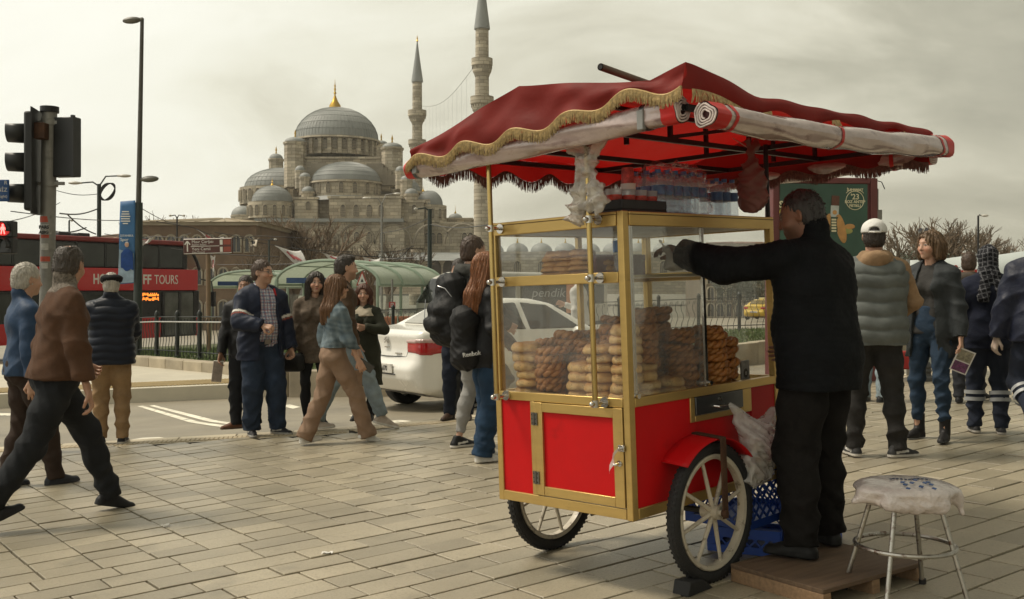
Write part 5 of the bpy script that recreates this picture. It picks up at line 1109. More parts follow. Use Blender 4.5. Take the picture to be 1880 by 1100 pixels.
# ---------------- bread
def bread_mats():
    def bread(name, c1, c2, seeds=True, rough=0.6, toast=0.75):
        m = M(name, c1, rough, var=0.25, vs=22, bump=0.35, bs=70, rnd=0.16, spec=0.35); nt = m.node_tree; n = nt.nodes; l = nt.links; p = n['Principled BSDF']
        src = p.inputs['Base Color'].links[0].from_socket
        tc = n.new('ShaderNodeTexCoord'); t = n.new('ShaderNodeTexNoise'); t.inputs['Scale'].default_value = 14; l.new(tc.outputs['Object'], t.inputs['Vector'])
        mr = n.new('ShaderNodeMapRange'); mr.inputs[1].default_value = 0.4; mr.inputs[2].default_value = 0.65; l.new(t.outputs['Fac'], mr.inputs[0])
        mx = n.new('ShaderNodeMix'); mx.data_type = 'RGBA'; l.new(mr.outputs[0], mx.inputs[0]); l.new(src, mx.inputs[6]); mx.inputs[7].default_value = (*c2, 1); out = mx.outputs[2]
        v = n.new('ShaderNodeTexVoronoi'); v.inputs['Scale'].default_value = 150; l.new(tc.outputs['Object'], v.inputs['Vector'])
        k = n.new('ShaderNodeMath'); k.operation = 'LESS_THAN'; k.inputs[1].default_value = 0.27; l.new(v.outputs['Distance'], k.inputs[0])
        n3 = n.new('ShaderNodeTexNoise'); n3.inputs['Scale'].default_value = 26; l.new(tc.outputs['Object'], n3.inputs['Vector']); k2 = n.new('ShaderNodeMath'); k2.operation = 'GREATER_THAN'; k2.inputs[1].default_value = 0.5; l.new(n3.outputs['Fac'], k2.inputs[0])
        k3 = n.new('ShaderNodeMath'); k3.operation = 'MULTIPLY'; l.new(k.outputs[0], k3.inputs[0]); l.new(k2.outputs[0], k3.inputs[1])
        m2 = n.new('ShaderNodeMix'); m2.data_type = 'RGBA'; l.new(k3.outputs[0], m2.inputs[0]); l.new(out, m2.inputs[6]); m2.inputs[7].default_value = (*seeds, 1)
        nz = n.new('ShaderNodeSeparateXYZ'); l.new(tc.outputs['Normal'], nz.inputs[0]); ab = n.new('ShaderNodeMath'); ab.operation = 'ABSOLUTE'; l.new(nz.outputs[2], ab.inputs[0])
        wp = n.new('ShaderNodeMath'); wp.operation = 'MULTIPLY_ADD'; wp.inputs[1].default_value = 0.9; l.new(t.outputs['Fac'], wp.inputs[0]); l.new(ab.outputs[0], wp.inputs[2])
        cr = n.new('ShaderNodeMapRange'); cr.inputs[1].default_value = 0.75; cr.inputs[2].default_value = 1.25; cr.inputs[4].default_value = toast; l.new(wp.outputs[0], cr.inputs[0])
        m3 = n.new('ShaderNodeMix'); m3.data_type = 'RGBA'; l.new(cr.outputs[0], m3.inputs[0]); l.new(m2.outputs[2], m3.inputs[6]); m3.inputs[7].default_value = (0.33, 0.135, 0.032, 1)
        l.new(m3.outputs[2], p.inputs['Base Color']); return m
    return (bread('roll_crust', (0.60, 0.35, 0.12), (0.70, 0.49, 0.23), (0.06, 0.03, 0.015)), bread('simit_crust', (0.34, 0.125, 0.032), (0.44, 0.20, 0.06), (0.42, 0.25, 0.10), 0.42), bread('flat_crust', (0.42, 0.20, 0.065), (0.55, 0.31, 0.12), (0.45, 0.30, 0.14)))
def build_bread():
    mr, ms, mf = bread_mats()
    def rollmesh(name, mat, rx, ry, rz, seed):
        S = SDF((-0.1, -0.1, -0.05), (0.1, 0.1, 0.05), 0.0065); n = 10
        for i in range(n):
            a, b = 2*math.pi*i/n, 2*math.pi*(i+1)/n; S.cone((rx*0.55*math.cos(a), ry*0.55*math.sin(a), 0), (rx*0.55*math.cos(b), ry*0.55*math.sin(b), 0), rz*1.0, rz*1.0, 0.012)
        S.ell((0, 0, -0.003), (rx*0.8, ry*0.8, rz*0.72), 0.012)
        v, q = S.mesh(); v = v+vnorm(v, q)*(0.0035*np.sin(52*v[:, 0]+seed+2*np.sin(40*v[:, 1]))*np.sin(47*v[:, 1]+2*seed)+0.0015*np.sin(120*v[:, 0]+90*v[:, 1]+60*v[:, 2]))[:, None]; v[:, 2] = np.maximum(v[:, 2], -rz*0.82)
        o = npobj(name, v, q, mat, None); me = o.data; bpy.data.objects.remove(o); return me
    rolls = [rollmesh('bread_roll', mr, 0.078+0.005*i, 0.075+0.003*(i % 2), 0.0245, i) for i in range(4)]; flats = [rollmesh('flat_bread', mf, 0.082+0.004*i, 0.076, 0.0145, 5+i) for i in range(2)]
    def simit(seed):
        m = MB(); rr = random.Random(seed); ph = rr.uniform(0, 6); ex = rr.uniform(0.94, 1.06)
        for s in (0, math.pi):
            pts = []
            for i in range(60):
                a = 2*math.pi*i/60; tw = 5*a+s+ph; r = 0.058+0.0095*math.cos(tw); pts.append((r*math.cos(a)*ex, r*math.sin(a), 0.0095*math.sin(tw)+0.002*math.sin(3*a+seed)))
            m.tube(pts, 0.0125, 8, closed=True)
        return m.mesh('simit', ms, smooth=60)
    sims = [simit(i) for i in range(4)]
    def put(name, me, x, y, z, label, group, tilt=0.06):
        o = bpy.data.objects.new(name, me); COL.objects.link(o); tag(o, label, 'bread', group)
        o.matrix_world = CART @ Matrix.Translation((x, y, z)) @ Matrix.Rotation(random.uniform(0, 6.28), 4, 'Z') @ Matrix.Rotation(random.uniform(-tilt, tilt), 4, 'X') @ Matrix.Rotation(random.uniform(-tilt, tilt), 4, 'Y') @ Matrix.Diagonal((random.uniform(0.92, 1.1), random.uniform(0.92, 1.08), random.uniform(0.9, 1.12), 1)); return o
    def stack(kind, x, y, n, label, group, z0=0.858, jit=0.008, tilt=0.06):
        mes, th = {'bread_roll': (rolls, 0.0435), 'simit': (sims, 0.0345), 'flat_bread': (flats, 0.0245)}[kind]
        for i in range(n): put(kind, random.choice(mes), x+random.uniform(-jit, jit), y+random.uniform(-jit, jit), z0+th*(0.55+i), label, group, tilt)
    P1 = 'plain bread rolls in the cart'; P2 = 'simits in the cart'
    stack('bread_roll', 0.11, 0.715, 6, 'pale sesame roll in the tall stack by the outer awning post', P1)
    stack('bread_roll', 0.11, 0.365, 4, 'pale sesame roll in the lowest pile behind the door-side glass', P1); stack('bread_roll', 0.105, 0.245, 6, 'pale sesame roll in the middle pile behind the door-side glass', P1)
    stack('bread_roll', 0.11, 0.10, 8, 'pale sesame roll in the highest pile beside the gold corner post', P1); stack('bread_roll', 0.26, 0.12, 4, 'pale sesame roll in the pile behind the sliding glass door', P1); stack('bread_roll', 0.43, 0.10, 2, 'pale sesame roll in the pair behind the sliding glass door', P1)
    for x, y, n, nm in ((0.12, 0.565, 7, 'simit in the short pile next to the outer roll stack'), (0.26, 0.70, 8, 'simit in the pile behind the outer roll stack'), (0.26, 0.56, 9, 'simit in the pile in the middle of the display'), (0.25, 0.42, 8, 'simit in the pile behind the lowest rolls'), (0.26, 0.28, 10, 'simit in the pile behind the middle rolls'),
        (0.41, 0.24, 12, 'simit in the high pile behind the sliding door'), (0.41, 0.40, 11, 'simit in the pile at the heart of the display'), (0.41, 0.56, 9, 'simit in the pile near the rear glass'), (0.28, 0.115, 3, None), (0.57, 0.13, 9, 'simit in the pile by the sliding door lock'), (0.58, 0.28, 12, 'simit in the dark high pile behind the door lock'), (0.60, 0.45, 10, 'simit in the pile far behind the door lock'), (0.74, 0.30, 8, 'simit in the low pile beyond the door lock'),
        (0.80, 0.11, 9, 'simit in the stack at the open side of the cart'), (0.93, 0.13, 7, 'simit in the outermost stack at the open side of the cart'), (0.88, 0.26, 6, 'simit in the stack behind the open side of the cart')):
        if nm: stack('simit', x, y, n, nm, P2, jit=0.012, tilt=0.10)
    stack('simit', 0.26, 0.12, 5, 'simit on top of the rolls behind the sliding door', P2, z0=0.858+4*0.0435, jit=0.012)
    for y in (0.36, 0.45, 0.53): stack('flat_bread', 0.13, y, 5, 'flat sesame bread stacked on the upper shelf', 'flat breads on the upper shelf', z0=1.437)
    stack('flat_bread', 0.23, 0.32, 3, 'flat sesame bread in the low pile on the upper shelf', 'flat breads on the upper shelf', z0=1.437)
# ------------------------------------------------------------------ things on and around the cart
def blob_bag(name, S, mat, parent, amp=0.01, f=2.2, seed=3.0):
    v, q = S.mesh(); v = relax(v, q, 1, 0.4); v = v+vnorm(v, q)*(folds(v, seed, f)*amp)[:, None]; return npobj(name, v, q, mat, parent)
def build_props():
    # water bottles in shrink wrap on the roof of the cart
    PET = film('pet_bottle', (0.94, 0.96, 0.98), 0.88, rough=0.08, ior=1.5); CAPB = M('blue_cap', (0.05, 0.16, 0.40), 0.4, var=0.05); LABB = M('blue_label', (0.045, 0.13, 0.30), 0.45, var=0.35, vs=40)
    prof = [(0.0, 0.0), (0.029, 0.002), (0.032, 0.010), (0.032, 0.045), (0.030, 0.05), (0.032, 0.055), (0.032, 0.075), (0.030, 0.08), (0.032, 0.085), (0.032, 0.145), (0.029, 0.165), (0.014, 0.190), (0.0125, 0.198)]
    me_b = MB().lathe(prof, 18).mesh('bottle_body', PET, 60); me_c = MB().cyl((0, 0, 0.195), (0, 0, 0.213), 0.0145, 14).mesh('cap', CAPB, 40); me_l = MB().lathe([(0.0327, 0.092), (0.0327, 0.138)], 18).mesh('label', LABB, 60); me_w = MB().lathe([(0.0, 0.004), (0.0285, 0.006), (0.0295, 0.14), (0.027, 0.16), (0.0, 0.16)], 14).mesh('water', film('water_fill', (0.95, 0.97, 0.98), 0.95, rough=0.02, ior=1.33), 60)
    def bottle(x, y, z, label, group, s=1.0):
        o = cthing('water_bottle', label, 'bottle', x, y, z, random.uniform(0, 6), group)
        for me in (me_b, me_c, me_l, me_w):
            k = bpy.data.objects.new(me.name, me); COL.objects.link(k); k.parent = o; k.scale = (s, s, s)
        return o
    zt = 1.719
    MB_ = [(0.40+0.068*i, 0.10+0.068*j) for i in range(6) for j in range(3)]
    for x, y in MB_: bottle(x, y, zt, 'small water bottle in the wrapped pack on the cart roof', 'wrapped water bottles on the cart roof')
    for x, y in [(0.90+0.07*i, 0.11+0.07*j) for i in range(3) for j in range(2)]: bottle(x, y, zt, 'small water bottle in the loose pair of rows on the cart roof', 'loose water bottles on the cart roof', 0.92)
    wr = cthing('shrink_wrap', 'crumpled clear shrink wrap round the water bottles on the roof', 'plastic wrap', 0.57, 0.168, zt)
    S = SDF((-0.27, -0.17, -0.02), (0.27, 0.17, 0.30), 0.010); S.cone((-0.16, 0, 0.05), (0.16, 0, 0.05), 0.105, 0.105, 0.05, flat=((0, 1, 0), 0.85)); S.cone((-0.15, 0, 0.15), (0.15, 0, 0.17), 0.085, 0.085, 0.05, flat=((0, 1, 0), 0.8)); S.cone((-0.1, 0, 0.22), (0.14, 0, 0.235), 0.03, 0.03, 0.05); S.cut((0, 0, -1), -0.002)
    blob_bag('wrap_film', S, film('shrink_film', (0.97, 0.97, 0.97), 0.95, rough=0.10, ior=1.35, bump=0.8, bs=22), wr, 0.014, 2.6)
    bottle(0.13, 0.12, 1.437, 'single water bottle on the upper shelf beside the corner post', None, 1.15)
    # jars of juice and red cups on a dark tray
    tr = cthing('tray', 'dark plastic tray carrying jars on the cart roof', 'tray', 0.20, 0.16, zt); m = MB(); m.box((-0.165, -0.13, 0), (0.165, 0.13, 0.012)); m.box((-0.165, -0.13, 0.012), (-0.157, 0.13, 0.055)); m.box((0.157, -0.13, 0.012), (0.165, 0.13, 0.055)); m.box((-0.156, -0.13, 0.012), (0.156, -0.122, 0.055)); m.box((-0.156, 0.122, 0.012), (0.156, 0.13, 0.055)); m.build('tray_body', M('dark_tray', (0.012, 0.013, 0.015), 0.5), tr, bevel=0.003)
    TUB = film('clear_tub', (0.85, 0.85, 0.86), 0.6, rough=0.15); LABR = M('red_label', (0.42, 0.035, 0.02), 0.4, var=0.8, vs=28); JU = M('juice', (0.30, 0.12, 0.10), 0.3, var=0.2)
    for i, (x, y) in enumerate([(0.08, 0.11), (0.165, 0.10), (0.25, 0.10), (0.335, 0.105), (0.12, 0.20), (0.22, 0.20)]):
        o = cthing('juice_cup', 'clear cup with red label standing on the dark tray', 'cup', x, y, zt+0.0125, 0, 'cups on the tray'); MB().lathe([(0, 0), (0.030, 0.002), (0.038, 0.09), (0.040, 0.094), (0.0, 0.095)], 18).build('cup_body', TUB, o); MB().lathe([(0.0332, 0.03), (0.0372, 0.068)], 18).build('label', LABR, o); MB().lathe([(0, 0.003), (0.028, 0.004), (0.033, 0.06), (0, 0.061)], 14).build('drink', JU, o)
    o = cthing('paper_cup', 'tall red printed paper cup stacked on the clear cups', 'cup', 0.21, 0.13, zt+0.109); MB().lathe([(0, 0), (0.034, 0.0), (0.034, 0.02), (0.033, 0.035), (0.027, 0.10), (0.0265, 0.104), (0.0, 0.104)], 20).build('cup_body', M('cup_print', (0.42, 0.05, 0.04), 0.5, var=0.9, vs=30), o); MB().lathe([(0.0344, 0.001), (0.0344, 0.03)], 20).build('cup_rim', M('cup_white', (0.6, 0.55, 0.5), 0.5), o)
    # tied bags
    RAG = film('grey_rag', (0.82, 0.77, 0.70), 0.50, rough=0.16, ior=1.5, bump=1.3, bs=30)
    o = cthing('plastic_bag', 'crumpled grey-white plastic bag knotted round the inner awning post', 'bag', -0.085, 0.12, 1.73)
    S = SDF((-0.16, -0.20, -0.10), (0.16, 0.22, 0.40), 0.009); S.cone((0, 0.01, 0.20), (0.0, 0.08, 0.33), 0.03, 0.075, 0.03, flat=((1, 0, 0), 1.6)); S.cone((0, 0.0, 0.20), (0, -0.07, 0.33), 0.03, 0.06, 0.03, flat=((1, 0, 0), 1.6)); S.cone((0, 0.02, 0.2), (0.0, 0.075, -0.02), 0.03, 0.055, 0.03, flat=((1, 0, 0), 1.8)); S.cone((0, 0, 0.2), (0, -0.05, 0.03), 0.03, 0.06, 0.03, flat=((1, 0, 0), 1.8)); S.ell((0, 0, 0.2), (0.03, 0.035, 0.04), 0.02)
    blob_bag('bag_film', S, RAG, o, 0.017, 2.4, 4.0)
    o = cthing('hanging_bag', 'clear pinkish plastic bag hanging from the awning frame above the vendor', 'bag', 0.80, -0.16, 1.76)
    S = SDF((-0.13, -0.13, -0.06), (0.13, 0.13, 0.36), 0.009); S.cone((0, 0, 0.03), (0, 0, 0.12), 0.078, 0.065, 0.05, flat=((1, 0, 0), 1.3)); S.cone((0, 0, 0.1), (0.0, 0, 0.24), 0.065, 0.025, 0.03); S.cone((0, 0, 0.24), (0.035, 0.0, 0.29), 0.02, 0.03, 0.01); S.cone((0, 0, 0.24), (-0.035, 0.0, 0.30), 0.02, 0.016, 0.01)
    blob_bag('bag_film', S, translucent('pink_film', (0.28, 0.13, 0.11), (0.40, 0.16, 0.13), 0.25, 0.5, 10, 0.2, 0.45), o, 0.010, 2.6, 6.0); MB().tube([(0, 0, 0.26), (0, 0.1, 0.33)], 0.003, 5).build('string', MATS['cloth_white_tee'] if 'cloth_white_tee' in MATS else RAG, o)
    o = cthing('carrier_bag', 'milky plastic carrier bag hung on the cart drawer handle', 'bag', 0.84, -0.10, 0.40)
    S = SDF((-0.24, -0.16, -0.05), (0.24, 0.16, 0.46), 0.008); S.cone((0.02, 0, 0.07), (0.03, -0.01, 0.20), 0.085, 0.115, 0.05, flat=((0, 1, 0), 1.4)); S.cone((0.0, 0, 0.22), (-0.12, 0.05, 0.39), 0.10, 0.018, 0.05, flat=((0, 1, 0), 1.5)); S.cone((0.07, -0.01, 0.24), (0.14, -0.02, 0.33), 0.06, 0.035, 0.03, flat=((0, 1, 0), 1.6)); S.cone((0.09, 0, 0.28), (0.15, 0, 0.22), 0.03, 0.02, 0.02); S.cone((-0.06, 0, 0.12), (-0.06, 0, 0.04), 0.04, 0.05, 0.03)
    blob_bag('bag_film', S, film('milky_film', (0.92, 0.91, 0.88), 0.60, rough=0.14, ior=1.5, bump=1.2, bs=24), o, 0.011, 2.3, 8.0)
    for k, (dx, dz) in enumerate(((0.04, 0.05), (0.05, 0.12), (0.02, 0.17))): q = MB().sphere((dx, 0.0, dz), (0.05, 0.03, 0.03), 12, 8).build('wrapped_food', M('wrapped_food', (0.35, 0.20, 0.10), 0.7, var=0.5, vs=20), o)
    # carton on the upper shelf and price cards
    o = cthing('carton', 'maroon carton on the upper shelf behind the sliding door', 'box', 0.30, 0.38, 1.438); MB().box((-0.17, -0.11, 0), (0.2, 0.11, 0.085)).build('carton_body', M('maroon_card', (0.10, 0.018, 0.03), 0.6, var=0.4, vs=14), o, bevel=0.003); MB().box((-0.172, -0.112, 0.07), (0.202, 0.112, 0.1)).build('lid', MATS['maroon_card'], o, bevel=0.003)
    o = cthing('price_card', 'small white price card stuck in the simit pile', 'card', 0.33, 0.16, 1.16, 0.1); MB().box((-0.02, -0.001, -0.03), (0.02, 0.001, 0.03)).build('card', M('white_card', (0.65, 0.63, 0.58), 0.6), o)
    o = cthing('payment_stand', 'printed payment card standing at the open end of the counter', 'card', 1.07, 0.09, 0.860, 0.1); MB().box((-0.045, -0.004, 0), (0.045, 0.004, 0.12)).box((-0.045, -0.02, 0), (0.045, 0.03, 0.006)).build('card', M('grey_card', (0.20, 0.20, 0.19), 0.5, var=0.5, vs=60), o); MB().cyl((0, -0.0055, 0.055), (0, -0.0045, 0.055), 0.024, 20).build('emblem', BLACKTUBE, o); text(o, 'ʊ', 0.03, MATS['white_card'], frame((-0.009, -0.0062, 0.047), (1, 0, 0), (0, 0, 1)), 'emblem_mark', ext=0.0003)
    # chock, platform, crates
    o = cthing('wheel_chock', 'black rubber wedge chocked against the cart wheel', 'wedge', 0.30, -0.09, 0.0); MB().prism([(-0.10, 0), (0.10, 0), (0.02, 0.055), (-0.08, 0.065)], 0.09, frame((0, 0.045, 0), (1, 0, 0), (0, 0, 1))).build('wedge', RUBBER, o, bevel=0.006)
    WD = M('worn_plywood', (0.115, 0.072, 0.042), 0.75, var=0.35, vs=5, bump=0.3, bs=50, stretch=(1, 8, 8)); WL = M('pale_batten', (0.25, 0.155, 0.085), 0.7, var=0.3, vs=8, bump=0.3, bs=40, stretch=(1, 6, 6))
    o = cthing('wooden_platform', 'low wooden platform under the feet of the bread seller', 'platform', 0.53, -0.14, 0.0, R(-12))
    MB().box((0, -0.54, 0.062), (0.68, 0.0, 0.082)).build('board', WD, o, bevel=0.003); [MB().box((x, -0.54, 0.0), (x+0.05, 0.0, 0.0615)).build('batten', WL, o, bevel=0.003) for x in (0.0, 0.32, 0.63)]
    BLUE = M('blue_crate', (0.010, 0.055, 0.30), 0.45, var=0.15)
    def crate(name_label, x, y, z, rz, h=0.28, a=0.27, b=0.19):
        o = cthing('plastic_crate', name_label, 'crate', x, y, z, rz)
        for nx, ny, w in ((0, -1, a), (0, 1, a), (-1, 0, b), (1, 0, b)):
            m = MB(); off = (b if ny else a); tx = Vector((1, 0, 0)) if ny else Vector((0, 1, 0)); nn = Vector((nx, ny, 0)); P = lambda s, zz: nn*off+tx*s+Vector((0, 0, zz))
            for zz, hh in ((0.02, 0.04), (h-0.025, 0.05)): m.bar(P(-w, zz), P(w, zz), 0.014, hh)
            for s in (-w+0.02, w-0.02): m.bar(P(s, 0.041), P(s, h-0.051), 0.014, 0.04, up=tuple(tx))
            n = 7 if ny else 5; step = (2*w-0.08)/n
            for i in range(-5, n+5):                                # diagonal lattice
                for sg in (1, -1):
                    s0 = -w+0.04+i*step; z0, z1 = 0.041, h-0.051; s1 = s0+sg*(z1-z0)
                    lo, hi = -w+0.04, w-0.04; t0, t1 = 0.0, 1.0
                    for p0, p1 in ((s0, s1),):
                        dd = p1-p0; ta, tb = (lo-p0)/dd, (hi-p0)/dd; ta, tb = min(ta, tb), max(ta, tb); t0, t1 = max(t0, ta), min(t1, tb)
                    if t1-t0 > 0.05: m.bar(P(s0+(s1-s0)*t0, z0+(z1-z0)*t0), P(s0+(s1-s0)*t1, z0+(z1-z0)*t1), 0.008 if sg > 0 else 0.0075, 0.009)
            m.build('crate_side', BLUE, o, smooth=0)
        MB().box((-a+0.008, -b+0.008, 0.004), (a-0.008, b-0.008, 0.016)).build('crate_base', BLUE, o); return o
    crate('blue plastic crate with lattice sides under the end of the cart', 1.20, 0.20, 0.14, 0.0); crate('blue plastic crate on the paving carrying the lattice crate under the cart', 1.24, 0.14, 0.0, 0.25, 0.13); crate('blue plastic crate standing on end beyond the legs of the seller', 1.37, -0.09, 0.0, 0.3, 0.46, 0.15, 0.12)
    # stool
    st = thing('stool', 'rusty chrome stool with its round seat wrapped in a printed plastic bag', 'stool', on(1.69, 4.45)); CHR = M('rusty_chrome', (0.42, 0.40, 0.36), 0.3, 0.9, var=0.2, vs=15, dirt=((0.09, 0.035, 0.015), 26, 0.53, 0.95))
    for i in range(4):
        a = R(45+90*i+8); ca, sa = math.cos(a), math.sin(a); MB().tube([(0.135*ca, 0.135*sa, 0.455), (0.265*ca, 0.265*sa, 0.0)], 0.0105, 12).build('leg', CHR, st); MB().cyl((0.265*ca, 0.265*sa, 0.0), (0.262*ca, 0.262*sa, 0.03), 0.016, 10).build('foot', RUBBER, st)
    MB().tube([(0.205*math.cos(a), 0.205*math.sin(a), 0.235) for a in [2*math.pi*i/40 for i in range(40)]], 0.010, 8, closed=True).build('foot_ring', CHR, st)
    S = SDF((-0.34, -0.3, -0.16), (0.34, 0.3, 0.10), 0.0085); S.cone((-0.02, 0, 0), (0.02, 0, 0), 0.195, 0.195, 0.02, flat=((0, 0, 1), 4.6)); S.cone((0, 0, -0.035), (0, 0, -0.035), 0.19, 0.19, 0.03, flat=((0, 0, 1), 3.4)); S.cone((0.19, -0.07, -0.03), (0.21, -0.09, -0.09), 0.03, 0.012, 0.04); S.cone((-0.19, -0.06, -0.02), (-0.235, -0.05, -0.05), 0.04, 0.012, 0.05); S.cone((-0.12, -0.15, -0.045), (0.1, -0.165, -0.05), 0.03, 0.03, 0.04)
    v, q = S.mesh(); v = v+vnorm(v, q)*(folds(v, 9.0, 2.6)*0.0045*np.clip(0.4-v[:, 2]*16, 0.2, 1))[:, None]
    sub = (v[:, 2] > 0.012)
    seat = npobj('seat', v+np.array([0, 0, 0.48]), q, M('seat_bag', (0.60, 0.53, 0.50), 0.20, var=0.22, vs=9, bump=1.0, bs=42, coat=0.6, spec=0.6), st)
    PB = M('blue_print', (0.02, 0.07, 0.22), 0.35, var=0.3, vs=30); lg = MB(); nn = 0
    for i in range(-3, 4):
        for j in range(3):
            if (i+j) % 2 == 0 or abs(i) > 1:
                x, y = i*0.027+0.01, -0.150+j*0.03; z = 0.530-0.02*(abs(i)/3)**2-0.012*(2-j)*(2-j)/3
                lg.prism([(-0.012, 0), (0, -0.010), (0.012, 0), (0, 0.010)], 0.003, frame((x, y, z-0.001), (1, 0.2, -0.03*i), (0, 1, 0.35-0.12*j)))
    lg.build('printed_emblem', PB, seat)
    lg = MB()
    for i in range(11): lg.box((-0.08+0.015*i, -0.045+0.01*math.sin(i), 0.5235), (-0.071+0.015*i, -0.034+0.01*math.sin(i), 0.527))
    lg.build('printed_line', M('navy_print', (0.02, 0.03, 0.08), 0.4), seat)
    # litter
    for i, (x, y) in enumerate(((590, 1018), (300, 968))):
        p = gp(x, y, 0.006); o = thing('litter', ('crumpled scrap of white paper on the open paving', 'flat scrap of pale paper near the striding shoe')[i], 'litter', p, i); MB().grid(5, 4, lambda u, v: (0.05*u*(1+0.3*v), 0.03*v, 0.012*abs(math.sin(5*u+4*v)))).build('paper', MATS['white_card'], o, smooth=0)

def build_vendor():
    X, Y = cw(0.93, -0.36, 0).x, cw(0.93, -0.36, 0).y
    H_SALT = hairmat('salt', (0.030, 0.027, 0.025))
    ps = person('bread seller in black jacket reaching into the glass cart', X, Y, 57, 1.72, skin=(0.26, 0.125, 0.075), hair='short', vol=0.007, hairmat=H_SALT, hairc=(0.03, 0.025, 0.022), seed=40, head=(18, 12, 0), bulk=1.2, belly=0.09, up=0.083, h=0.009, hh=0.0045, beard=0.35, lean=4,
        fL=(-0.14, 0.0, 0, 0, 18), fR=(0.18, 0.06, 0, 0, -14), hL=(-0.44, 0.48, 1.46), hR=(0.20, 0.26, 1.0), eL=(-0.4, -0.4, -0.35), palmL=(0.3, 0.3, -1), curl=0.45, shL=(-0.01, 0.02, 0.02), glove=(0.28, 0.15, 0.10),
        trousers=dict(cut='baggy', mat=clothmat('black_wool', (0.0105, 0.0095, 0.009), 0.9, var=0.4, spec=0.12), amp=0.010), shoe=(0.009, 0.009, 0.009), sole=(0.009, 0.009, 0.009),
        tops=[dict(mat=clothmat('black_bomber', (0.0055, 0.0065, 0.008), 0.8, var=0.35, spec=0.15), hem=0.80, waist=0.128, collar=0.085, infl=0.036, quilt=(0.030, 0.004), amp=0.012, sl=(0.07, 0.06, 0.05))])
    bpy.context.view_layer.update(); q = ps['root'].matrix_world @ Vector(ps['arm'][-1][1])
    o = thing('paper_bag', 'translucent paper bag in the hand of the seller inside the cart', 'bag', q); S = SDF((-0.14, -0.12, -0.14), (0.14, 0.12, 0.12), 0.009); S.cone((-0.04, 0.0, -0.05), (0.03, 0.0, -0.02), 0.05, 0.065, 0.03, flat=((0, 1, 0), 1.8)); S.cone((-0.06, 0, 0.0), (-0.10, 0, 0.05), 0.02, 0.012, 0.02)
    blob_bag('bag_film', S, film('wax_paper', (0.88, 0.84, 0.78), 0.45, rough=0.4, bump=0.5), o, 0.012, 2.4)
    return ps
# ------------------------------------------------------------------ vehicles, tram stop, poles, signs, trees
DARKGL = M('tinted_glass', (0.018, 0.020, 0.020), 0.08, var=0.3, vs=0.6, spec=0.6)
POLEG = M('galvanised_pole', (0.23, 0.225, 0.205), 0.55, 0.5, var=0.2, vs=8, dirt=((0.10, 0.095, 0.085), 9, 0.58, 0.6)); POLED = M('dark_green_pole', (0.022, 0.032, 0.028), 0.5, 0.2, var=0.25)
WHITEP = M('white_lettering', (0.72, 0.70, 0.65), 0.6, var=0.05)
def poly_sdf(P, poly):
    px, pz = P[..., 0], P[..., 1]; d = np.full(px.shape, 1e9, np.float32); s = np.ones(px.shape, np.float32); n = len(poly); j = n-1
    for i in range(n):
        (xi, zi), (xj, zj) = poly[i], poly[j]; ex, ez = xj-xi, zj-zi; wx, wz = px-xi, pz-zi; t = np.clip((wx*ex+wz*ez)/(ex*ex+ez*ez), 0, 1); bx, bz = wx-ex*t, wz-ez*t; d = np.minimum(d, bx*bx+bz*bz)
        c1, c2, c3 = pz >= zi, pz < zj, ex*wz > ez*wx; flip = (c1 & c2 & c3) | (~c1 & ~c2 & ~c3); s = np.where(flip, -s, s); j = i
    return s*np.sqrt(d)
def smax(a, b, k): h = np.clip(0.5-0.5*(b-a)/k, 0, 1); return b*(1-h)+a*h+k*h*(1-h)
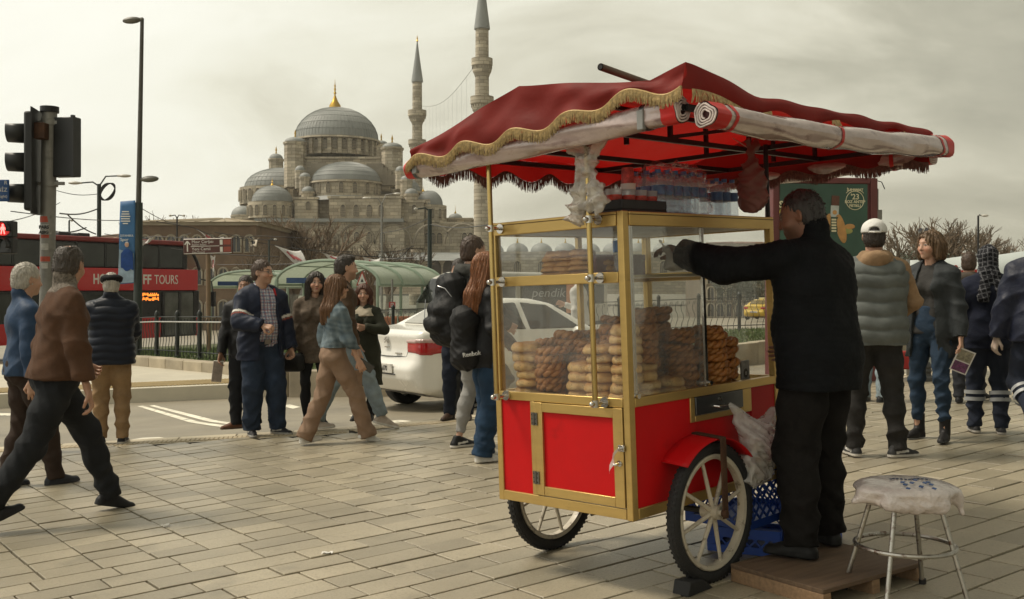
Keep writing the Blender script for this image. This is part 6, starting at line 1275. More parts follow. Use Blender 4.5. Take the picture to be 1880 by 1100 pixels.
def build_car(label, loc, rz, paint, taxi=False, h=0.024, plate='06 DRJ 670'):
    c = thing('parked_car' if not taxi else 'taxi', label, 'car', loc, rz)
    side = [(0.14, 0.30), (0.02, 0.46), (0.0, 0.60), (0.07, 0.70), (0.10, 0.86), (0.075, 1.02), (0.14, 1.075), (0.50, 1.10), (0.66, 1.115), (1.40, 1.425), (1.9, 1.475), (2.35, 1.465), (2.75, 1.40), (3.52, 1.03), (4.12, 0.90), (4.36, 0.72), (4.42, 0.50), (4.36, 0.28), (4.1, 0.2), (0.5, 0.2)]
    S = SDF((-0.12, -1.0, 0.06), (3.86, 1.0, 1.62), h); Xg, Yg, Zg = S.ax
    Xg = np.where(Xg < 0.6, Xg, 0.6+(Xg-0.6)/0.82).astype(np.float32); wx = (0.83, 2.96)
    P2 = np.stack(np.meshgrid(Xg, Zg, indexing='ij'), -1); f2 = poly_sdf(P2, side)[:, None, :]
    hw = np.interp(Zg, [0.2, 0.35, 0.62, 0.92, 1.06, 1.46], [0.76, 0.84, 0.868, 0.862, 0.81, 0.555])[None, None, :]; end = np.interp(Xg, [-0.05, 0.02, 0.12, 0.30, 0.6, 3.6, 4.1, 4.3, 4.45], [0.60, 0.70, 0.80, 0.87, 0.93, 0.95, 0.86, 0.72, 0.45])[:, None, None]
    wlim = np.minimum(hw, end-0.03*np.ones_like(hw)); fy = np.abs(Yg)[None, :, None]-wlim; F = smax(np.broadcast_to(f2, S.F.shape), fy, 0.09); S.F = F.astype(np.float32)
    crease = 0.008*np.exp(-((Zg-0.86)/0.03)**2)[None, None, :]; S.F = S.F-crease.astype(np.float32)
    base = S.F.copy()
    for x in wx:
        for sy in (-1, 1): S.cone((x, sy*0.55, 0.31), (x, sy*1.1, 0.31), 0.36, 0.36, 0.02, sub=True)
    v, q = S.mesh(); v = relax(v, q, 2, 0.5); body = npobj('body', v, q, paint, c)
    G3 = np.meshgrid(Xg, Yg, Zg, indexing='ij', sparse=True)
    def piece(name, region, mat, off=0.013, par=None):
        S.F = np.maximum(base-off, region).astype(np.float32); v, q = S.mesh()
        if len(q): return npobj(name, relax(v, q, 1, 0.4), q, mat, par or c)
    X_, Y_, Z_ = G3
    def xz(poly): return np.broadcast_to(poly_sdf(P2, poly)[:, None, :], base.shape)
    PY = np.stack(np.meshgrid(Yg, Zg, indexing='ij'), -1)
    def yz(poly): return np.broadcast_to(poly_sdf(PY, poly)[None], base.shape)
    gl = DARKGL
    rwin = np.maximum(xz([(0.66, 1.14), (0.75, 1.13), (1.46, 1.42), (1.30, 1.44)]), np.abs(Y_)-0.56*np.ones_like(base)); piece('rear_window', rwin, M('sky_reflection_glass', (0.32, 0.31, 0.27), 0.08, var=0.3, vs=1.5) if not taxi else gl)  # sky reflection painted into the rear window as a pale base colour
    for sy in (-1, 1):
        sw = np.maximum(xz([(1.02, 1.08), (1.55, 1.40), (1.95, 1.42), (1.98, 1.06)]), -sy*Y_+0.3+0*base); piece('side_window', sw, gl); sw = np.maximum(xz([(2.06, 1.06), (2.04, 1.42), (2.6, 1.38), (3.2, 1.05)]), -sy*Y_+0.3+0*base); piece('side_window', sw, gl)
        LR = M('tail_light_red', (0.40, 0.008, 0.010), 0.12, var=0.2, vs=12, coat=0.8); LW = M('tail_light_clear', (0.45, 0.30, 0.27), 0.12, var=0.2, vs=12, coat=0.8)
        reg = np.maximum(np.maximum(yz([(sy*0.46, 0.80), (sy*0.46, 0.96), (sy*0.98, 0.99), (sy*0.98, 0.76)]), X_-0.62+0*base), xz([(-0.1, 0.77), (-0.1, 0.97), (0.30, 0.98), (0.70, 1.0), (0.36, 0.80), (0.2, 0.77)])); t = piece('tail_light', reg, LR, 0.015); piece('reverse_lens', np.maximum(reg, np.maximum(0.91-Z_+0*base, X_-0.34+0*base)), LW, 0.019, t)
    piece('windscreen', np.maximum(xz([(2.78, 1.36), (3.48, 1.03), (3.42, 1.09), (2.85, 1.42)]), np.abs(Y_)-0.62+0*base), gl)
    # boot seam, plate, emblem, bumper lines
    ln = M('seam_shadow', (0.05, 0.05, 0.05), 0.8); m = MB(); xr = 0.068
    pl = MB().box((-0.008, -0.26, 0.53), (0.008, 0.26, 0.645)).build('licence_plate', M('plate_white', (0.55, 0.53, 0.48), 0.5, var=0.15, vs=30, dirt=((0.1, 0.09, 0.08), 18, 0.52, 0.6)), c, bevel=0.004); pl.location = (-0.004, 0, 0)
    text(pl, plate, 0.085, ln, frame((-0.0095, 0.215, 0.56), (0, -1, 0), (0, 0, 1)), ext=0.0006, width=0.36, bold=0.003); MB().box((-0.0094, 0.222, 0.535), (-0.0082, 0.255, 0.64)).build('plate_band', M('plate_blue', (0.02, 0.06, 0.25), 0.5), pl)
    MB().box((-0.004, -0.30, 0.51), (0.04, 0.30, 0.522)).build('plate_recess', ln, c)
    e = MB()
    for dz in (0.0, 0.035):
        for sy in (-1, 1): e.bar((0.064, sy*0.045, 0.905+dz), (0.064, 0.0, 0.945+dz), 0.012, 0.016, up=(1, 0, 0))
    e.build('emblem', CHROME, c); MB().box((0.06, -0.34, 0.775), (0.094, -0.22, 0.790)).build('badge', CHROME, c); MB().box((0.066, -0.05, 0.845), (0.08, 0.05, 0.86)).build('badge', CHROME, c)
    s = MB(); s.tube([(0.088, 0.50, 1.02), (0.098, 0.50, 0.87), (0.082, 0.46, 0.745), (0.066, 0.0, 0.735), (0.082, -0.46, 0.745), (0.098, -0.50, 0.87), (0.088, -0.50, 1.02)], 0.006, 4); s.build('boot_seam', ln, c)
    for x in wx:
        for sy in (-1, 1):
            w = MB(); w.T = Matrix.Translation((x, sy*0.76, 0.31)) @ Matrix.Rotation(R(90), 4, 'X'); w.lathe([(0.20, -0.09), (0.29, -0.095), (0.31, -0.07), (0.31, 0.07), (0.29, 0.095), (0.20, 0.09)], 28); w = w.build('wheel', RUBBER, c)
            r = MB(); r.T = Matrix.Translation((x, sy*0.76, 0.31)) @ Matrix.Rotation(R(90), 4, 'X'); o = -sy*0.085
            for i in range(7): a = 2*math.pi*i/7; r.bar((0.03*math.cos(a), 0.03*math.sin(a), o), (0.2*math.cos(a), 0.2*math.sin(a), o), 0.05, 0.02)
            r.lathe([(0.185, o-0.02), (0.21, o-0.02), (0.21, o+0.02), (0.185, o+0.02)], 24).cyl((0, 0, o-0.015), (0, 0, o+0.015), 0.05, 12); r.build('rim', M('alloy', (0.42, 0.41, 0.39), 0.35, 0.8), w)
    MB().box((0.25, -0.6, 0.26), (3.5, 0.6, 0.32)).build('underbody', BLACKTUBE, c)
    for sy in (-1, 1): MB().sphere((2.53, sy*0.95, 1.02), (0.07, 0.10, 0.075), 10, 8).build('mirror', paint, c)
    if taxi: MB().box((1.8, -0.25, 1.478), (2.0, 0.25, 1.60)).build('roof_sign', M('taxi_sign', (0.6, 0.55, 0.3), 0.5), c, bevel=0.02)
    return c
def build_bus():
    P1 = Vector((-12.5, 41.4, 0)); f = Vector((0.502, 0.865, 0)).normalized(); n = Vector((f.y, -f.x, 0)); Ls = 12.0; g = gz(-14, 38)-0.02
    b = thing('tour_bus', 'red double-decker tour bus with dark windows parked beyond the lawn', 'bus', P1-f*Ls); b.location.z = g; b.rotation_euler = (0, 0, math.atan2(f.y, f.x))   # x forward, y to its left, near side is -y
    RED = M('bus_red', (0.50, 0.012, 0.016), 0.35, var=0.06, vs=0.8, coat=0.4); BLK = M('bus_black', (0.012, 0.012, 0.013), 0.3, var=0.2); W = 2.5
    def bx(n_, lo, hi, m, par=b, bev=0.0): return MB().box(lo, hi).build(n_, m, par, bevel=bev)
    bx('lower_body', (0, 0.0, 0.35), (Ls, W, 2.15), BLK, bev=0.05); bx('side_band', (-0.01, -0.02, 2.15), (Ls-0.1, W+0.02, 2.97), RED, bev=0.02); bx('upper_body', (0.02, 0.02, 2.98), (Ls-0.6, W-0.02, 3.90), BLK, bev=0.04); bx('roof', (-0.05, -0.06, 3.90), (Ls-0.55, W+0.06, 4.08), M('bus_roof_red', (0.20, 0.02, 0.018), 0.4, var=0.2), bev=0.05)
    for i in range(9):
        x0 = 0.25+i*1.22; w = bx('upper_window', (x0, -0.005, 3.05), (x0+1.12, 0.03, 3.82), M('bus_window', (0.035, 0.038, 0.036), 0.12, var=0.5, vs=0.9)); bx('mullion', (x0+1.13, -0.018, 3.0), (x0+1.20, 0.01, 3.9), BLK, w)
        sd = MB().box((x0+0.35, 0.06, 3.0), (x0+0.75, 0.14, 3.55)).build('seat_back', M('bus_seat', (0.10, 0.095, 0.085), 0.8), b, bevel=0.04)
    for i in range(7): x0 = 0.3+i*1.22; bx('lower_window', (x0, -0.006, 1.15), (x0+1.12, 0.03, 2.0), MATS['bus_window'])
    bx('skirt', (0.0, -0.012, 0.35), (8.7, 0.02, 1.05), RED); bx('door_panel', (8.75, -0.012, 0.35), (10.05, 0.02, 1.15), RED)
    d = bx('door', (10.15, -0.02, 0.42), (11.75, 0.01, 2.05), M('door_glass', (0.09, 0.095, 0.085), 0.1, var=0.6, vs=1.2))
    for x in (10.1, 10.9, 11.66): bx('door_frame', (x, -0.045, 0.4), (x+0.12, -0.021, 2.1), BLK, d)
    bx('front_panel', (11.8, -0.015, 0.35), (Ls+0.01, 0.02, 1.1), RED)
    for tx, x_, w_, bo in (('HOP', 0.9, 0.75, 0.012), ('ON', 1.9, 0.55, 0.012), ('HOP', 6.98, 0.75, 0.012), ('OFF', 8.82, 0.75, 0.012), ('TOURS', 9.72, 1.15, 0.0)): text(b, tx, 0.5, WHITEP, frame((x_, -0.024, 2.40), (1, 0, 0), (0, 0, 1)), ext=0.004, width=w_, bold=bo)
    led = bx('destination_display', (8.9, -0.016, 1.72), (10.0, 0.0, 2.12), BLK); lm = MB(); rl = random.Random(2)
    for i in range(44): xx_, zz_ = 8.96+0.045*(i % 22), 1.76+0.17*(i//22); lm.box((xx_, -0.02, zz_+rl.choice((0, 0.04))), (xx_+0.03, -0.017, zz_+rl.choice((0.08, 0.13))))
    lm.build('led_text', M('led_orange', (0.5, 0.12, 0.01), 0.5, emit=((1.0, 0.25, 0.03), 1.6)), led)['kind'] = 'stuff'
    [MB().tube([(Ls-0.55, yy, 3.95), (Ls-0.15, yy, 3.3), (Ls-0.02, yy, 2.97)], 0.07, 8).build('windscreen_pillar', BLK, b) for yy in (0.0, W)]; MB().add([(Ls-0.5, 0.05, 3.9), (Ls-0.02, 0.05, 2.98), (Ls-0.02, W-0.05, 2.98), (Ls-0.5, W-0.05, 3.9)], [(0, 1, 2, 3)]).build('windscreen', film('bus_screen', (0.7, 0.72, 0.7), 0.9), b)
    mr = MB().tube([(Ls, -0.02, 2.6), (Ls+0.4, -0.25, 2.5), (Ls+0.42, -0.3, 2.1)], 0.03, 6).box((Ls+0.35, -0.42, 1.5), (Ls+0.47, -0.18, 2.1)); mr.build('mirror', BLK, b)
    for x in (2.6, 8.2):
        w = MB(); w.T = Matrix.Translation((x, 0.14, 0.5)) @ Matrix.Rotation(R(90), 4, 'X'); w.lathe([(0.25, -0.15), (0.48, -0.16), (0.5, -0.1), (0.5, 0.12), (0.48, 0.17), (0.25, 0.16), (0.0, 0.14)], 24); w.build('wheel', RUBBER, b)
    for x in (6.2, 7.0, 3.5): MB().box((x, 0.8, 4.08), (x+0.5, 1.6, 4.25)).build('roof_unit', BLK, b, bevel=0.03)
def build_tramstop():
    GLS = translucent('shelter_glass', (0.42, 0.48, 0.38), (0.40, 0.46, 0.36), 0.25, 0.05, 3, 0.1, 0.35); FRM = M('shelter_green', (0.26, 0.33, 0.25), 0.5, 0.2, var=0.15)
    def shelter(label, cx, cy, gx, gy, half, Lg, z_e, rise, nb):
        s = thing('tram_shelter', label, 'shelter', (cx, cy, 0)); g = Vector((gx, gy, 0)).normalized(); p = Vector((g.y, -g.x, 0)); g0 = gz(cx, cy)
        P = lambda t, a: p*(-half*math.cos(math.pi*a))+g*(Lg*t)+Vector((0, 0, z_e+rise*math.sin(math.pi*a)**0.85))
        MB().grid(6, 20, lambda u, v: P(u, v)).build('roof', GLS, s, smooth=60)
        for t in np.linspace(0, 1, nb): MB().tube([P(float(t), a)+Vector((0, 0, 0.03)) for a in np.linspace(0, 1, 20)], 0.055, 6).build('arch_rib', FRM, s)
        for a in (0.02, 0.3, 0.5, 0.7, 0.98): MB().tube([P(0, a), P(1, a)], 0.03, 5).build('purlin', FRM, s)
        for t in np.linspace(0, 1, nb):
            for a in (0.08, 0.92): q = P(float(t), a); MB().cyl((q.x, q.y, g0), q, 0.05, 8).build('post', FRM, s)
        PN = film('shelter_pane', (0.85, 0.9, 0.86), 0.85, rough=0.05, ior=1.4)
        for i in range(nb-1):
            t0, t1 = i/(nb-1)+0.02, (i+1)/(nb-1)-0.02; a, b = P(t0, 0.92), P(t1, 0.92); MB().add([(a.x, a.y, g0+0.35), (b.x, b.y, g0+0.35), (b.x, b.y, z_e-0.25), (a.x, a.y, z_e-0.25)], [(0, 1, 2, 3)]).build('glass_panel', PN, s, smooth=0); m = MB().bar((a.x, a.y, g0+1.1), (b.x, b.y, g0+1.1), 0.04, 0.04); m.build('hand_rail', M('silver_rail', (0.4, 0.4, 0.38), 0.35, 0.7), s)
        q = P(0.0, 0.5); MB().box((q.x-1.3, q.y-0.06, z_e+0.12), (q.x+0.2, q.y, z_e+0.30)).build('name_board', M('blue_board', (0.02, 0.06, 0.16), 0.5), s); MB().box((q.x+0.4, q.y-0.06, z_e+0.05), (q.x+0.8, q.y, z_e+0.35)).build('display', BLACKTUBE, s)
        bn = MB().box((-0.2, 2.0, g0+0.42), (0.3, 4.0, g0+0.48)); bn.build('bench', FRM, s)
    shelter('pale green glass barrel-roofed tram shelter with its arched end behind the walking girl', -6.1, 34.0, 0.35, 0.94, 1.95, 5.0, 1.42, 0.84, 4); shelter('further green glass tram shelter beside the brown street sign', -11.2, 44.0, 0.35, 0.94, 2.0, 6.0, 1.36, 0.72, 4)
    pf = sheet('tram_platform', [(-12, 33), (-3, 31), (1, 46), (-9, 50)], 0.10, M('platform_paving', (0.20, 0.185, 0.155), 0.8, var=0.2, vs=1))
    # tram nose
    t = thing('tram', 'grey-white tram waiting beyond the shelter', 'tram', on(-2.55, 35.5)); t.rotation_euler = (0, 0, R(-38)); WT = M('tram_white', (0.42, 0.40, 0.35), 0.35, var=0.12, vs=1, coat=0.3)
    S = SDF((-1.5, -0.4, 0.1), (1.5, 9.2, 2.6), 0.07); P2 = np.stack(np.meshgrid(S.ax[1], S.ax[2], indexing='ij'), -1); f = poly_sdf(P2, [(0.25, 0.3), (0.0, 0.9), (0.1, 1.3), (0.9, 2.15), (1.6, 2.35), (9, 2.35), (9, 0.3)])[None]; S.F = smax(np.broadcast_to(f, S.F.shape), (np.abs(S.ax[0])-1.2)[:, None, None]+0*S.F, 0.25).astype(np.float32); base = S.F.copy()
    v, q = S.mesh(); npobj('body', relax(v, q, 1), q, WT, t)
    Yg, Zg = S.ax[1][None, :, None], S.ax[2][None, None, :]; Xg = S.ax[0][:, None, None]
    S.F = np.maximum(base-0.02, np.maximum(np.maximum(1.22-Zg, Zg-2.12), Yg-1.0)+0*base).astype(np.float32); v, q = S.mesh(); npobj('windscreen', v, q, DARKGL, t)
    for k in range(5): S.F = np.maximum(base-0.02, np.maximum(np.maximum(1.1-Zg, Zg-1.95), np.maximum(1.6+1.45*k-Yg, Yg-2.85-1.45*k))+0*base).astype(np.float32); v, q = S.mesh(); npobj('side_window', v, q, DARKGL, t)
    S.F = np.maximum(base-0.015, np.maximum(0.30-Zg, Zg-0.52)+0*base).astype(np.float32); v, q = S.mesh(); npobj('skirt', v, q, BLACKTUBE, t)
    for i, (x, y, d, nm) in enumerate(((700, 600, 31, 'orange traffic barrier before the tram shelter'), (745, 598, 32, 'orange traffic barrier beside the tram nose'))):
        o = thing('traffic_barrier', nm, 'barrier', on((x-940)/FPX*d, d)); MB().box((-0.6, -0.03, 0.55), (0.6, 0.03, 0.85)).build('board', M('orange_board', (0.30, 0.12, 0.06), 0.6, var=0.5, vs=3), o, bevel=0.01); [MB().bar((s, -0.2, 0), (s, 0.0, 0.9), 0.04, 0.04).bar((s, 0.2, 0), (s, 0.0, 0.9), 0.04, 0.04).build('leg', FRM, o) for s in (-0.5, 0.5)]
def lamp_head(m, T, L=0.62):
    m.T = T; m.sphere((L*0.5, 0, 0.0), (L*0.5, 0.13, 0.075), 14, 8); m.cyl((-0.04, 0, 0), (0.12, 0, 0), 0.045, 8); m.T = None
def build_poles():
    LH = M('lamp_head', (0.16, 0.155, 0.14), 0.5, 0.3, var=0.15); LB = M('lamp_glass', (0.45, 0.43, 0.38), 0.3, var=0.1)
    # tall lamp post with two heads and a banner
    base = on(-8.72, 24.1, 0.2); top = at(261, 34, 24.1); s = thing('street_lamp', 'tall slim lamp post with two lamp heads and a blue banner', 'street lamp', base); tv = top-base
    mid = at(254.5, 372, 24.1)-base; MB().tube([(0, 0, 0), mid], [0.10, 0.095], 12).build('lower_post', POLED, s); MB().tube([mid, tv], [0.062, 0.042], 12).build('upper_post', M('lamp_post_grey', (0.075, 0.07, 0.06), 0.5, 0.4), s)
    m = MB(); lamp_head(m, Matrix.Translation(tv+Vector((-0.02, 0, -0.02))) @ Matrix.Rotation(R(180), 4, 'Z') @ Matrix.Rotation(R(6), 4, 'Y'), 0.44); m.build('lamp_head', LH, s); j = at(257, 330, 24.1)-base; m = MB(); lamp_head(m, Matrix.Translation(j+Vector((0.02, 0, 0))) @ Matrix.Rotation(R(-4), 4, 'Y'), 0.42); m.build('lamp_head', LH, s)
    # banner
    bn = thing('banner', 'tall blue vertical banner with a cartoonless printed portrait hung on the lamp post', 'banner', base) ; bn['label'] = 'tall blue vertical advertising banner hung on the lamp post'
    q = [at(221, 370, 24.0), at(249, 368, 24.0), at(246, 520, 24.0), at(217, 522, 24.0)]; q = [p-base for p in q]
    BM = M('banner_blue', (0.035, 0.13, 0.30), 0.6, var=0.25, vs=1.2)
    MB().grid(8, 16, lambda u, v: q[0].lerp(q[1], u).lerp(q[3].lerp(q[2], u), v)+Vector((0, -0.02*math.sin(5*v+2*u), 0))).build('cloth', BM, bn, solid=0.004); fb = q[3]+Vector((0.03, -0.05, 0.15))
    for i, (tx, sz, dz) in enumerate((('İSTANBUL', 0.066, 1.10), ('Spor', 0.10, 1.0))): text(bn, tx, sz, WHITEP, frame(q[3]+Vector((0.07, -0.06, dz)), (1, 0, 0.02), (0.02, 0, 1)), ext=0.001)
    for k_ in range(6): w_ = (0.16, 0.18, 0.22, 0.2, 0.22, 0.12)[k_]; MB().box((-w_/2, -0.002, -0.012), (w_/2, 0.002, 0.012)).build('printed_line', WHITEP, bn).location = q[3]+Vector((0.19, -0.06, 1.68-0.055*k_))
    S = SDF((-0.2, -0.04, -0.1), (0.2, 0.04, 1.0), 0.015); S.ell((0, 0, 0.72), (0.055, 0.02, 0.07), 0.01); S.cone((0, 0, 0.50), (0, 0, 0.2), 0.12, 0.10, 0.05, flat=((0, 1, 0), 5)); S.cone((0.1, 0, 0.5), (0.13, 0, 0.15), 0.045, 0.03, 0.03, flat=((0, 1, 0), 3)); S.cone((-0.1, 0, 0.5), (-0.12, 0, 0.2), 0.045, 0.03, 0.03, flat=((0, 1, 0), 3)); v, qq = S.mesh(); v[:, 1] *= 0.25
    col = np.where((v[:, 2] > 0.66)[:, None], np.array([0.5, 0.32, 0.24]), np.array([0.02, 0.06, 0.22])); col[v[:, 2] > 0.76] = (0.5, 0.5, 0.5); npobj('printed_figure', v+np.array(fb+Vector((0.19, 0.0, 0.05))), qq, paintmat('print'), bn, col)
    MB().add([q[3].lerp(q[0], 0.42)+Vector((0.01, -0.025, 0)), q[2].lerp(q[1], 0.36)+Vector((-0.01, -0.025, 0)), q[2]+Vector((0, -0.025, 0.02)), q[3]+Vector((0, -0.025, 0.02))], [(0, 1, 2, 3)]).build('printed_sky', M('banner_pale', (0.22, 0.30, 0.38), 0.6, var=0.5, vs=3), bn, smooth=0)
    # traffic signal on a sticker-covered pole
    pb = on(-4.40, 9.75); t = thing('traffic_signal', 'traffic signal with black visors on a stickered grey pole', 'traffic light', pb)
    top = at(91, 205, 9.75)-pb; MB().tube([(0, 0, 0), top], 0.068, 20).build('pole', POLEG, t); MB().cyl(top-Vector((0, 0, 0.01)), top+Vector((0.0, 0, 0.045)), 0.085, 20).build('pole_cap', BLACKTUBE, t)
    BL = M('signal_black', (0.016, 0.017, 0.017), 0.5, var=0.25); c0 = at(60, 300, 9.70)-pb
    h = MB().box((-0.045, -0.14, -0.45), (0.035, 0.14, 0.47)).build('signal_box', BL, t, bevel=0.02); h.location = c0; h.rotation_euler = (0, 0, R(10))
    m2 = MB().box((0.035, -0.21, -0.48), (0.045, 0.21, 0.50)).build('backing_board', BL, h)
    for dz in (0.30, 0.03, -0.26):
        v = MB(); v.T = Matrix.Translation((-0.045, 0, dz)) @ Matrix.Rotation(R(-90), 4, 'Y') @ Matrix.Rotation(R(90), 4, 'Z')
        v.lathe([(0.112, 0.0), (0.105, 0.17)], 18, a0=R(-30), a1=R(210)).build('visor', BL, h, solid=0.006, smooth=60); MB().cyl((-0.052, 0, dz), (-0.046, 0, dz), 0.095, 18).build('lens', M('dark_signal_lens', (0.02, 0.02, 0.02), 0.15), h)
    b2 = MB().box((-0.12, -0.06, -0.28), (0.12, 0.05, 0.28)).build('signal_box', BL, t, bevel=0.012); b2.location = at(123, 271, 9.75)-pb; b2.rotation_euler = (0, 0, R(-12)); MB().box((0.10, -0.09, -0.29), (0.128, -0.055, 0.29)).build('hinge_lip', BL, b2)
    for y in (225, 337): MB().cyl(at(91, y, 9.75)-pb-Vector((0.0, 0, 0.03)), at(91, y, 9.75)-pb+Vector((0, 0, 0.03)), 0.077, 18).bar(at(60, y, 9.72)-pb, at(118, y, 9.72)-pb, 0.03, 0.03).build('clamp', POLEG, t)
    r = MB().box((-0.05, -0.05, -0.075), (0.05, 0.05, 0.075)).build('junction_box', RUST, t, bevel=0.006); r.location = at(76, 241, 9.62)-pb
    def sticker(y0, y1, mat, txt=None, w=0.11, tm=None):
        p0, p1 = at(87, y1, 9.68)-pb, at(88, y0, 9.68)-pb; mm = MB(); cx = (at(87.5, (y0+y1)/2, 9.75)-pb)
        mm.grid(8, 2, lambda u, v: (cx.x+0.0695*math.sin((u-0.5)*w/0.068), cx.y-0.0695*math.cos((u-0.5)*w/0.068), p0.z+(p1.z-p0.z)*v)); o = mm.build('sticker', mat, t)
        if txt: text(o, txt, (p1.z-p0.z)*0.95, tm or BL, frame((cx.x-0.05, cx.y-0.073, p0.z+(p1.z-p0.z)*0.12), (1, 0, 0), (0, 0, 1)), ext=0.0006, width=0.095, bold=0.002)
    so = M('sticker_red', (0.38, 0.06, 0.03), 0.6, var=0.3, vs=20); sw = M('sticker_white', (0.42, 0.41, 0.38), 0.6, var=0.35, vs=25)
    sticker(397, 408, so, None, 0.12); sticker(412, 421, sw, 'PARS', 0.12); sticker(422, 430, sw, 'ASIG', 0.12); sticker(431, 437, so, None, 0.08); sticker(447, 459, sw, None, 0.07); sticker(471, 480, so, None, 0.10); sticker(483, 493, sw, None, 0.06)
    # pedestrian signal
    pb = on(-4.78, 9.3); t = thing('pedestrian_signal', 'pedestrian signal showing a glowing red standing man', 'traffic light', pb); px = at(-18, 430, 9.3)-pb; MB().cyl((px.x, 0, 0), (px.x, 0, 2.6), 0.055, 14).build('pole', POLEG, t)
    for y0, y1, red in ((406, 436, True), (437, 466, False)):
        c0 = at(11, (y0+y1)/2, 9.3)-pb; hh = (y1-y0)/FPX*9.3/2; o = MB().box((-0.075, -0.05, -hh), (0.08, 0.06, hh)).build('signal_box', BL, t, bevel=0.01); o.location = c0
        MB().lathe([(0.068, 0.0), (0.066, 0.09)], 18, a0=R(-20), a1=R(200)).build('visor', BL, o, solid=0.004).matrix_local = Matrix.Translation((0, -0.05, 0)) @ Matrix.Rotation(R(90), 4, 'X'); MB().cyl((0, -0.056, 0), (0, -0.05, 0), 0.062, 18).build('lens', M('ped_lens_red', (0.20, 0.006, 0.006), 0.3, emit=((1, 0.02, 0.02), 0.35)) if red else MATS['dark_signal_lens'], o)
        if red:
            g = M('ped_man', (0.9, 0.3, 0.25), 0.4, emit=((1.0, 0.12, 0.10), 3.2)); m = MB(); y = -0.060; m.sphere((0, y, 0.034), (0.011, 0.004, 0.012), 10, 6); m.bar((0, y, 0.022), (0, y, -0.01), 0.022, 0.006, up=(0, 1, 0))
            for sx in (-1, 1): m.bar((sx*0.008, y, -0.008), (sx*0.016, y, -0.046), 0.009, 0.006, up=(0, 1, 0)); m.bar((sx*0.012, y, 0.018), (sx*0.024, y, -0.010), 0.007, 0.006, up=(0, 1, 0))
            m.build('red_man', g, o)
    t = thing('street_sign', 'small blue street sign with white lettering beside the signal', 'sign', at(2, 350, 9.5)); MB().box((-0.18, -0.008, -0.10), (0.075, 0.008, 0.10)).build('panel', M('sign_blue', (0.015, 0.07, 0.22), 0.4), t, bevel=0.006)
    for tx, dz, sz in (('R', 0.055, 0.05), ('DİNİZ', -0.01, 0.05), ('Right)', -0.065, 0.035)): text(t, tx, sz, WHITEP, frame((0.062, -0.0095, dz), (1, 0, 0), (0, 0, 1)), ext=0.0006, align='RIGHT')
    MB().cyl((-0.15, 0.03, -3.0), (-0.15, 0.03, 0.2), 0.03, 10).build('post', POLEG, t)
    # brown direction sign
    b = on(-7.18, 24.5, 0.2); t = thing('direction_sign', 'brown tourist direction sign with white arrow on a tan pole', 'sign', b); MB().cyl((0, 0, 0), at(382, 455, 24.5)-b, 0.055, 12).build('pole', M('tan_pole', (0.20, 0.13, 0.075), 0.6), t); c0 = at(382, 452, 24.42)-b; BRN = M('sign_brown', (0.085, 0.022, 0.016), 0.45)
    p = MB().box((-0.585, -0.02, -0.19), (0.585, 0.02, 0.19)).build('panel', BRN, t, bevel=0.03); p.location = c0; p.rotation_euler = (0, R(-1.5), 0)
    fr = MB().tube([(-0.565, -0.022, -0.17), (0.565, -0.022, -0.17), (0.565, -0.022, 0.17), (-0.565, -0.022, 0.17)], 0.009, 4, closed=True).bar((-0.40, -0.022, 0.0), (0.27, -0.022, 0.0), 0.012, 0.012).build('border', WHITEP, p)
    MB().bar((-0.48, -0.024, -0.12), (-0.48, -0.024, 0.10), 0.028, 0.006, up=(0, 1, 0)).bar((-0.48, -0.0245, 0.125), (-0.545, -0.0245, 0.045), 0.028, 0.006, up=(0, 1, 0)).bar((-0.48, -0.025, 0.125), (-0.415, -0.025, 0.045), 0.028, 0.006, up=(0, 1, 0)).build('arrow', WHITEP, p)
    for tx, dz, sz in (('Mısır Çarşısı', 0.075, 0.10), ('(Egyptian Bazaar)', 0.022, 0.05), ('Yeni Camii', -0.095, 0.10), ('(New Mosque)', -0.152, 0.05)): text(p, tx, sz, WHITEP, frame((-0.38, -0.022, dz), (1, 0, 0), (0, 0, 1)), ext=0.001)
    for dz in (0.085, -0.085): MB().box((0.37, -0.024, dz-0.06), (0.54, -0.021, dz+0.06)).build('pictogram', M('sign_red', (0.30, 0.06, 0.035), 0.5), p); MB().box((0.285, -0.024, dz-0.06), (0.35, -0.021, dz+0.06)).build('pictogram', WHITEP, p)
    # tram line poles, street lamps and overhead wires
    def lamp_pole(label, xp, ytop, d, arms, col=POLED, r=0.11, cat='street lamp', name='tram_pole', coil=False):
        b = on((xp-940)/FPX*d, d); o = thing(name, label, cat, b); tp = at(xp, ytop, d)-b; MB().tube([(0, 0, 0), tp], [r, r*0.8], 12).build('pole', col, o); sc = d/FPX
        for dx, dy, hw in arms:
            e = tp+Vector((dx*sc, 0, -dy*sc)); MB().tube([tp-Vector((0, 0, 0.1)), tp+Vector((dx*sc*0.35, 0, -dy*sc*0.8+0.05)), e], 0.035, 6).build('arm', col, o); m = MB(); lamp_head(m, Matrix.Translation(e) @ Matrix.Rotation(0 if dx > 0 else math.pi, 4, 'Z'), hw*sc); m.build('lamp_head', LB, o)
        if coil: MB().tube([tp+Vector((0.42+0.33*math.cos(a), -0.1, -0.35+0.38*math.sin(a*1.03))) for a in np.linspace(0, 25, 90)], 0.022, 5).build('cable_coil', BLACKTUBE, o)
        return o
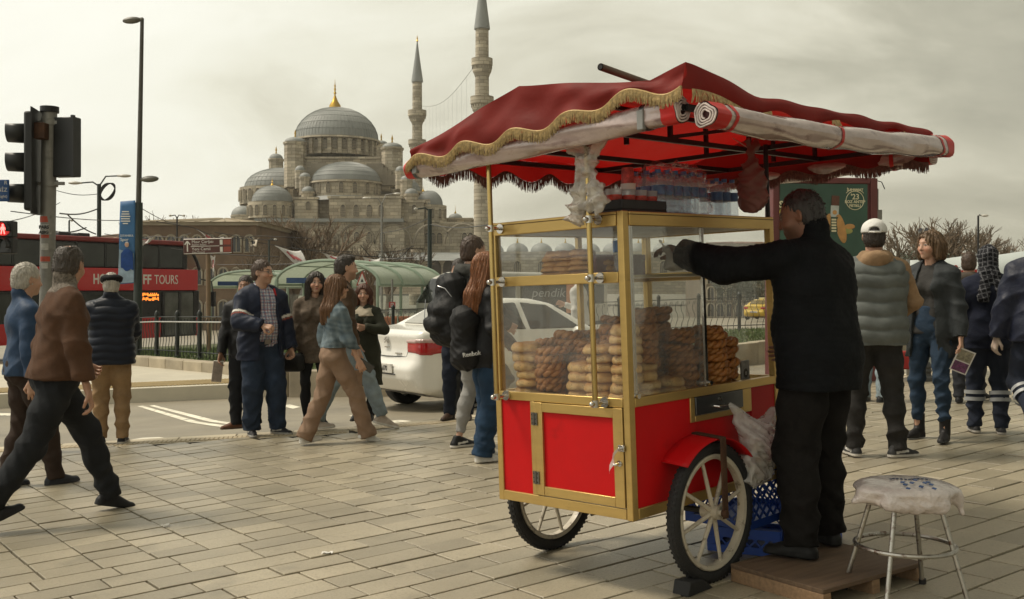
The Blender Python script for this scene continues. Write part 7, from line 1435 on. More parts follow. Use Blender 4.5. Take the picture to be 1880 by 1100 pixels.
    lamp_pole('dark green tram pole with two lamp arms and a coil of cable', 182, 338, 46, ((-33, -2, 24), (35, -15, 24)), coil=True); lamp_pole('thin street lamp with two curved arms standing before the mosque', 701, 372, 60, ((-22, -8, 14), (22, -16, 14)), POLEG, 0.08, name='street_lamp'); lamp_pole('dark green tram pole with a single bracket before the mosque', 789, 384, 44, ((-24, 0, 4),), coil=False); lamp_pole('slender modern street lamp beyond the bare trees', 1796, 396, 62, ((6, 0, 13),), BLACKTUBE, 0.07, name='street_lamp'); lamp_pole('ornate black street lamp by the brown hall', 325, 398, 70, ((-10, -2, 5), (10, -2, 5)), BLACKTUBE, 0.07, name='street_lamp'); lamp_pole('dark tram pole beside the flags', 494, 440, 55, ((10, 0, 3),), POLED, 0.06); lamp_pole('plain thin tram mast above the bus roof', 127, 405, 60, ((4, 0, 2),), POLED, 0.06)
    wires = [((20, 388, 30), (262, 404, 46)), ((104, 350, 46), (182, 356, 46)), ((110, 392, 40), (178, 384, 46)), ((124, 394, 44), (176, 430, 46)), ((96, 424, 40), (158, 418, 44)), ((262, 384, 40), (330, 412, 60)), ((400, 486, 50), (789, 470, 44)), ((690, 462, 46), (760, 452, 46)), ((662, 450, 46), (706, 488, 46)), ((756, 452, 46), (704, 490, 46)), ((789, 412, 44), (905, 412, 30)), ((701, 428, 50), (789, 400, 44)), ((262, 446, 40), (350, 428, 60)), ((0, 410, 30), (110, 372, 46))]
    for i, (a, b) in enumerate(wires):
        A, B = at(*a), at(*b); o = MB().tube([A.lerp(B, t/8)-Vector((0, 0, 0.12*math.sin(math.pi*t/8))) for t in range(9)], 0.016 if i not in (2, 3, 4) else 0.03, 5).build('overhead_wire', BLACKTUBE); tag(o, 'thin dark overhead tram wire or strut', 'wire', 'overhead tram wires')
    # warning sign, small signs
    b = on((665-940)/FPX*27.6, 27.6); t = thing('warning_sign', 'triangular red and white road sign before the tram shelter', 'sign', b); MB().cyl((0, 0, 0), at(665, 500, 27.6)-b, 0.03, 10).build('pole', POLEG, t); c0 = at(665, 526, 27.5)-b
    for k, (sz, m_, yy) in enumerate(((0.26, M('sign_rim', (0.38, 0.05, 0.035), 0.5), 0.0), (0.185, WHITEP, -0.012), (0.06, BLACKTUBE, -0.022))):
        MB().prism([(-sz*0.62, 0.0), (sz*0.62, 0.0), (0.0, sz*1.55)], 0.01, frame(c0+Vector((0, yy, 0.02+(0.26-sz)*0.5)), (1, 0, 0), (0, 0, 1))).build(('panel', 'face', 'symbol')[k], m_, t, smooth=0)
    b = on((720-940)/FPX*29, 29); t = thing('notice_board', 'red and white notice stuck up by the tram doors', 'sign', b); MB().cyl((0, 0.03, 0), (0, 0.03, 1.9), 0.03, 8).build('pole', POLEG, t); c0 = at(720, 565, 29)-b; MB().box((-0.09, -0.01, 0.0), (0.09, 0.01, 0.16)).build('panel', M('notice_red', (0.38, 0.04, 0.04), 0.5), t).location = c0; MB().box((-0.09, -0.01, -0.17), (0.09, 0.01, -0.01)).build('panel', WHITEP, t).location = c0; text(t, 'D', 0.15, WHITEP, frame(c0+Vector((-0.05, -0.012, 0.03)), (1, 0, 0), (0, 0, 1)), ext=0.001)
def build_flags():
    FL = translucent('flag_white', (0.75, 0.73, 0.70), (0.5, 0.48, 0.46), 0.7, 0.2, 4, 0.15, 0.3); PR = M('flag_print', (0.30, 0.06, 0.06), 0.7, var=0.5, vs=6); BLF = M('flag_black', (0.015, 0.015, 0.018), 0.7); FL2 = M('flag_cream', (0.48, 0.42, 0.33), 0.7)
    data = [([(502, 450), (552, 458), (568, 487), (545, 488)], 'white party flag with red print drooping above the tram shelter', 40), ([(588, 463), (628, 468), (642, 476), (610, 482)], 'thin white and pink flag behind the tall man', 44), ([(664, 471), (698, 472), (698, 489), (674, 489)], 'white flag with faint red figure above the shelter roof', 44), ([(354, 418), (398, 436), (426, 440), (392, 450)], 'long white flag sagging behind the brown sign', 34), ([(451, 436), (476, 433), (474, 452), (458, 452)], 'cream and black flag with a dark crescent shape', 40), ([(385, 468), (394, 466), (398, 496), (387, 508)], 'narrow white flag hanging below the brown sign', 32), ([(255, 440), (280, 434), (276, 446), (258, 450)], 'small white flag above the bus window', 36)]
    for pts, lab, d in data:
        q = [at(x, y, d) for x, y in pts]; f = thing('flag', lab, 'flag', q[0]); q = [p-q[0] for p in q]
        fn = lambda u, v: q[0].lerp(q[1], u).lerp(q[3].lerp(q[2], u), v)+Vector((0, 0.25*math.sin(3*u+2*v), -0.12*math.sin(math.pi*u)*(1-v)+0.04*math.sin(6*v+5*u)))
        MB().grid(10, 10, fn).build('cloth', FL2 if 'cream' in lab else FL, f, solid=0.006); MB().tube([q[0]+Vector((-1.2, 0, 0.2)), q[0], q[1], q[1]+Vector((2.0, 0, -0.1))], 0.012, 4).build('cord', BLACKTUBE, f)
        m = MB()
        for i in range(3): a = fn(0.35+0.12*i, 0.15+0.1*i)+Vector((0, -0.05, 0)); b = fn(0.4+0.14*i, 0.55+0.1*i)+Vector((0, -0.05, 0)); m.bar(a, b, 0.06, 0.01, up=(0, 1, 0))
        m.build('print', BLF if 'black' in lab else PR, f, smooth=0)
    # poster of a suited man on the barrier beside the car
    q = [gp(640, 696), gp(742, 696)]; d0 = 15.0; a, b = at(668, 655, d0), at(742, 655, d0); o = thing('poster_banner', 'white election banner with a suited man printed on it behind the car', 'banner', (a.x, d0, 0)); w = b.x-a.x; z1, z0 = at(700, 603, d0).z, at(700, 650, d0).z
    MB().grid(10, 4, lambda u, v: (w*u-0.05, 0.02*math.sin(7*u), z0+(z1-z0)*v-0.03*math.sin(math.pi*u)*(v))).build('cloth', FL, o, solid=0.004); MB().bar((-0.05, 0.03, gz(a.x, d0)), (-0.05, 0.03, z1), 0.03, 0.03).bar((w, 0.03, gz(a.x, d0)), (w, 0.03, z1), 0.03, 0.03).build('post', POLEG, o)
    S = SDF((-0.2, -0.05, -0.1), (0.2, 0.05, 0.5), 0.012); S.cone((0, 0, 0.0), (0, 0, 0.17), 0.10, 0.09, 0.03, flat=((0, 1, 0), 4)); S.cone((-0.08, 0, 0.2), (0.08, 0, 0.2), 0.05, 0.05, 0.03, flat=((0, 1, 0), 3)); S.ell((0, 0, 0.33), (0.05, 0.02, 0.065), 0.01); v, qq = S.mesh(); v[:, 1] *= 0.3; col = np.tile(np.array([0.012, 0.012, 0.016]), (len(v), 1)); col[v[:, 2] > 0.255] = (0.4, 0.25, 0.18); col[(np.abs(v[:, 0]) < 0.03*(v[:, 2]-0.08)/0.16) & (v[:, 2] > 0.1) & (v[:, 2] < 0.255)] = (0.5, 0.5, 0.5)
    npobj('printed_figure', v+np.array([0.12, -0.03, z0+0.05]), qq, paintmat('print'), o, col); MB().prism([(0, 0), (0.08, 0), (0.2, 0.2), (0.12, 0.2)], 0.004, frame((w-0.25, -0.03, z1-0.24), (1, 0, 0), (0, 0, 1))).build('red_stripe', PR, o)
    # dark poster seen through the cart
    d0 = 16.6; o = thing('poster_board', 'dark board lettered pendik behind the cart glass', 'banner', on((1010-940)/FPX*d0, d0)); z = lambda y: at(1000, y, d0).z-o.location.z; MB().box((-0.42, 0, z(580)), (0.72, 0.03, z(515))).build('panel', M('chalk_black', (0.025, 0.027, 0.026), 0.7, var=0.3), o); text(o, 'pendik', 0.20, M('chalk_grey', (0.28, 0.28, 0.27), 0.7), frame((-0.30, -0.003, z(545)), (1, 0, 0), (0, 0, 1)), ext=0.001, shear=0.2); MB().box((0.26, -0.004, z(575)), (0.42, -0.001, z(517))).build('orange_panel', M('poster_orange', (0.45, 0.20, 0.10), 0.6), o); [MB().cyl((x, 0.02, -0.1), (x, 0.02, z(580)), 0.025, 8).build('post', POLEG, o) for x in (-0.38, 0.68)]
def build_right():
    # billboard on a maroon kiosk
    d = 13.6; o = thing('billboard', 'green illuminated-style advertising panel in a maroon frame', 'billboard', on((1530-940)/FPX*d, d)); o['label'] = 'green advertising panel in a maroon frame behind the capped man'; o.rotation_euler = (0, 0, R(6)); sc = d/FPX; zz = lambda y: at(1530, y, d).z-o.location.z; xx = lambda x: (x-1530)*sc
    MAR = M('maroon_frame', (0.115, 0.028, 0.026), 0.5, var=0.2, vs=3); GRN = M('ad_green', (0.022, 0.065, 0.042), 0.35, var=0.5, vs=1.1, coat=0.3)
    MB().box((xx(1415), 0.0, -0.1), (xx(1612), 0.30, zz(326))).build('cabinet', MAR, o, bevel=0.012); p = MB().box((xx(1428), -0.02, zz(486)), (xx(1594), 0.0, zz(338))).build('panel', GRN, o); MB().box((xx(1600), -0.03, -0.05), (xx(1613), 0.0, zz(327))).box((xx(1415), -0.03, zz(337)), (xx(1599), 0.0, zz(328))).build('frame_edge', MAR, o, bevel=0.004)
    CR = M('ad_cream', (0.60, 0.55, 0.36), 0.5, var=0.05); OR = M('ad_tan', (0.42, 0.22, 0.07), 0.5, var=0.35, vs=8); CH = M('ad_chocolate', (0.09, 0.035, 0.02), 0.5, var=0.5, vs=25); y_ = -0.022; cx, cz = xx(1570), zz(368); r = 17*sc
    MB().tube([(cx+r*math.cos(a), y_, cz+r*math.sin(a)) for a in [2*math.pi*i/40 for i in range(40)]], 0.005, 4, closed=True).build('emblem_ring', CR, p); MB().tube([(cx+r*1.28*math.cos(a), y_, cz+r*1.22*math.sin(a)) for a in np.linspace(0.7, 2.44, 16)], 0.0045, 4).tube([(cx+r*1.02*math.cos(a), y_, cz+r*1.02*math.sin(a)) for a in np.linspace(0.7, 2.44, 16)], 0.004, 4).build('emblem_ribbon', CR, p)
    for tx, sz, dz in (("İLK HASAT", 0.045, 0.125), ("'23", 0.10, 0.015), ('BOZ ANTEP', 0.052, -0.035), ('FISTIKLI', 0.046, -0.085)): text(p, tx, sz, CR, frame((cx, y_-0.001, cz+dz), (1, 0, 0), (0, 0, 1)), ext=0.001, align='CENTER', bold=0.0015)
    YL = M('ad_yellow', (0.55, 0.50, 0.06), 0.5); text(p, 'SO', 0.12, CR, frame((xx(1426), y_, zz(382)), (1, 0, 0), (0, 0, 1)), ext=0.001, bold=0.004); text(p, 'Ğİ', 0.13, YL, frame((xx(1426), y_, zz(397)), (1, 0, 0), (0, 0, 1)), ext=0.001, bold=0.004)
    bx, bz = xx(1529), zz(428); bar = MB(); bar.T = Matrix.Translation((bx, y_, bz)) @ Matrix.Rotation(R(3), 4, 'Y'); bar.box((-0.055, -0.004, 0.0), (0.055, 0.0, 0.36)); bar.build('printed_wrapper', M('ad_wrapper', (0.42, 0.45, 0.42), 0.5, var=0.2), p); m = MB(); m.T = bar.T; m.box((-0.05, -0.005, 0.36), (0.055, -0.001, 0.49)); m.build('printed_bar', CH, p); m = MB(); m.T = bar.T; m.box((-0.05, -0.006, 0.0), (0.05, -0.0045, 0.21)); m.build('printed_sleeve', M('ad_darkgreen', (0.02, 0.05, 0.03), 0.5), p); m = MB(); m.T = bar.T; m.cyl((0, -0.007, 0.27), (0, -0.005, 0.27), 0.03, 16); m.build('printed_seal', OR, p)
    for i in range(5): MB().box((bx-0.03, y_-0.008, bz+0.015+0.037*i), (bx+0.035, y_-0.0065, bz+0.038+0.037*i)).build('printed_mark', CR, p)
    for sx, an in ((-1, 14), (1, -14)):
        m = MB(); m.T = Matrix.Translation((bx+sx*0.10, y_-0.002, bz+0.06)) @ Matrix.Rotation(R(an), 4, 'Y'); m.sphere((0, 0, 0), (0.065, 0.006, 0.20), 16, 10); m.build('printed_nut', OR, p)
    m = MB(); m.sphere((xx(1556), y_, zz(424)), (0.07, 0.005, 0.04), 14, 8); m.build('printed_nut', M('ad_pistachio', (0.26, 0.26, 0.08), 0.5, var=0.3), p); m = MB(); m.sphere((xx(1560), y_-0.004, zz(416)), (0.07, 0.005, 0.035), 14, 8); m.build('printed_nut', OR, p)
    m = MB().tube([(xx(1617), 0.1, zz(345)), (xx(1621), 0.1, zz(345)), (xx(1621), 0.1, zz(385))], 0.015, 6).box((xx(1617), 0.05, zz(402)), (xx(1627), 0.15, zz(384))); m.build('meter_box', POLEG, o); MB().tube([(xx(1616), 0.05, zz(330)), (xx(1624), 0.02, zz(333)), (xx(1630), 0.02, zz(346))], 0.006, 4).build('loose_wire', BLACKTUBE, o)
    # white printed barrier sheet
    d = 14.2; a, b = at(1670, 690, d), at(1990, 690, d); o = thing('barrier_banner', 'long white printed banner on a fence beyond the worker', 'banner', on(a.x, d)); w = b.x-a.x; z1 = lambda u: at(0, 478-16*u*1.6, d).z-o.location.z
    MB().grid(24, 6, lambda u, v: (w*u, 0.03*math.sin(9*u)+0.02*math.sin(5*v+4*u), 0.15+(z1(u)-0.15)*v-0.05*v*math.sin(math.pi*u*3)**2*0.4)).build('cloth', M('pale_banner', (0.60, 0.65, 0.64), 0.6, var=0.12, vs=1.5), o, solid=0.004)
    for i in range(6): MB().cyl((w*i/5, 0.06, -0.05), (w*i/5, 0.06, z1(i/5)+0.02), 0.025, 8).build('post', POLEG, o)
    P = lambda x, y: Vector(((x-1670)*d/FPX, -0.06, at(0, y, d).z-o.location.z)); RD = M('banner_red', (0.42, 0.03, 0.025), 0.6); BK = M('banner_black', (0.03, 0.035, 0.04), 0.6)
    text(o, 'HİZMET', 0.085, BK, frame(P(1702, 502), (1, 0, 0.06), (-0.06, 0, 1)), ext=0.001, width=0.42); text(o, 'İT', 0.30, RD, frame(P(1743, 526), (1, 0, 0.06), (-0.06, 0, 1)), ext=0.001, width=0.36, bold=0.008)
    for y in (487, 504): MB().bar(P(1722, y), P(1746, y+1), 0.01, 0.006).build('printed_line', BK, o); 
    # bollard and red bag
    b = gp(1691, 699); o = thing('bollard', 'squat ribbed grey bollard on the paving edge', 'bollard', b); MB().lathe([(0.17, 0), (0.17, 0.05), (0.13, 0.07), (0.12, 0.1), (0.135, 0.13), (0.12, 0.16), (0.135, 0.19), (0.11, 0.24), (0.05, 0.27), (0, 0.275)], 20).build('bollard_body', M('cast_iron', (0.06, 0.06, 0.058), 0.6), o); MB().box((-0.19, 0.32, 0.12), (0.10, 0.50, 0.36)).build('red_block', RD, o, bevel=0.02)
def tree_mesh(seed, H, mat, depth=6, spread=0.55, lean=0.0, br=(2, 3), thin=0.66):
    r = random.Random(seed); tr, tw = MB(), MB()
    def grow(p, d, L, rad, lev):
        n = 3; pts = [p]; dd = d.copy(); q = p.copy()
        for i in range(n): dd = (dd+Vector((r.gauss(0, 0.06), r.gauss(0, 0.06), r.gauss(0, 0.03)+0.05))).normalized(); q = q+dd*(L/n); pts.append(q.copy())
        (tr if lev < 2 else tw).tube(pts, [rad, rad*0.9, rad*0.8, rad*0.68], 7 if lev < 2 else (4 if lev < 4 else 3), cap=False)
        if lev >= depth: return
        for _ in range(r.choice(br)+(2 if lev == 0 else 0)):
            ax = dd.orthogonal().normalized(); ax = Matrix.Rotation(r.uniform(0, 6.28), 3, dd) @ ax; a = r.uniform(0.2, spread); nd = (Matrix.Rotation(a, 3, ax) @ dd).normalized(); nd.z = nd.z*0.9+0.12; nd.normalize()
            t = r.uniform(0.55, 1.0) if lev else r.uniform(0.7, 1.0); k = pts[0].lerp(pts[-1], t) if t < 0.99 else pts[-1]; grow(k, nd, L*r.uniform(0.62, 0.85), rad*thin, lev+1)
    grow(Vector((0, 0, 0)), Vector((lean, 0, 1)).normalized(), H*0.22, H*0.021, 0)
    top_ = max(v[2] for v in tw.v)/H; tr.v = [tuple(c/top_ for c in v) for v in tr.v]; tw.v = [tuple(c/top_ for c in v) for v in tw.v]
    return tr.mesh('trunk', mat, 60), tw.mesh('crown', mat, 60)
def build_trees():
    BK = M('bare_bark', (0.15, 0.115, 0.08), 0.9, var=0.3, vs=3); BW = M('warm_bark', (0.15, 0.105, 0.065), 0.9, var=0.3, vs=3)
    kinds = [tree_mesh(11, 8, BK), tree_mesh(23, 8, BK, spread=0.7), tree_mesh(35, 8, BW, spread=0.6, br=(2, 3)), tree_mesh(48, 8, BW, spread=0.75)]
    def tree(i, xp, ytop, d, label, wide=1.0, group='bare winter trees'):
        b = on((xp-940)/FPX*d, d, -0.05); h = at(xp, ytop, d).z-b.z; t = thing('bare_tree', label, 'tree', b, i*1.7, group); s = h/8.0
        for me, n in zip(kinds[i % 4], ('trunk', 'crown')): o = bpy.data.objects.new(n, me); COL.objects.link(o); o.parent = t; o.scale = (s*wide, s*wide, s)
    A = 'bare brown tree standing in front of the mosque walls'; Bq = 'bare tree on the skyline beyond the white banner'
    for i, (x, y, d) in enumerate(((458, 404, 130), (500, 396, 120), (532, 388, 110), (566, 418, 130), (640, 440, 125), (712, 436, 130), (620, 456, 90), (690, 460, 88), (480, 444, 86))): tree(i, x, y, d, A, 1.15, 'bare trees before the mosque')
    for i, (x, y, d) in enumerate(((1646, 424, 70), (1690, 400, 74), (1728, 396, 72), (1764, 402, 74), (1806, 416, 80), (1840, 436, 90))): tree(i+1, x, y, d, Bq, 1.3, 'bare trees on the skyline')
    for i, (x, y, d) in enumerate(((296, 388, 110), (318, 398, 115), (268, 402, 105))): tree(i+2, x, y, d, 'bare tree rising behind the brown hall', 0.9, 'bare trees by the hall')
    # evergreen behind the woman with the leaflet
    for k, (xp, yt, d, lab) in enumerate(((1704, 446, 66, 'round dark evergreen bush under the skyline trees'), (1398, 492, 98, 'dark clipped evergreen bush beyond the taxi'), (1344, 488, 104, 'loose dark evergreen bush beside the bank'), (1866, 455, 120, 'small dark evergreen bush at the far end of the banner'))):
        b = on((xp-940)/FPX*d, d); h = at(xp, yt, d).z-b.z; o = thing('evergreen_bush', lab, 'bush', b); MB().tube([(0, 0, 0), (0.05, 0, h*0.5)], [0.09, 0.05], 7).build('trunk', BK, o); r = random.Random(k); vv, ff = [], []
        for _ in range(2600):
            a, c = r.uniform(0, 6.28), r.gauss(0, 0.45); rad = (0.62+0.38*r.random())*h*0.42*(1+0.2*math.sin(3*a+k)+0.15*math.sin(5*c)); p = Vector((rad*math.cos(a)*math.cos(c), rad*math.sin(a)*math.cos(c), h*0.58+rad*math.sin(c)*1.05)); u = Vector((r.gauss(0, 1), r.gauss(0, 1), r.gauss(0, 1))).normalized()*0.11; w = u.orthogonal().normalized()*0.05; n = len(vv); vv += [p-u, p+w, p+u, p-w]; ff.append((n, n+1, n+2, n+3))
        MB().add(vv, ff).build('crown', M('evergreen_leaf', (0.035, 0.045, 0.025), 0.7, island=0.5), o, smooth=0)
# ------------------------------------------------------------------ the people of the square
FAIR = (0.46, 0.27, 0.185); TAN = (0.38, 0.21, 0.135); OLIVE = (0.33, 0.18, 0.115)
BLK = (0.016, 0.014, 0.013)
def paintmat(name, rough=0.85, **k): return clothmat(name, (0.1, 0.1, 0.1), rough, attr='Col', **k)
def glasses(ps, dark=False, up=False, col=(0.02, 0.02, 0.02)):
    m = MB(); hs = ps['hs']; T = Matrix.Translation(Vector(ps['hc'])) @ Matrix([[*r, 0] for r in ps['Rh'].tolist()]+[[0, 0, 0, 1]]) @ Matrix.Scale(hs, 4)
    if up: T = T @ Matrix.Translation(Vector((0, -0.012, 0.085))) @ Matrix.Rotation(0.5, 4, 'X')
    m.T = T; lens = MB(); lens.T = T
    for sx in (-1, 1):
        ring = [(sx*0.033+0.023*math.cos(a), 0.112-0.01*abs(math.cos(a)), 0.008+0.017*math.sin(a)) for a in [2*math.pi*i/14 for i in range(14)]]
        m.tube(ring, 0.0016, 5, closed=True); lens.add([(x, y, z) for x, y, z in ring], [tuple(range(14))])
        m.tube([(sx*0.056, 0.104, 0.012), (sx*0.078, 0.06, 0.012), (sx*0.083, -0.01, 0.008)], 0.0018, 5)
    m.tube([(-0.011, 0.113, 0.012), (0.011, 0.113, 0.012)], 0.0016, 5)
    g = m.build('glasses', M('glasses_frame', col, 0.3, var=0.05), ps['root'])
    lens.build('lens', M('dark_lens', (0.012, 0.008, 0.006), 0.1, var=0.02) if dark else film('clear_lens', (0.95, 0.95, 0.95), 0.97), g)
denim = lambda n, c, **k: clothmat(n, c, 0.85, var=0.35, vs=7, bump=0.6, bs=30, **k)

def crowd():
    H_GREY = hairmat('grey', (0.42, 0.39, 0.34)); H_DARK = hairmat('dark', (0.028, 0.019, 0.013)); H_BRN = hairmat('brown', (0.15, 0.072, 0.03)); H_AUB = hairmat('auburn', (0.22, 0.085, 0.03)); H_MID = hairmat('midbrown', (0.06, 0.034, 0.02))
    # man with white hair at the edge, walking
    person('white-haired man in blue jacket and brown trousers walking beside the striding man', -3.74, 7.95, -76, 1.71, skin=FAIR, hair='short', vol=0.014, hairmat=H_GREY, hairc=(0.4, 0.36, 0.3), seed=2, head=(12, 4, 0), bulk=1.12, belly=0.1,
        fL=(-0.09, -0.12, 0, 0, 5), fR=(0.09, 0.20, 0, -4, -5), hL=(-0.26, 0.12, 0.82), hR=(0.28, -0.02, 0.82), drop=0.02,
        trousers=dict(cut='straight', mat=clothmat('brown_trousers', (0.030, 0.018, 0.013))), shoe=(0.02, 0.022, 0.028), sole=(0.03, 0.03, 0.035),
        tops=[dict(mat=clothmat('blue_jacket', (0.020, 0.045, 0.095), 0.6), hem=0.88, collar=0.05, infl=0.014, amp=0.010)])
    # striding man in brown jacket
    def p_brown(v, L, arm, s, sh):
        c = np.tile(np.array([0.080, 0.040, 0.022]), (len(v), 1)); z = L[:, 2]
        k = np.clip((z-0.505)/0.01, 0, 1)[:, None]*(np.linalg.norm(L[:, :2], axis=1) < 0.13)[:, None]
        n = 0.8+0.5*np.sin(160*v[:, 0]+60*np.sin(110*v[:, 2]))*np.sin(140*v[:, 1]+150*v[:, 2]); return c*(1-k)+k*np.array([0.20, 0.17, 0.14])*n[:, None]
    person('man in brown suede jacket with fleece collar striding across the paving', -2.93, 6.66, -74, 1.82, skin=TAN, hair='balding', vol=0.009, hairmat=hairmat('greying', (0.055, 0.042, 0.032)), hairc=(0.05, 0.04, 0.03), seed=4, head=(50, 6, 0), bulk=1.17, lean=7, twist=-4,
        fL=(-0.10, 0.37, 0.012, 14, 0), fR=(0.09, -0.42, 0.03, -22, -4), hL=(-0.18, 0.20, 0.95), hR=(0.29, 0.10, 0.80), drop=0.055, h=0.0095, eR=(0.6, -1, 0), palmR=(-0.3, -1, 0.2), curl=0.55,
        trousers=dict(cut='straight', mat=denim('black_denim', (0.012, 0.0135, 0.016)), amp=0.010), shoe=(0.010, 0.010, 0.011), sole=(0.012, 0.012, 0.013),
        tops=[dict(mat=paintmat('brown_suede', 0.9, bump=0.5, bs=120), hem=0.885, collar=0.075, infl=0.022, amp=0.016, paint=p_brown, sl=(0.068, 0.058, 0.05))])
    # man with beret, seen from behind
    ps = person('man in black beret, navy quilted jacket and khaki trousers waiting at the kerb', -3.95, 10.2, -2, 1.66, skin=FAIR, hair='short', vol=0.008, hairmat=H_GREY, hairc=(0.3, 0.28, 0.25), seed=6, bulk=1.22, belly=0.1,
        fL=(-0.10, 0.0, 0, 0, 12), fR=(0.11, -0.04, 0, 0, -14), hL=(-0.12, 0.30, 0.98), hR=(0.14, 0.30, 0.98), eL=(-1, -0.4, -0.4), eR=(1, -0.4, -0.4),
        trousers=dict(cut='straight', mat=clothmat('khaki', (0.26, 0.165, 0.085)), amp=0.010), shoe=(0.012, 0.012, 0.014), sole=(0.45, 0.42, 0.38),
        tops=[dict(mat=clothmat('navy_puffer', (0.0075, 0.011, 0.022), 0.45, bump=0.1), hem=0.83, collar=0.06, infl=0.03, quilt=(0.075, 0.013), amp=0.006)])
    S = SDF((-0.14, -0.15, 0.0), (0.14, 0.14, 0.17), 0.006); S.ell((0.006, -0.01, 0.075), (0.112, 0.122, 0.045), 0.01); S.cone((-0.02, -0.01, 0.05), (0.02, -0.01, 0.05), 0.088, 0.088, 0.02, flat=((0, 0, 1), 2.4)); S.cone((0, 0, 0.115), (0, 0, 0.13), 0.006, 0.004, 0.006)
    hobj(ps, 'beret', S, clothmat('black_felt', (0.008, 0.008, 0.009)), 0.003)
    # man in navy parka with plaid shirt
    def p_plaid(v, L, arm, s, sh):
        x, z = L[:, 0], L[:, 2]; c = np.tile(np.array([0.50, 0.53, 0.58]), (len(v), 1))
        for f, off, w, k in ((0.034, 0.0, 0.0055, (0.05, 0.07, 0.16)), (0.034, 0.012, 0.003, (0.25, 0.06, 0.07))):
            for u in (x, z):
                m = (np.abs(((u+off) % f)-f/2) < w)[:, None]; c = np.where(m, c*0.35+0.65*np.array(k), c)
        return c
    def p_navy(v, L, arm, s, sh):
        c = np.tile(np.array([0.0085, 0.0135, 0.032]), (len(v), 1))
        for k in (-1, 1):
            a, b = sh[k], arm[k][0]; d = b-a; Ld = np.linalg.norm(d); d = d/Ld; t = (v-a)@d; r = np.linalg.norm(v-a-np.outer(t, d), axis=1)
            w = r < 0.13; c[w & (np.abs(t-0.205) < 0.013)] = (0.62, 0.6, 0.55); c[w & (np.abs(t-0.231) < 0.009)] = (0.22, 0.05, 0.035)
        x, y, z = L.T; m = (np.abs(x) < 0.12) & (z > 0.40) & (y > 0.045); c[m & (x < -0.02) & (z > 0.46)] = (0.42, 0.012, 0.012)
        return c
    ps = person('man with glasses in open navy parka over plaid shirt, one hand raised', -2.53, 10.45, -160, 1.74, skin=FAIR, hair='short', quiff=False, vol=0.013, hairmat=H_MID, hairc=(0.04, 0.026, 0.018), seed=8, head=(34, 0, 0), bulk=1.22, belly=0.125, beard=0.12,
        fL=(-0.15, 0.06, 0, 0, 32), fR=(0.11, 0.02, 0, 0, -12), hR=(0.10, 0.30, 1.12), hL=(-0.31, 0.05, 0.80), eR=(1, -0.5, -0.5), palmR=(-0.4, -0.2, -0.9), curl=0.9,
        trousers=dict(cut='baggy', mat=denim('dark_blue', (0.016, 0.027, 0.05)), amp=0.011), shoe=(0.012, 0.012, 0.014), sole=(0.30, 0.29, 0.27), swoosh=(0.6, 0.58, 0.55),
        tops=[dict(name='shirt', mat=paintmat('plaid', h=0) if False else paintmat('plaid'), hem=0.90, collar=0.03, vneck=0.44, paint=p_plaid, h=0.0075, amp=0.005, sleeve=0.6),
              dict(name='parka', mat=paintmat('navy_nylon', 0.55), hem=0.76, infl=0.034, hood=True, open=(0.10, 0.075), oshift=-0.03, paint=p_navy, amp=0.014, skirt=0.01, sl=(0.07, 0.062, 0.054))])
    glasses(ps)
    b = MB(); b.T = Matrix.Translation(Vector(ps['pel'])) ; b.box((-0.03, 0.165, -0.025), (0.03, 0.185, 0.02)); b.build('belt_buckle', M('buckle', (0.3, 0.28, 0.24), 0.3, 1.0), ps['root'])
    # dark-clothed man behind him holding a book
    ps = person('man in black jacket and brown shoes mostly hidden by the navy parka, holding a book', -2.83, 11.0, 165, 1.60, skin=OLIVE, hair='short', hairmat=H_DARK, hairc=BLK, seed=10, bulk=1.05,
        fL=(-0.12, 0.0, 0, 0, 25), fR=(0.10, 0.05, 0, 0, -60), hR=(0.27, 0.12, 0.80), hL=(-0.20, 0.1, 0.80),
        trousers=dict(cut='straight', mat=clothmat('black_trousers', (0.011, 0.012, 0.015))), shoe=(0.13, 0.055, 0.028), sole=(0.10, 0.06, 0.04),
        tops=[dict(mat=clothmat('black_coat', (0.010, 0.010, 0.011), 0.55), hem=0.82, collar=0.05, infl=0.02, amp=0.012)])
    w = ps['arm'][1][1]; bk = thing('book', 'small pale book held in the hand of the man in black', 'book', (0, 0, 0)); bk.parent = None
    mw = ps['root'].matrix_basis; bpy.context.view_layer.update(); q = ps['root'].matrix_world @ Vector(w+np.array([0.02, 0.04, -0.08]))
    bk.location = q; bk.rotation_euler = (0.15, 0.1, R(20))
    m = MB(); m.box((-0.045, -0.012, -0.22), (0.055, 0.012, 0.0)); m.build('cover', M('book_cover', (0.30, 0.25, 0.22), 0.4, var=0.3, vs=20), bk, bevel=0.002)
    m = MB(); m.box((-0.041, -0.0095, -0.222), (0.0575, 0.0095, 0.002)); m.build('page_block', M('paper', (0.7, 0.67, 0.6), 0.8, var=0.1), bk)
    # woman with dark bob
    ps = person('dark-haired woman in beige wool coat behind the girl in denim', -2.09, 10.95, 176, 1.61, fem=True, skin=FAIR, hair='bob', hairlen=0.20, vol=0.02, hairmat=H_DARK, hairc=BLK, lip=(0.32, 0.05, 0.05), seed=12, head=(14, -2, -4),
        fL=(-0.10, 0.04, 0, 0, 30), fR=(0.10, 0, 0, 0, -8), hR=(0.26, 0.10, 0.80), hL=(-0.27, 0.05, 0.8),
        trousers=dict(cut='tights', mat=clothmat('black_leggings', (0.010, 0.010, 0.011))), shoe=(0.012, 0.012, 0.013), sole=(0.02, 0.02, 0.02),
        tops=[dict(name='coat', mat=clothmat('beige_wool', (0.115, 0.088, 0.066), 0.95, var=0.4, vs=25, bump=0.5), hem=0.74, collar=0.05, infl=0.024, amp=0.012, skirt=0.006)])
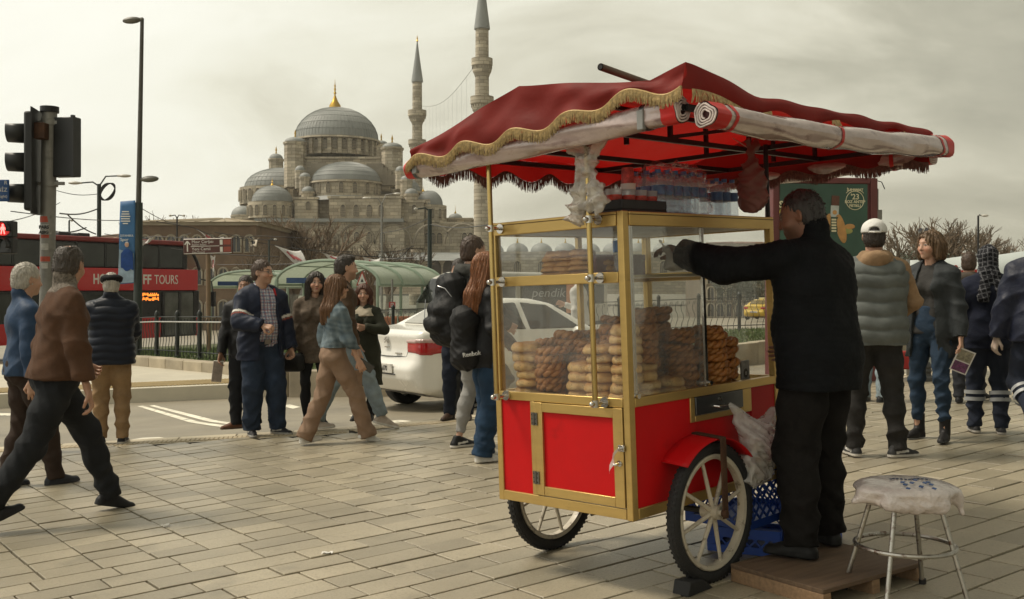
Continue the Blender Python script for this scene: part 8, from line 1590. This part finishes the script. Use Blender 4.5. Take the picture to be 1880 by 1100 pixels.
    S = SDF((-0.16, -0.09, -0.14), (0.16, 0.09, 0.14), 0.009); S.cone((-0.09, 0, 0), (0.09, 0, 0), 0.10, 0.10, 0.02, flat=((0, 1, 0), 2.0)); v, q = S.mesh()
    bag = thing('handbag', 'black leather handbag hanging beside the beige wool coat', 'handbag', on(-2.33, 10.8, 0.70)); npobj('bag_body', v, q, clothmat('black_bag', (0.008, 0.008, 0.008), 0.4), bag)
    MB().tube([(-0.08, 0, 0.08), (-0.04, 0, 0.30), (0.05, 0, 0.30), (0.08, 0, 0.08)], 0.007, 6).build('strap', MATS['cloth_black_bag'], bag)
    # girl in denim jacket walking
    def p_denim(v, L, arm, s, sh):
        n = 0.5+0.25*np.sin(31*v[:, 0]+9*np.sin(17*v[:, 2]))+0.25*np.sin(27*v[:, 2]+6*np.sin(21*v[:, 1])); n = np.clip(n, 0, 1)[:, None]
        return np.array([0.065, 0.095, 0.115])*(1-n)+np.array([0.155, 0.195, 0.215])*n
    ps = person('girl in cropped denim jacket and beige cargo trousers with long brown hair walking', -1.66, 9.66, -74, 1.58, fem=True, skin=FAIR, hair='long', hairlen=0.36, vol=0.02, hairmat=H_BRN, hairc=(0.08, 0.04, 0.02), seed=14, head=(0, -3, 0), lean=3, sweep=(0.0, -0.06, 0),
        fL=(-0.08, -0.28, 0.0, -6, 6), fR=(0.09, 0.33, 0.02, 14, -4), hR=(0.24, 0.20, 0.84), hL=(-0.24, 0.0, 0.85), drop=0.035, eR=(0.8, -0.8, 0), palmR=(-1, 0.2, 0.2), curl=0.5, bulk=1.05,
        trousers=dict(cut='wide', mat=clothmat('beige_cotton', (0.235, 0.155, 0.105), var=0.12), amp=0.011, crop=-0.035), shoe=(0.60, 0.58, 0.54), sole=(0.66, 0.64, 0.6),
        tops=[dict(name='top', mat=clothmat('white_tee', (0.5, 0.48, 0.45)), hem=1.0, sleeve=0.3, amp=0.004),
              dict(name='denim_jacket', mat=paintmat('washed_denim', 0.85, var=0.3, vs=14), hem=0.99, infl=0.018, collar=0.035, amp=0.019, paint=p_denim, open=(0.05, 0.03), sl=(0.068, 0.06, 0.046), bulk=1.0)])
    glasses(ps, dark=True, col=(0.25, 0.16, 0.06))
    m = MB()
    for sx in (0.125,):
        m.box((sx, -0.02, 0.52), (sx+0.012, 0.15, 0.66)); m.box((sx-0.002, -0.025, 0.645), (sx+0.018, 0.155, 0.69))
    pk = m.build('cargo_pocket', MATS['cloth_beige_cotton'], ps['root'], bevel=0.004); pk.rotation_euler = (0.0, 0, 0); pk.location = (0.0, 0.08, 0.0)
    w = ps['arm'][1][1]; bpy.context.view_layer.update()
    ph = MB().box((-0.004, -0.038, -0.078), (0.004, 0.038, 0.078)).build('phone', M('phone_black', (0.01, 0.01, 0.012), 0.15, coat=1.0, var=0.05), None, bevel=0.006)
    tag(ph, 'dark phone in the hand of the girl in denim jacket', 'phone'); ph.location = ps['root'].matrix_world @ Vector(w+np.array([-0.018, 0.07, -0.045])); ph.rotation_euler = (R(55), 0.1, R(-80))
    # tall man in brown jacket walking
    person('short-haired man in brown shirt jacket and ripped pale jeans walking behind the girl', -1.72, 10.55, -86, 1.80, skin=FAIR, hair='short', quiff=True, vol=0.008, hairmat=H_DARK, hairc=BLK, seed=16, head=(8, 0, 0), lean=2, beard=0.35,
        fL=(-0.09, -0.26, 0.0, -4, 6), fR=(0.09, 0.40, 0.03, 15, -4), hR=(0.27, 0.10, 0.84), hL=(-0.27, 0.14, 0.86), drop=0.035, curl=0.5,
        trousers=dict(cut='straight', mat=denim('pale_denim', (0.22, 0.27, 0.30)), amp=0.008, crop=0.03), shoe=(0.42, 0.35, 0.29), sole=(0.6, 0.57, 0.52),
        tops=[dict(mat=clothmat('brown_twill', (0.072, 0.044, 0.026), var=0.3), hem=0.86, collar=0.05, infl=0.022, amp=0.013)])
    # woman in dark green coat
    person('small woman in dark green coat holding a hand to her collar', -1.63, 11.35, 168, 1.47, fem=True, skin=FAIR, hair='bob', hairlen=0.13, vol=0.02, hairmat=hairmat('chestnut', (0.10, 0.036, 0.018)), hairc=(0.05, 0.025, 0.015), seed=18, head=(10, 0, 0), bulk=1.15,
        hL=(-0.07, 0.22, 1.22), eL=(-1, 0, -0.7), palmL=(0.3, -1, 0), curl=0.7,
        trousers=dict(cut='slim', mat=MATS['cloth_black_leggings']), shoe=(0.02, 0.02, 0.02), sole=(0.03, 0.03, 0.03),
        tops=[dict(name='coat', mat=clothmat('olive_coat', (0.030, 0.032, 0.020), 0.8), hem=0.46, collar=0.05, infl=0.024, amp=0.012, skirt=0.03),
              dict(name='scarf', mat=clothmat('cream_scarf', (0.48, 0.42, 0.32)), hem=1.36, sleeve=0, collar=0.05, infl=0.03, amp=0.012)])
    # man with backpack
    ps = person('tall bearded man in grey hoodie and sweatpants with a big black backpack', -0.36, 9.1, -62, 1.86, skin=FAIR, hair='short', vol=0.010, hairmat=H_MID, hairc=(0.05, 0.03, 0.018), seed=20, head=(-2, 0, 0), beard=0.65, lean=2,
        fL=(-0.10, -0.06, 0, 0, 8), fR=(0.09, 0.12, 0.10, -35, -4), hL=(-0.16, 0.24, 1.05), hR=(0.22, 0.22, 1.02), drop=0.02,
        trousers=dict(cut='slim', mat=clothmat('grey_sweat', (0.26, 0.255, 0.245), var=0.14), amp=0.010, crop=0.05), shoe=(0.012, 0.012, 0.013), sole=(0.6, 0.57, 0.52), swoosh=(0.6, 0.58, 0.54),
        tops=[dict(name='hoodie', mat=clothmat('charcoal_hoodie', (0.050, 0.050, 0.046)), hem=0.93, infl=0.02, hood=True, amp=0.012)])
    S = SDF((-0.26, -0.46, -0.12), (0.26, 0.02, 0.60), 0.011)
    S.cone((-0.07, -0.22, 0.02), (0.07, -0.22, 0.02), 0.12, 0.12, 0.05); S.cone((-0.06, -0.22, 0.2), (0.06, -0.22, 0.2), 0.135, 0.135, 0.08); S.cone((-0.04, -0.2, 0.40), (0.04, -0.2, 0.40), 0.115, 0.115, 0.08); S.cone((-0.05, -0.34, 0.08), (0.05, -0.34, 0.08), 0.075, 0.075, 0.03); S.cone((-0.05, -0.33, 0.20), (0.05, -0.33, 0.20), 0.06, 0.06, 0.03)
    tobj(ps, 'backpack', S, clothmat('backpack_nylon', (0.009, 0.009, 0.0095), 0.6), 0.005)
    m = MB(); m.T = Matrix.Translation(Vector(ps['pel'])) @ Matrix([[*r, 0] for r in ps['Rt'].tolist()]+[[0, 0, 0, 1]])
    for sx in (-1, 1): m.tube([(sx*0.10, -0.10, 0.5), (sx*0.125, -0.02, 0.585), (sx*0.125, 0.1, 0.53), (sx*0.135, 0.15, 0.40), (sx*0.16, 0.1, 0.2), (sx*0.15, -0.12, 0.06)], 0.016, 6)
    m.build('shoulder_strap', MATS['cloth_backpack_nylon'], ps['root'])
    m2 = MB(); m2.T = m.T; m2.tube([(-0.12, -0.395, 0.30), (-0.08, -0.42, 0.16), (-0.05, -0.425, 0.06)], 0.004, 5); m2.tube([(0.02, -0.35, 0.42), (0.1, -0.32, 0.40), (0.15, -0.28, 0.33)], 0.004, 5); m2.build('zip', M('zip_metal', (0.3, 0.3, 0.3), 0.35, 1.0), ps['root'])
    # long-haired woman
    ps = person('woman with long auburn hair, black jacket and blue jeans beside the cart', -0.215, 8.42, -68, 1.66, fem=True, skin=FAIR, hair='long', hairlen=0.46, vol=0.024, hairmat=H_AUB, hairc=(0.1, 0.05, 0.02), seed=22, head=(-8, 2, 0), sweep=(0.02, -0.12, 0),
        fL=(-0.08, 0.02, 0, 0, 6), fR=(0.09, -0.06, 0, -2, -4), hL=(-0.12, 0.24, 1.0), hR=(0.2, 0.18, 0.98),
        trousers=dict(cut='wide', mat=denim('mid_blue', (0.014, 0.036, 0.072)), amp=0.008, crop=-0.02), shoe=(0.58, 0.56, 0.52), sole=(0.62, 0.6, 0.56),
        tops=[dict(mat=clothmat('black_anorak', (0.010, 0.010, 0.011), 0.6), hem=0.80, infl=0.022, collar=0.04, amp=0.013)])
    S = SDF((-0.2, -0.34, -0.2), (0.2, 0.0, 0.42), 0.011); S.cone((0, -0.19, -0.06), (0, -0.19, 0.26), 0.125, 0.12, 0.05); S.cone((-0.06, -0.19, -0.06), (0.06, -0.19, -0.06), 0.10, 0.10, 0.05); S.cone((-0.05, -0.19, 0.26), (0.05, -0.19, 0.26), 0.10, 0.10, 0.05)
    bp = tobj(ps, 'small_backpack', S, clothmat('backpack_black', (0.0085, 0.0085, 0.009), 0.65), 0.006)
    fr = Matrix.Translation(Vector(ps['pel'])) @ frame((0.165, -0.26, -0.05), (0, 1, 0.12), (0, -0.12, 1)); text(ps['root'], 'Reebok', 0.05, M('white_print', (0.6, 0.6, 0.58), 0.6, var=0.05), fr, ext=0.004)
    # person in dark jeans behind the backpack
    person('man in black jacket and dark jeans by the car, mostly hidden behind the big backpack', -0.57, 11.15, 172, 1.70, skin=TAN, hair='short', hairmat=H_DARK, hairc=BLK, seed=24, bulk=1.1,
        hL=(-0.12, 0.24, 1.0), hR=(0.12, 0.24, 1.0), fL=(-0.1, 0.0, 0, 0, 8), fR=(0.10, 0.03, 0, 0, -20), trousers=dict(cut='straight', mat=denim('ink_denim', (0.010, 0.014, 0.026))), shoe=(0.06, 0.035, 0.025), sole=(0.04, 0.03, 0.025),
        tops=[dict(mat=clothmat('black_puffer', (0.010, 0.010, 0.011), 0.4), hem=0.85, collar=0.05, infl=0.03, quilt=(0.07, 0.012))])
    # man in cap and vest
    ps = person('man in white cap, grey quilted vest and tan hoodie seen from behind', 2.78, 7.95, 6, 1.80, skin=TAN, hair='short', vol=0.007, hairmat=H_DARK, hairc=BLK, seed=26, head=(-4, 0, 0), bulk=1.2,
        fL=(-0.14, 0.02, 0, 0, 20), fR=(0.17, 0.0, 0, 0, -62), hL=(-0.1, 0.28, 1.05), hR=(0.16, 0.26, 1.02), eL=(-1, -0.3, -0.5), eR=(1, -0.25, -0.5),
        trousers=dict(cut='straight', mat=clothmat('charcoal_trousers', (0.020, 0.019, 0.018)), amp=0.011), shoe=(0.03, 0.03, 0.03), sole=(0.5, 0.47, 0.42), swoosh=(0.5, 0.48, 0.45),
        tops=[dict(name='hoodie', mat=clothmat('tan_hoodie', (0.27, 0.175, 0.10)), hem=0.95, infl=0.012, hood=True, amp=0.012),
              dict(name='vest', mat=clothmat('grey_vest', (0.105, 0.115, 0.108), 0.6, bump=0.1), hem=0.84, infl=0.040, sleeve=0, quilt=(0.105, 0.017), amp=0.006)])
    S = SDF((-0.13, -0.14, -0.02), (0.13, 0.24, 0.16), 0.006); S.ell((0, -0.012, 0.045), (0.094, 0.113, 0.092), 0.01); S.cone((-0.03, 0.13, 0.048), (0.03, 0.13, 0.048), 0.05, 0.05, 0.01, flat=((0, 0, 1), 7)); S.cut((0, 0, -1), -0.028)
    S.ell((0, -0.125, 0.045), (0.042, 0.04, 0.026), 0.004, sub=True); S.cone((-0.035, -0.105, 0.026), (0.035, -0.105, 0.026), 0.0, 0.0, 0.004)
    cap = hobj(ps, 'cap', S, clothmat('white_cap', (0.62, 0.61, 0.58), 0.8, var=0.08), 0.0015)
    m = MB(); m.T = Matrix.Translation(Vector(ps['hc'])) @ Matrix([[*r, 0] for r in ps['Rh'].tolist()]+[[0, 0, 0, 1]]); m.tube([(-0.045, -0.104, 0.034), (0, -0.127, 0.032), (0.045, -0.104, 0.034)], 0.009, 6); m.build('cap_strap', MATS['cloth_white_cap'], ps['root'])
    # woman with leaflet
    ps = person('woman in open dark jacket, jeans and lace-up boots holding a leaflet', 3.52, 8.69, 152, 1.73, fem=True, skin=FAIR, hair='bob', hairlen=0.09, vol=0.016, hairmat=hairmat('bronze', (0.13, 0.075, 0.035)), hairc=(0.09, 0.05, 0.025), seed=28, head=(-14, 2, 0), bulk=1.12,
        fL=(-0.17, 0.10, 0, 0, 18), fR=(0.13, -0.02, 0, 0, -8), hL=(-0.30, 0.06, 0.80), hR=(0.24, 0.16, 0.84), boot=0.10,
        trousers=dict(cut='slim', mat=denim('blue_jeans', (0.018, 0.035, 0.062)), amp=0.010, crop=0.08), shoe=(0.014, 0.013, 0.013), sole=(0.02, 0.02, 0.02),
        tops=[dict(name='shirt', mat=clothmat('grey_polo', (0.040, 0.038, 0.036)), hem=0.90, collar=0.03, vneck=0.44, sleeve=0.5, amp=0.005),
              dict(name='jacket', mat=clothmat('anthracite', (0.026, 0.030, 0.032), 0.7), hem=0.70, infl=0.03, collar=0.04, open=(0.10, 0.06), amp=0.013, skirt=0.01)])
    glasses(ps, dark=True, up=True, col=(0.05, 0.03, 0.02))
    bpy.context.view_layer.update(); q = ps['root'].matrix_world @ Vector(ps['arm'][-1][1]+np.array([0.0, 0.02, -0.12]))
    lf = thing('leaflet', 'glossy colour leaflet in the hand of the woman with boots', 'leaflet', q); lf.rotation_euler = (R(10), R(22), R(-12))
    MB().box((-0.015, -0.002, -0.16), (0.12, 0.002, 0.04)).build('sheet', M('leaflet_white', (0.6, 0.58, 0.55), 0.3, var=0.05), lf)
    MB().box((-0.005, -0.0035, -0.15), (0.11, -0.0025, -0.07)).build('photo_print', M('leaflet_purple', (0.12, 0.03, 0.10), 0.3, var=0.8, vs=25), lf); MB().box((-0.005, -0.0035, -0.06), (0.11, -0.0025, 0.03)).build('photo_print', M('leaflet_grey', (0.22, 0.2, 0.14), 0.3, var=0.7, vs=30), lf)
    # man behind in grey-brown jacket
    person('dark-haired man in grey-brown hooded jacket walking away in front of the white banner', 4.88, 11.05, -5, 1.58, skin=TAN, hair='short', vol=0.013, hairmat=H_MID, hairc=BLK, seed=30, bulk=1.05,
        fL=(-0.1, -0.1, 0.0, 0, 4), fR=(0.1, 0.22, 0.0, 0, -40), trousers=dict(cut='straight', mat=clothmat('slate_trousers', (0.020, 0.021, 0.026))), shoe=(0.01, 0.01, 0.011), sole=(0.015, 0.015, 0.015),
        tops=[dict(mat=clothmat('taupe_jacket', (0.060, 0.048, 0.038)), hem=0.84, hood=True, infl=0.02, amp=0.012)])
    # worker with headscarf
    def p_band(v, L, arm, s, sh): return np.tile(np.array([0.013, 0.017, 0.032]), (len(v), 1))
    ps = person('worker in black and white checked headscarf and navy uniform seen from behind', 4.09, 8.9, 12, 1.60, fem=True, skin=TAN, hair='none', hairmat=H_DARK, hairc=BLK, seed=32, bulk=1.15, hL=(-0.30, 0.04, 0.80), hR=(0.26, 0.16, 0.9),
        fL=(-0.1, 0.05, 0, 0, 6), fR=(0.11, -0.05, 0, 0, -6), trousers=dict(cut='straight', mat=clothmat('navy_work', (0.016, 0.021, 0.036)), amp=0.009), shoe=(0.03, 0.03, 0.032), sole=(0.4, 0.38, 0.35),
        tops=[dict(mat=clothmat('navy_top', (0.010, 0.013, 0.028)), hem=0.80, infl=0.022, amp=0.011)])
    S = SDF((-0.22, -0.26, -0.42), (0.22, 0.14, 0.17), 0.008); S.ell((0, -0.012, 0.03), (0.096, 0.118, 0.112), 0.01); S.cone((0, -0.03, -0.04), (0, -0.04, -0.16), 0.085, 0.10, 0.04); S.cone((-0.02, -0.10, -0.10), (-0.07, -0.165, -0.38), 0.05, 0.06, 0.04, flat=((0, 1, 0), 2)); S.cone((0.03, -0.10, -0.10), (0.08, -0.15, -0.32), 0.05, 0.05, 0.04, flat=((0, 1, 0), 2))
    S.ell((0, 0.12, -0.03), (0.06, 0.06, 0.085), 0.01, sub=True)
    def p_scarf(v):
        an = np.arctan2(v[:, 0], -v[:, 1]-0.01)*0.10; u = np.where(v[:, 2] < -0.08, v[:, 0]*0.9+0.2*v[:, 2], an); p_ = 0.042
        m = (np.abs((u % p_)-p_/2) < 0.0032) | (np.abs(((v[:, 2]+0.25*np.abs(v[:, 0])) % p_)-p_/2) < 0.0032); return np.where(m[:, None], np.array([0.13, 0.13, 0.14]), np.array([0.010, 0.010, 0.013]))
    S2 = S; hobj(ps, 'headscarf', S, paintmat('headscarf'), 0.006, p_scarf)
    refl = M('reflective_band', (0.30, 0.31, 0.32), 0.4, var=0.15)
    def bands(ps, zs=(0.30, 0.37), r=0.088):
        for k in (-1, 1):
            kn, an = ps['leg'][k][:2]
            for t in zs:
                c = an+(kn-an)*t; d = (kn-an)/np.linalg.norm(kn-an); MB().tube([c-d*0.016, c+d*0.016], r*ps['s'], 20, cap=False).build('reflective_band', refl, ps['root'])
    bands(ps, (0.55, 0.70), 0.094)
    # worker at the edge
    ps = person('worker in creased navy jacket and glove stepping away past the headscarf', 4.20, 8.2, 16, 1.76, skin=TAN, hair='short', hairmat=H_DARK, hairc=BLK, seed=34, bulk=1.25, glove=(0.42, 0.33, 0.27), lean=4,
        fL=(-0.11, -0.22, 0.16, -55, 0), fR=(0.10, 0.22, 0, 0, -4), hL=(-0.33, 0.06, 0.80), hR=(0.3, 0.1, 0.82), drop=0.03, curl=0.45,
        trousers=dict(cut='straight', mat=MATS['cloth_navy_work']), shoe=(0.02, 0.02, 0.02), sole=(0.06, 0.055, 0.05),
        tops=[dict(mat=clothmat('navy_shell', (0.013, 0.016, 0.032), 0.5, var=0.3), hem=0.82, collar=0.05, infl=0.032, amp=0.018, sl=(0.074, 0.066, 0.055))])
    bands(ps, (0.55, 0.70), 0.094)
    # two people further off
    person('passer-by in pale jeans and dark coat, mostly hidden behind the white-capped man', 3.98, 11.4, -20, 1.62, skin=TAN, hair='short', hairmat=H_DARK, hairc=BLK, seed=36, trousers=dict(cut='straight', mat=MATS['cloth_pale_denim']), shoe=(0.012, 0.012, 0.013), sole=(0.02, 0.02, 0.02), tops=[dict(mat=MATS['cloth_black_coat'], hem=0.85, infl=0.02)])
    person('person in white shirt behind the glass of the cart, beyond the white car', 1.02, 15.2, 70, 1.62, skin=FAIR, hair='short', vol=0.014, hairmat=H_BRN, hairc=BLK, seed=38, lean=8, h=0.014, hR=(0.1, 0.32, 1.2), trousers=dict(cut='straight', mat=MATS['cloth_black_trousers']), shoe=(0.02, 0.02, 0.02), sole=(0.03, 0.03, 0.03), tops=[dict(name='shirt', mat=MATS['cloth_white_tee'], hem=0.88, infl=0.015, collar=0.03)])
# ------------------------------------------------------------------ assemble, large to small
build_ground(); build_mosque(); build_buildings(); build_trees(); build_tramstop(); build_fence()
build_poles(); build_bus()
build_car('white saloon car with red tail lights stopped on the road', V(-1.67, 13.3, rz(-1.67, 13.3)), R(38), M('white_paint', (0.78, 0.76, 0.70), 0.25, var=0.06, vs=1.5, coat=0.7))
td = 74; tq = gp(1384, 594); tq = on((1384-940)/FPX*td, td, -0.04)
build_car('yellow taxi driving beyond the railing, seen through the open cart', tq, R(58), M('taxi_yellow', (0.55, 0.36, 0.03), 0.3, var=0.06, coat=0.5), True, 0.035, '34 TAX 23')
build_flags(); build_right()
build_cart(); build_bread(); build_vendor(); build_props(); crowd()

# the hazy air over the square
hz = bpy.data.materials.new('haze_air'); hz.use_nodes = True; hz.node_tree.nodes.clear(); vo = hz.node_tree.nodes.new('ShaderNodeOutputMaterial'); pv = hz.node_tree.nodes.new('ShaderNodeVolumePrincipled'); pv.inputs['Color'].default_value = (0.95, 0.93, 0.88, 1); pv.inputs['Density'].default_value = 0.0003; hz.node_tree.links.new(pv.outputs[0], vo.inputs['Volume'])
o = MB().box((-330, -40, -6), (330, 670, 74)).build('haze', hz, smooth=0); o['kind'] = 'stuff'
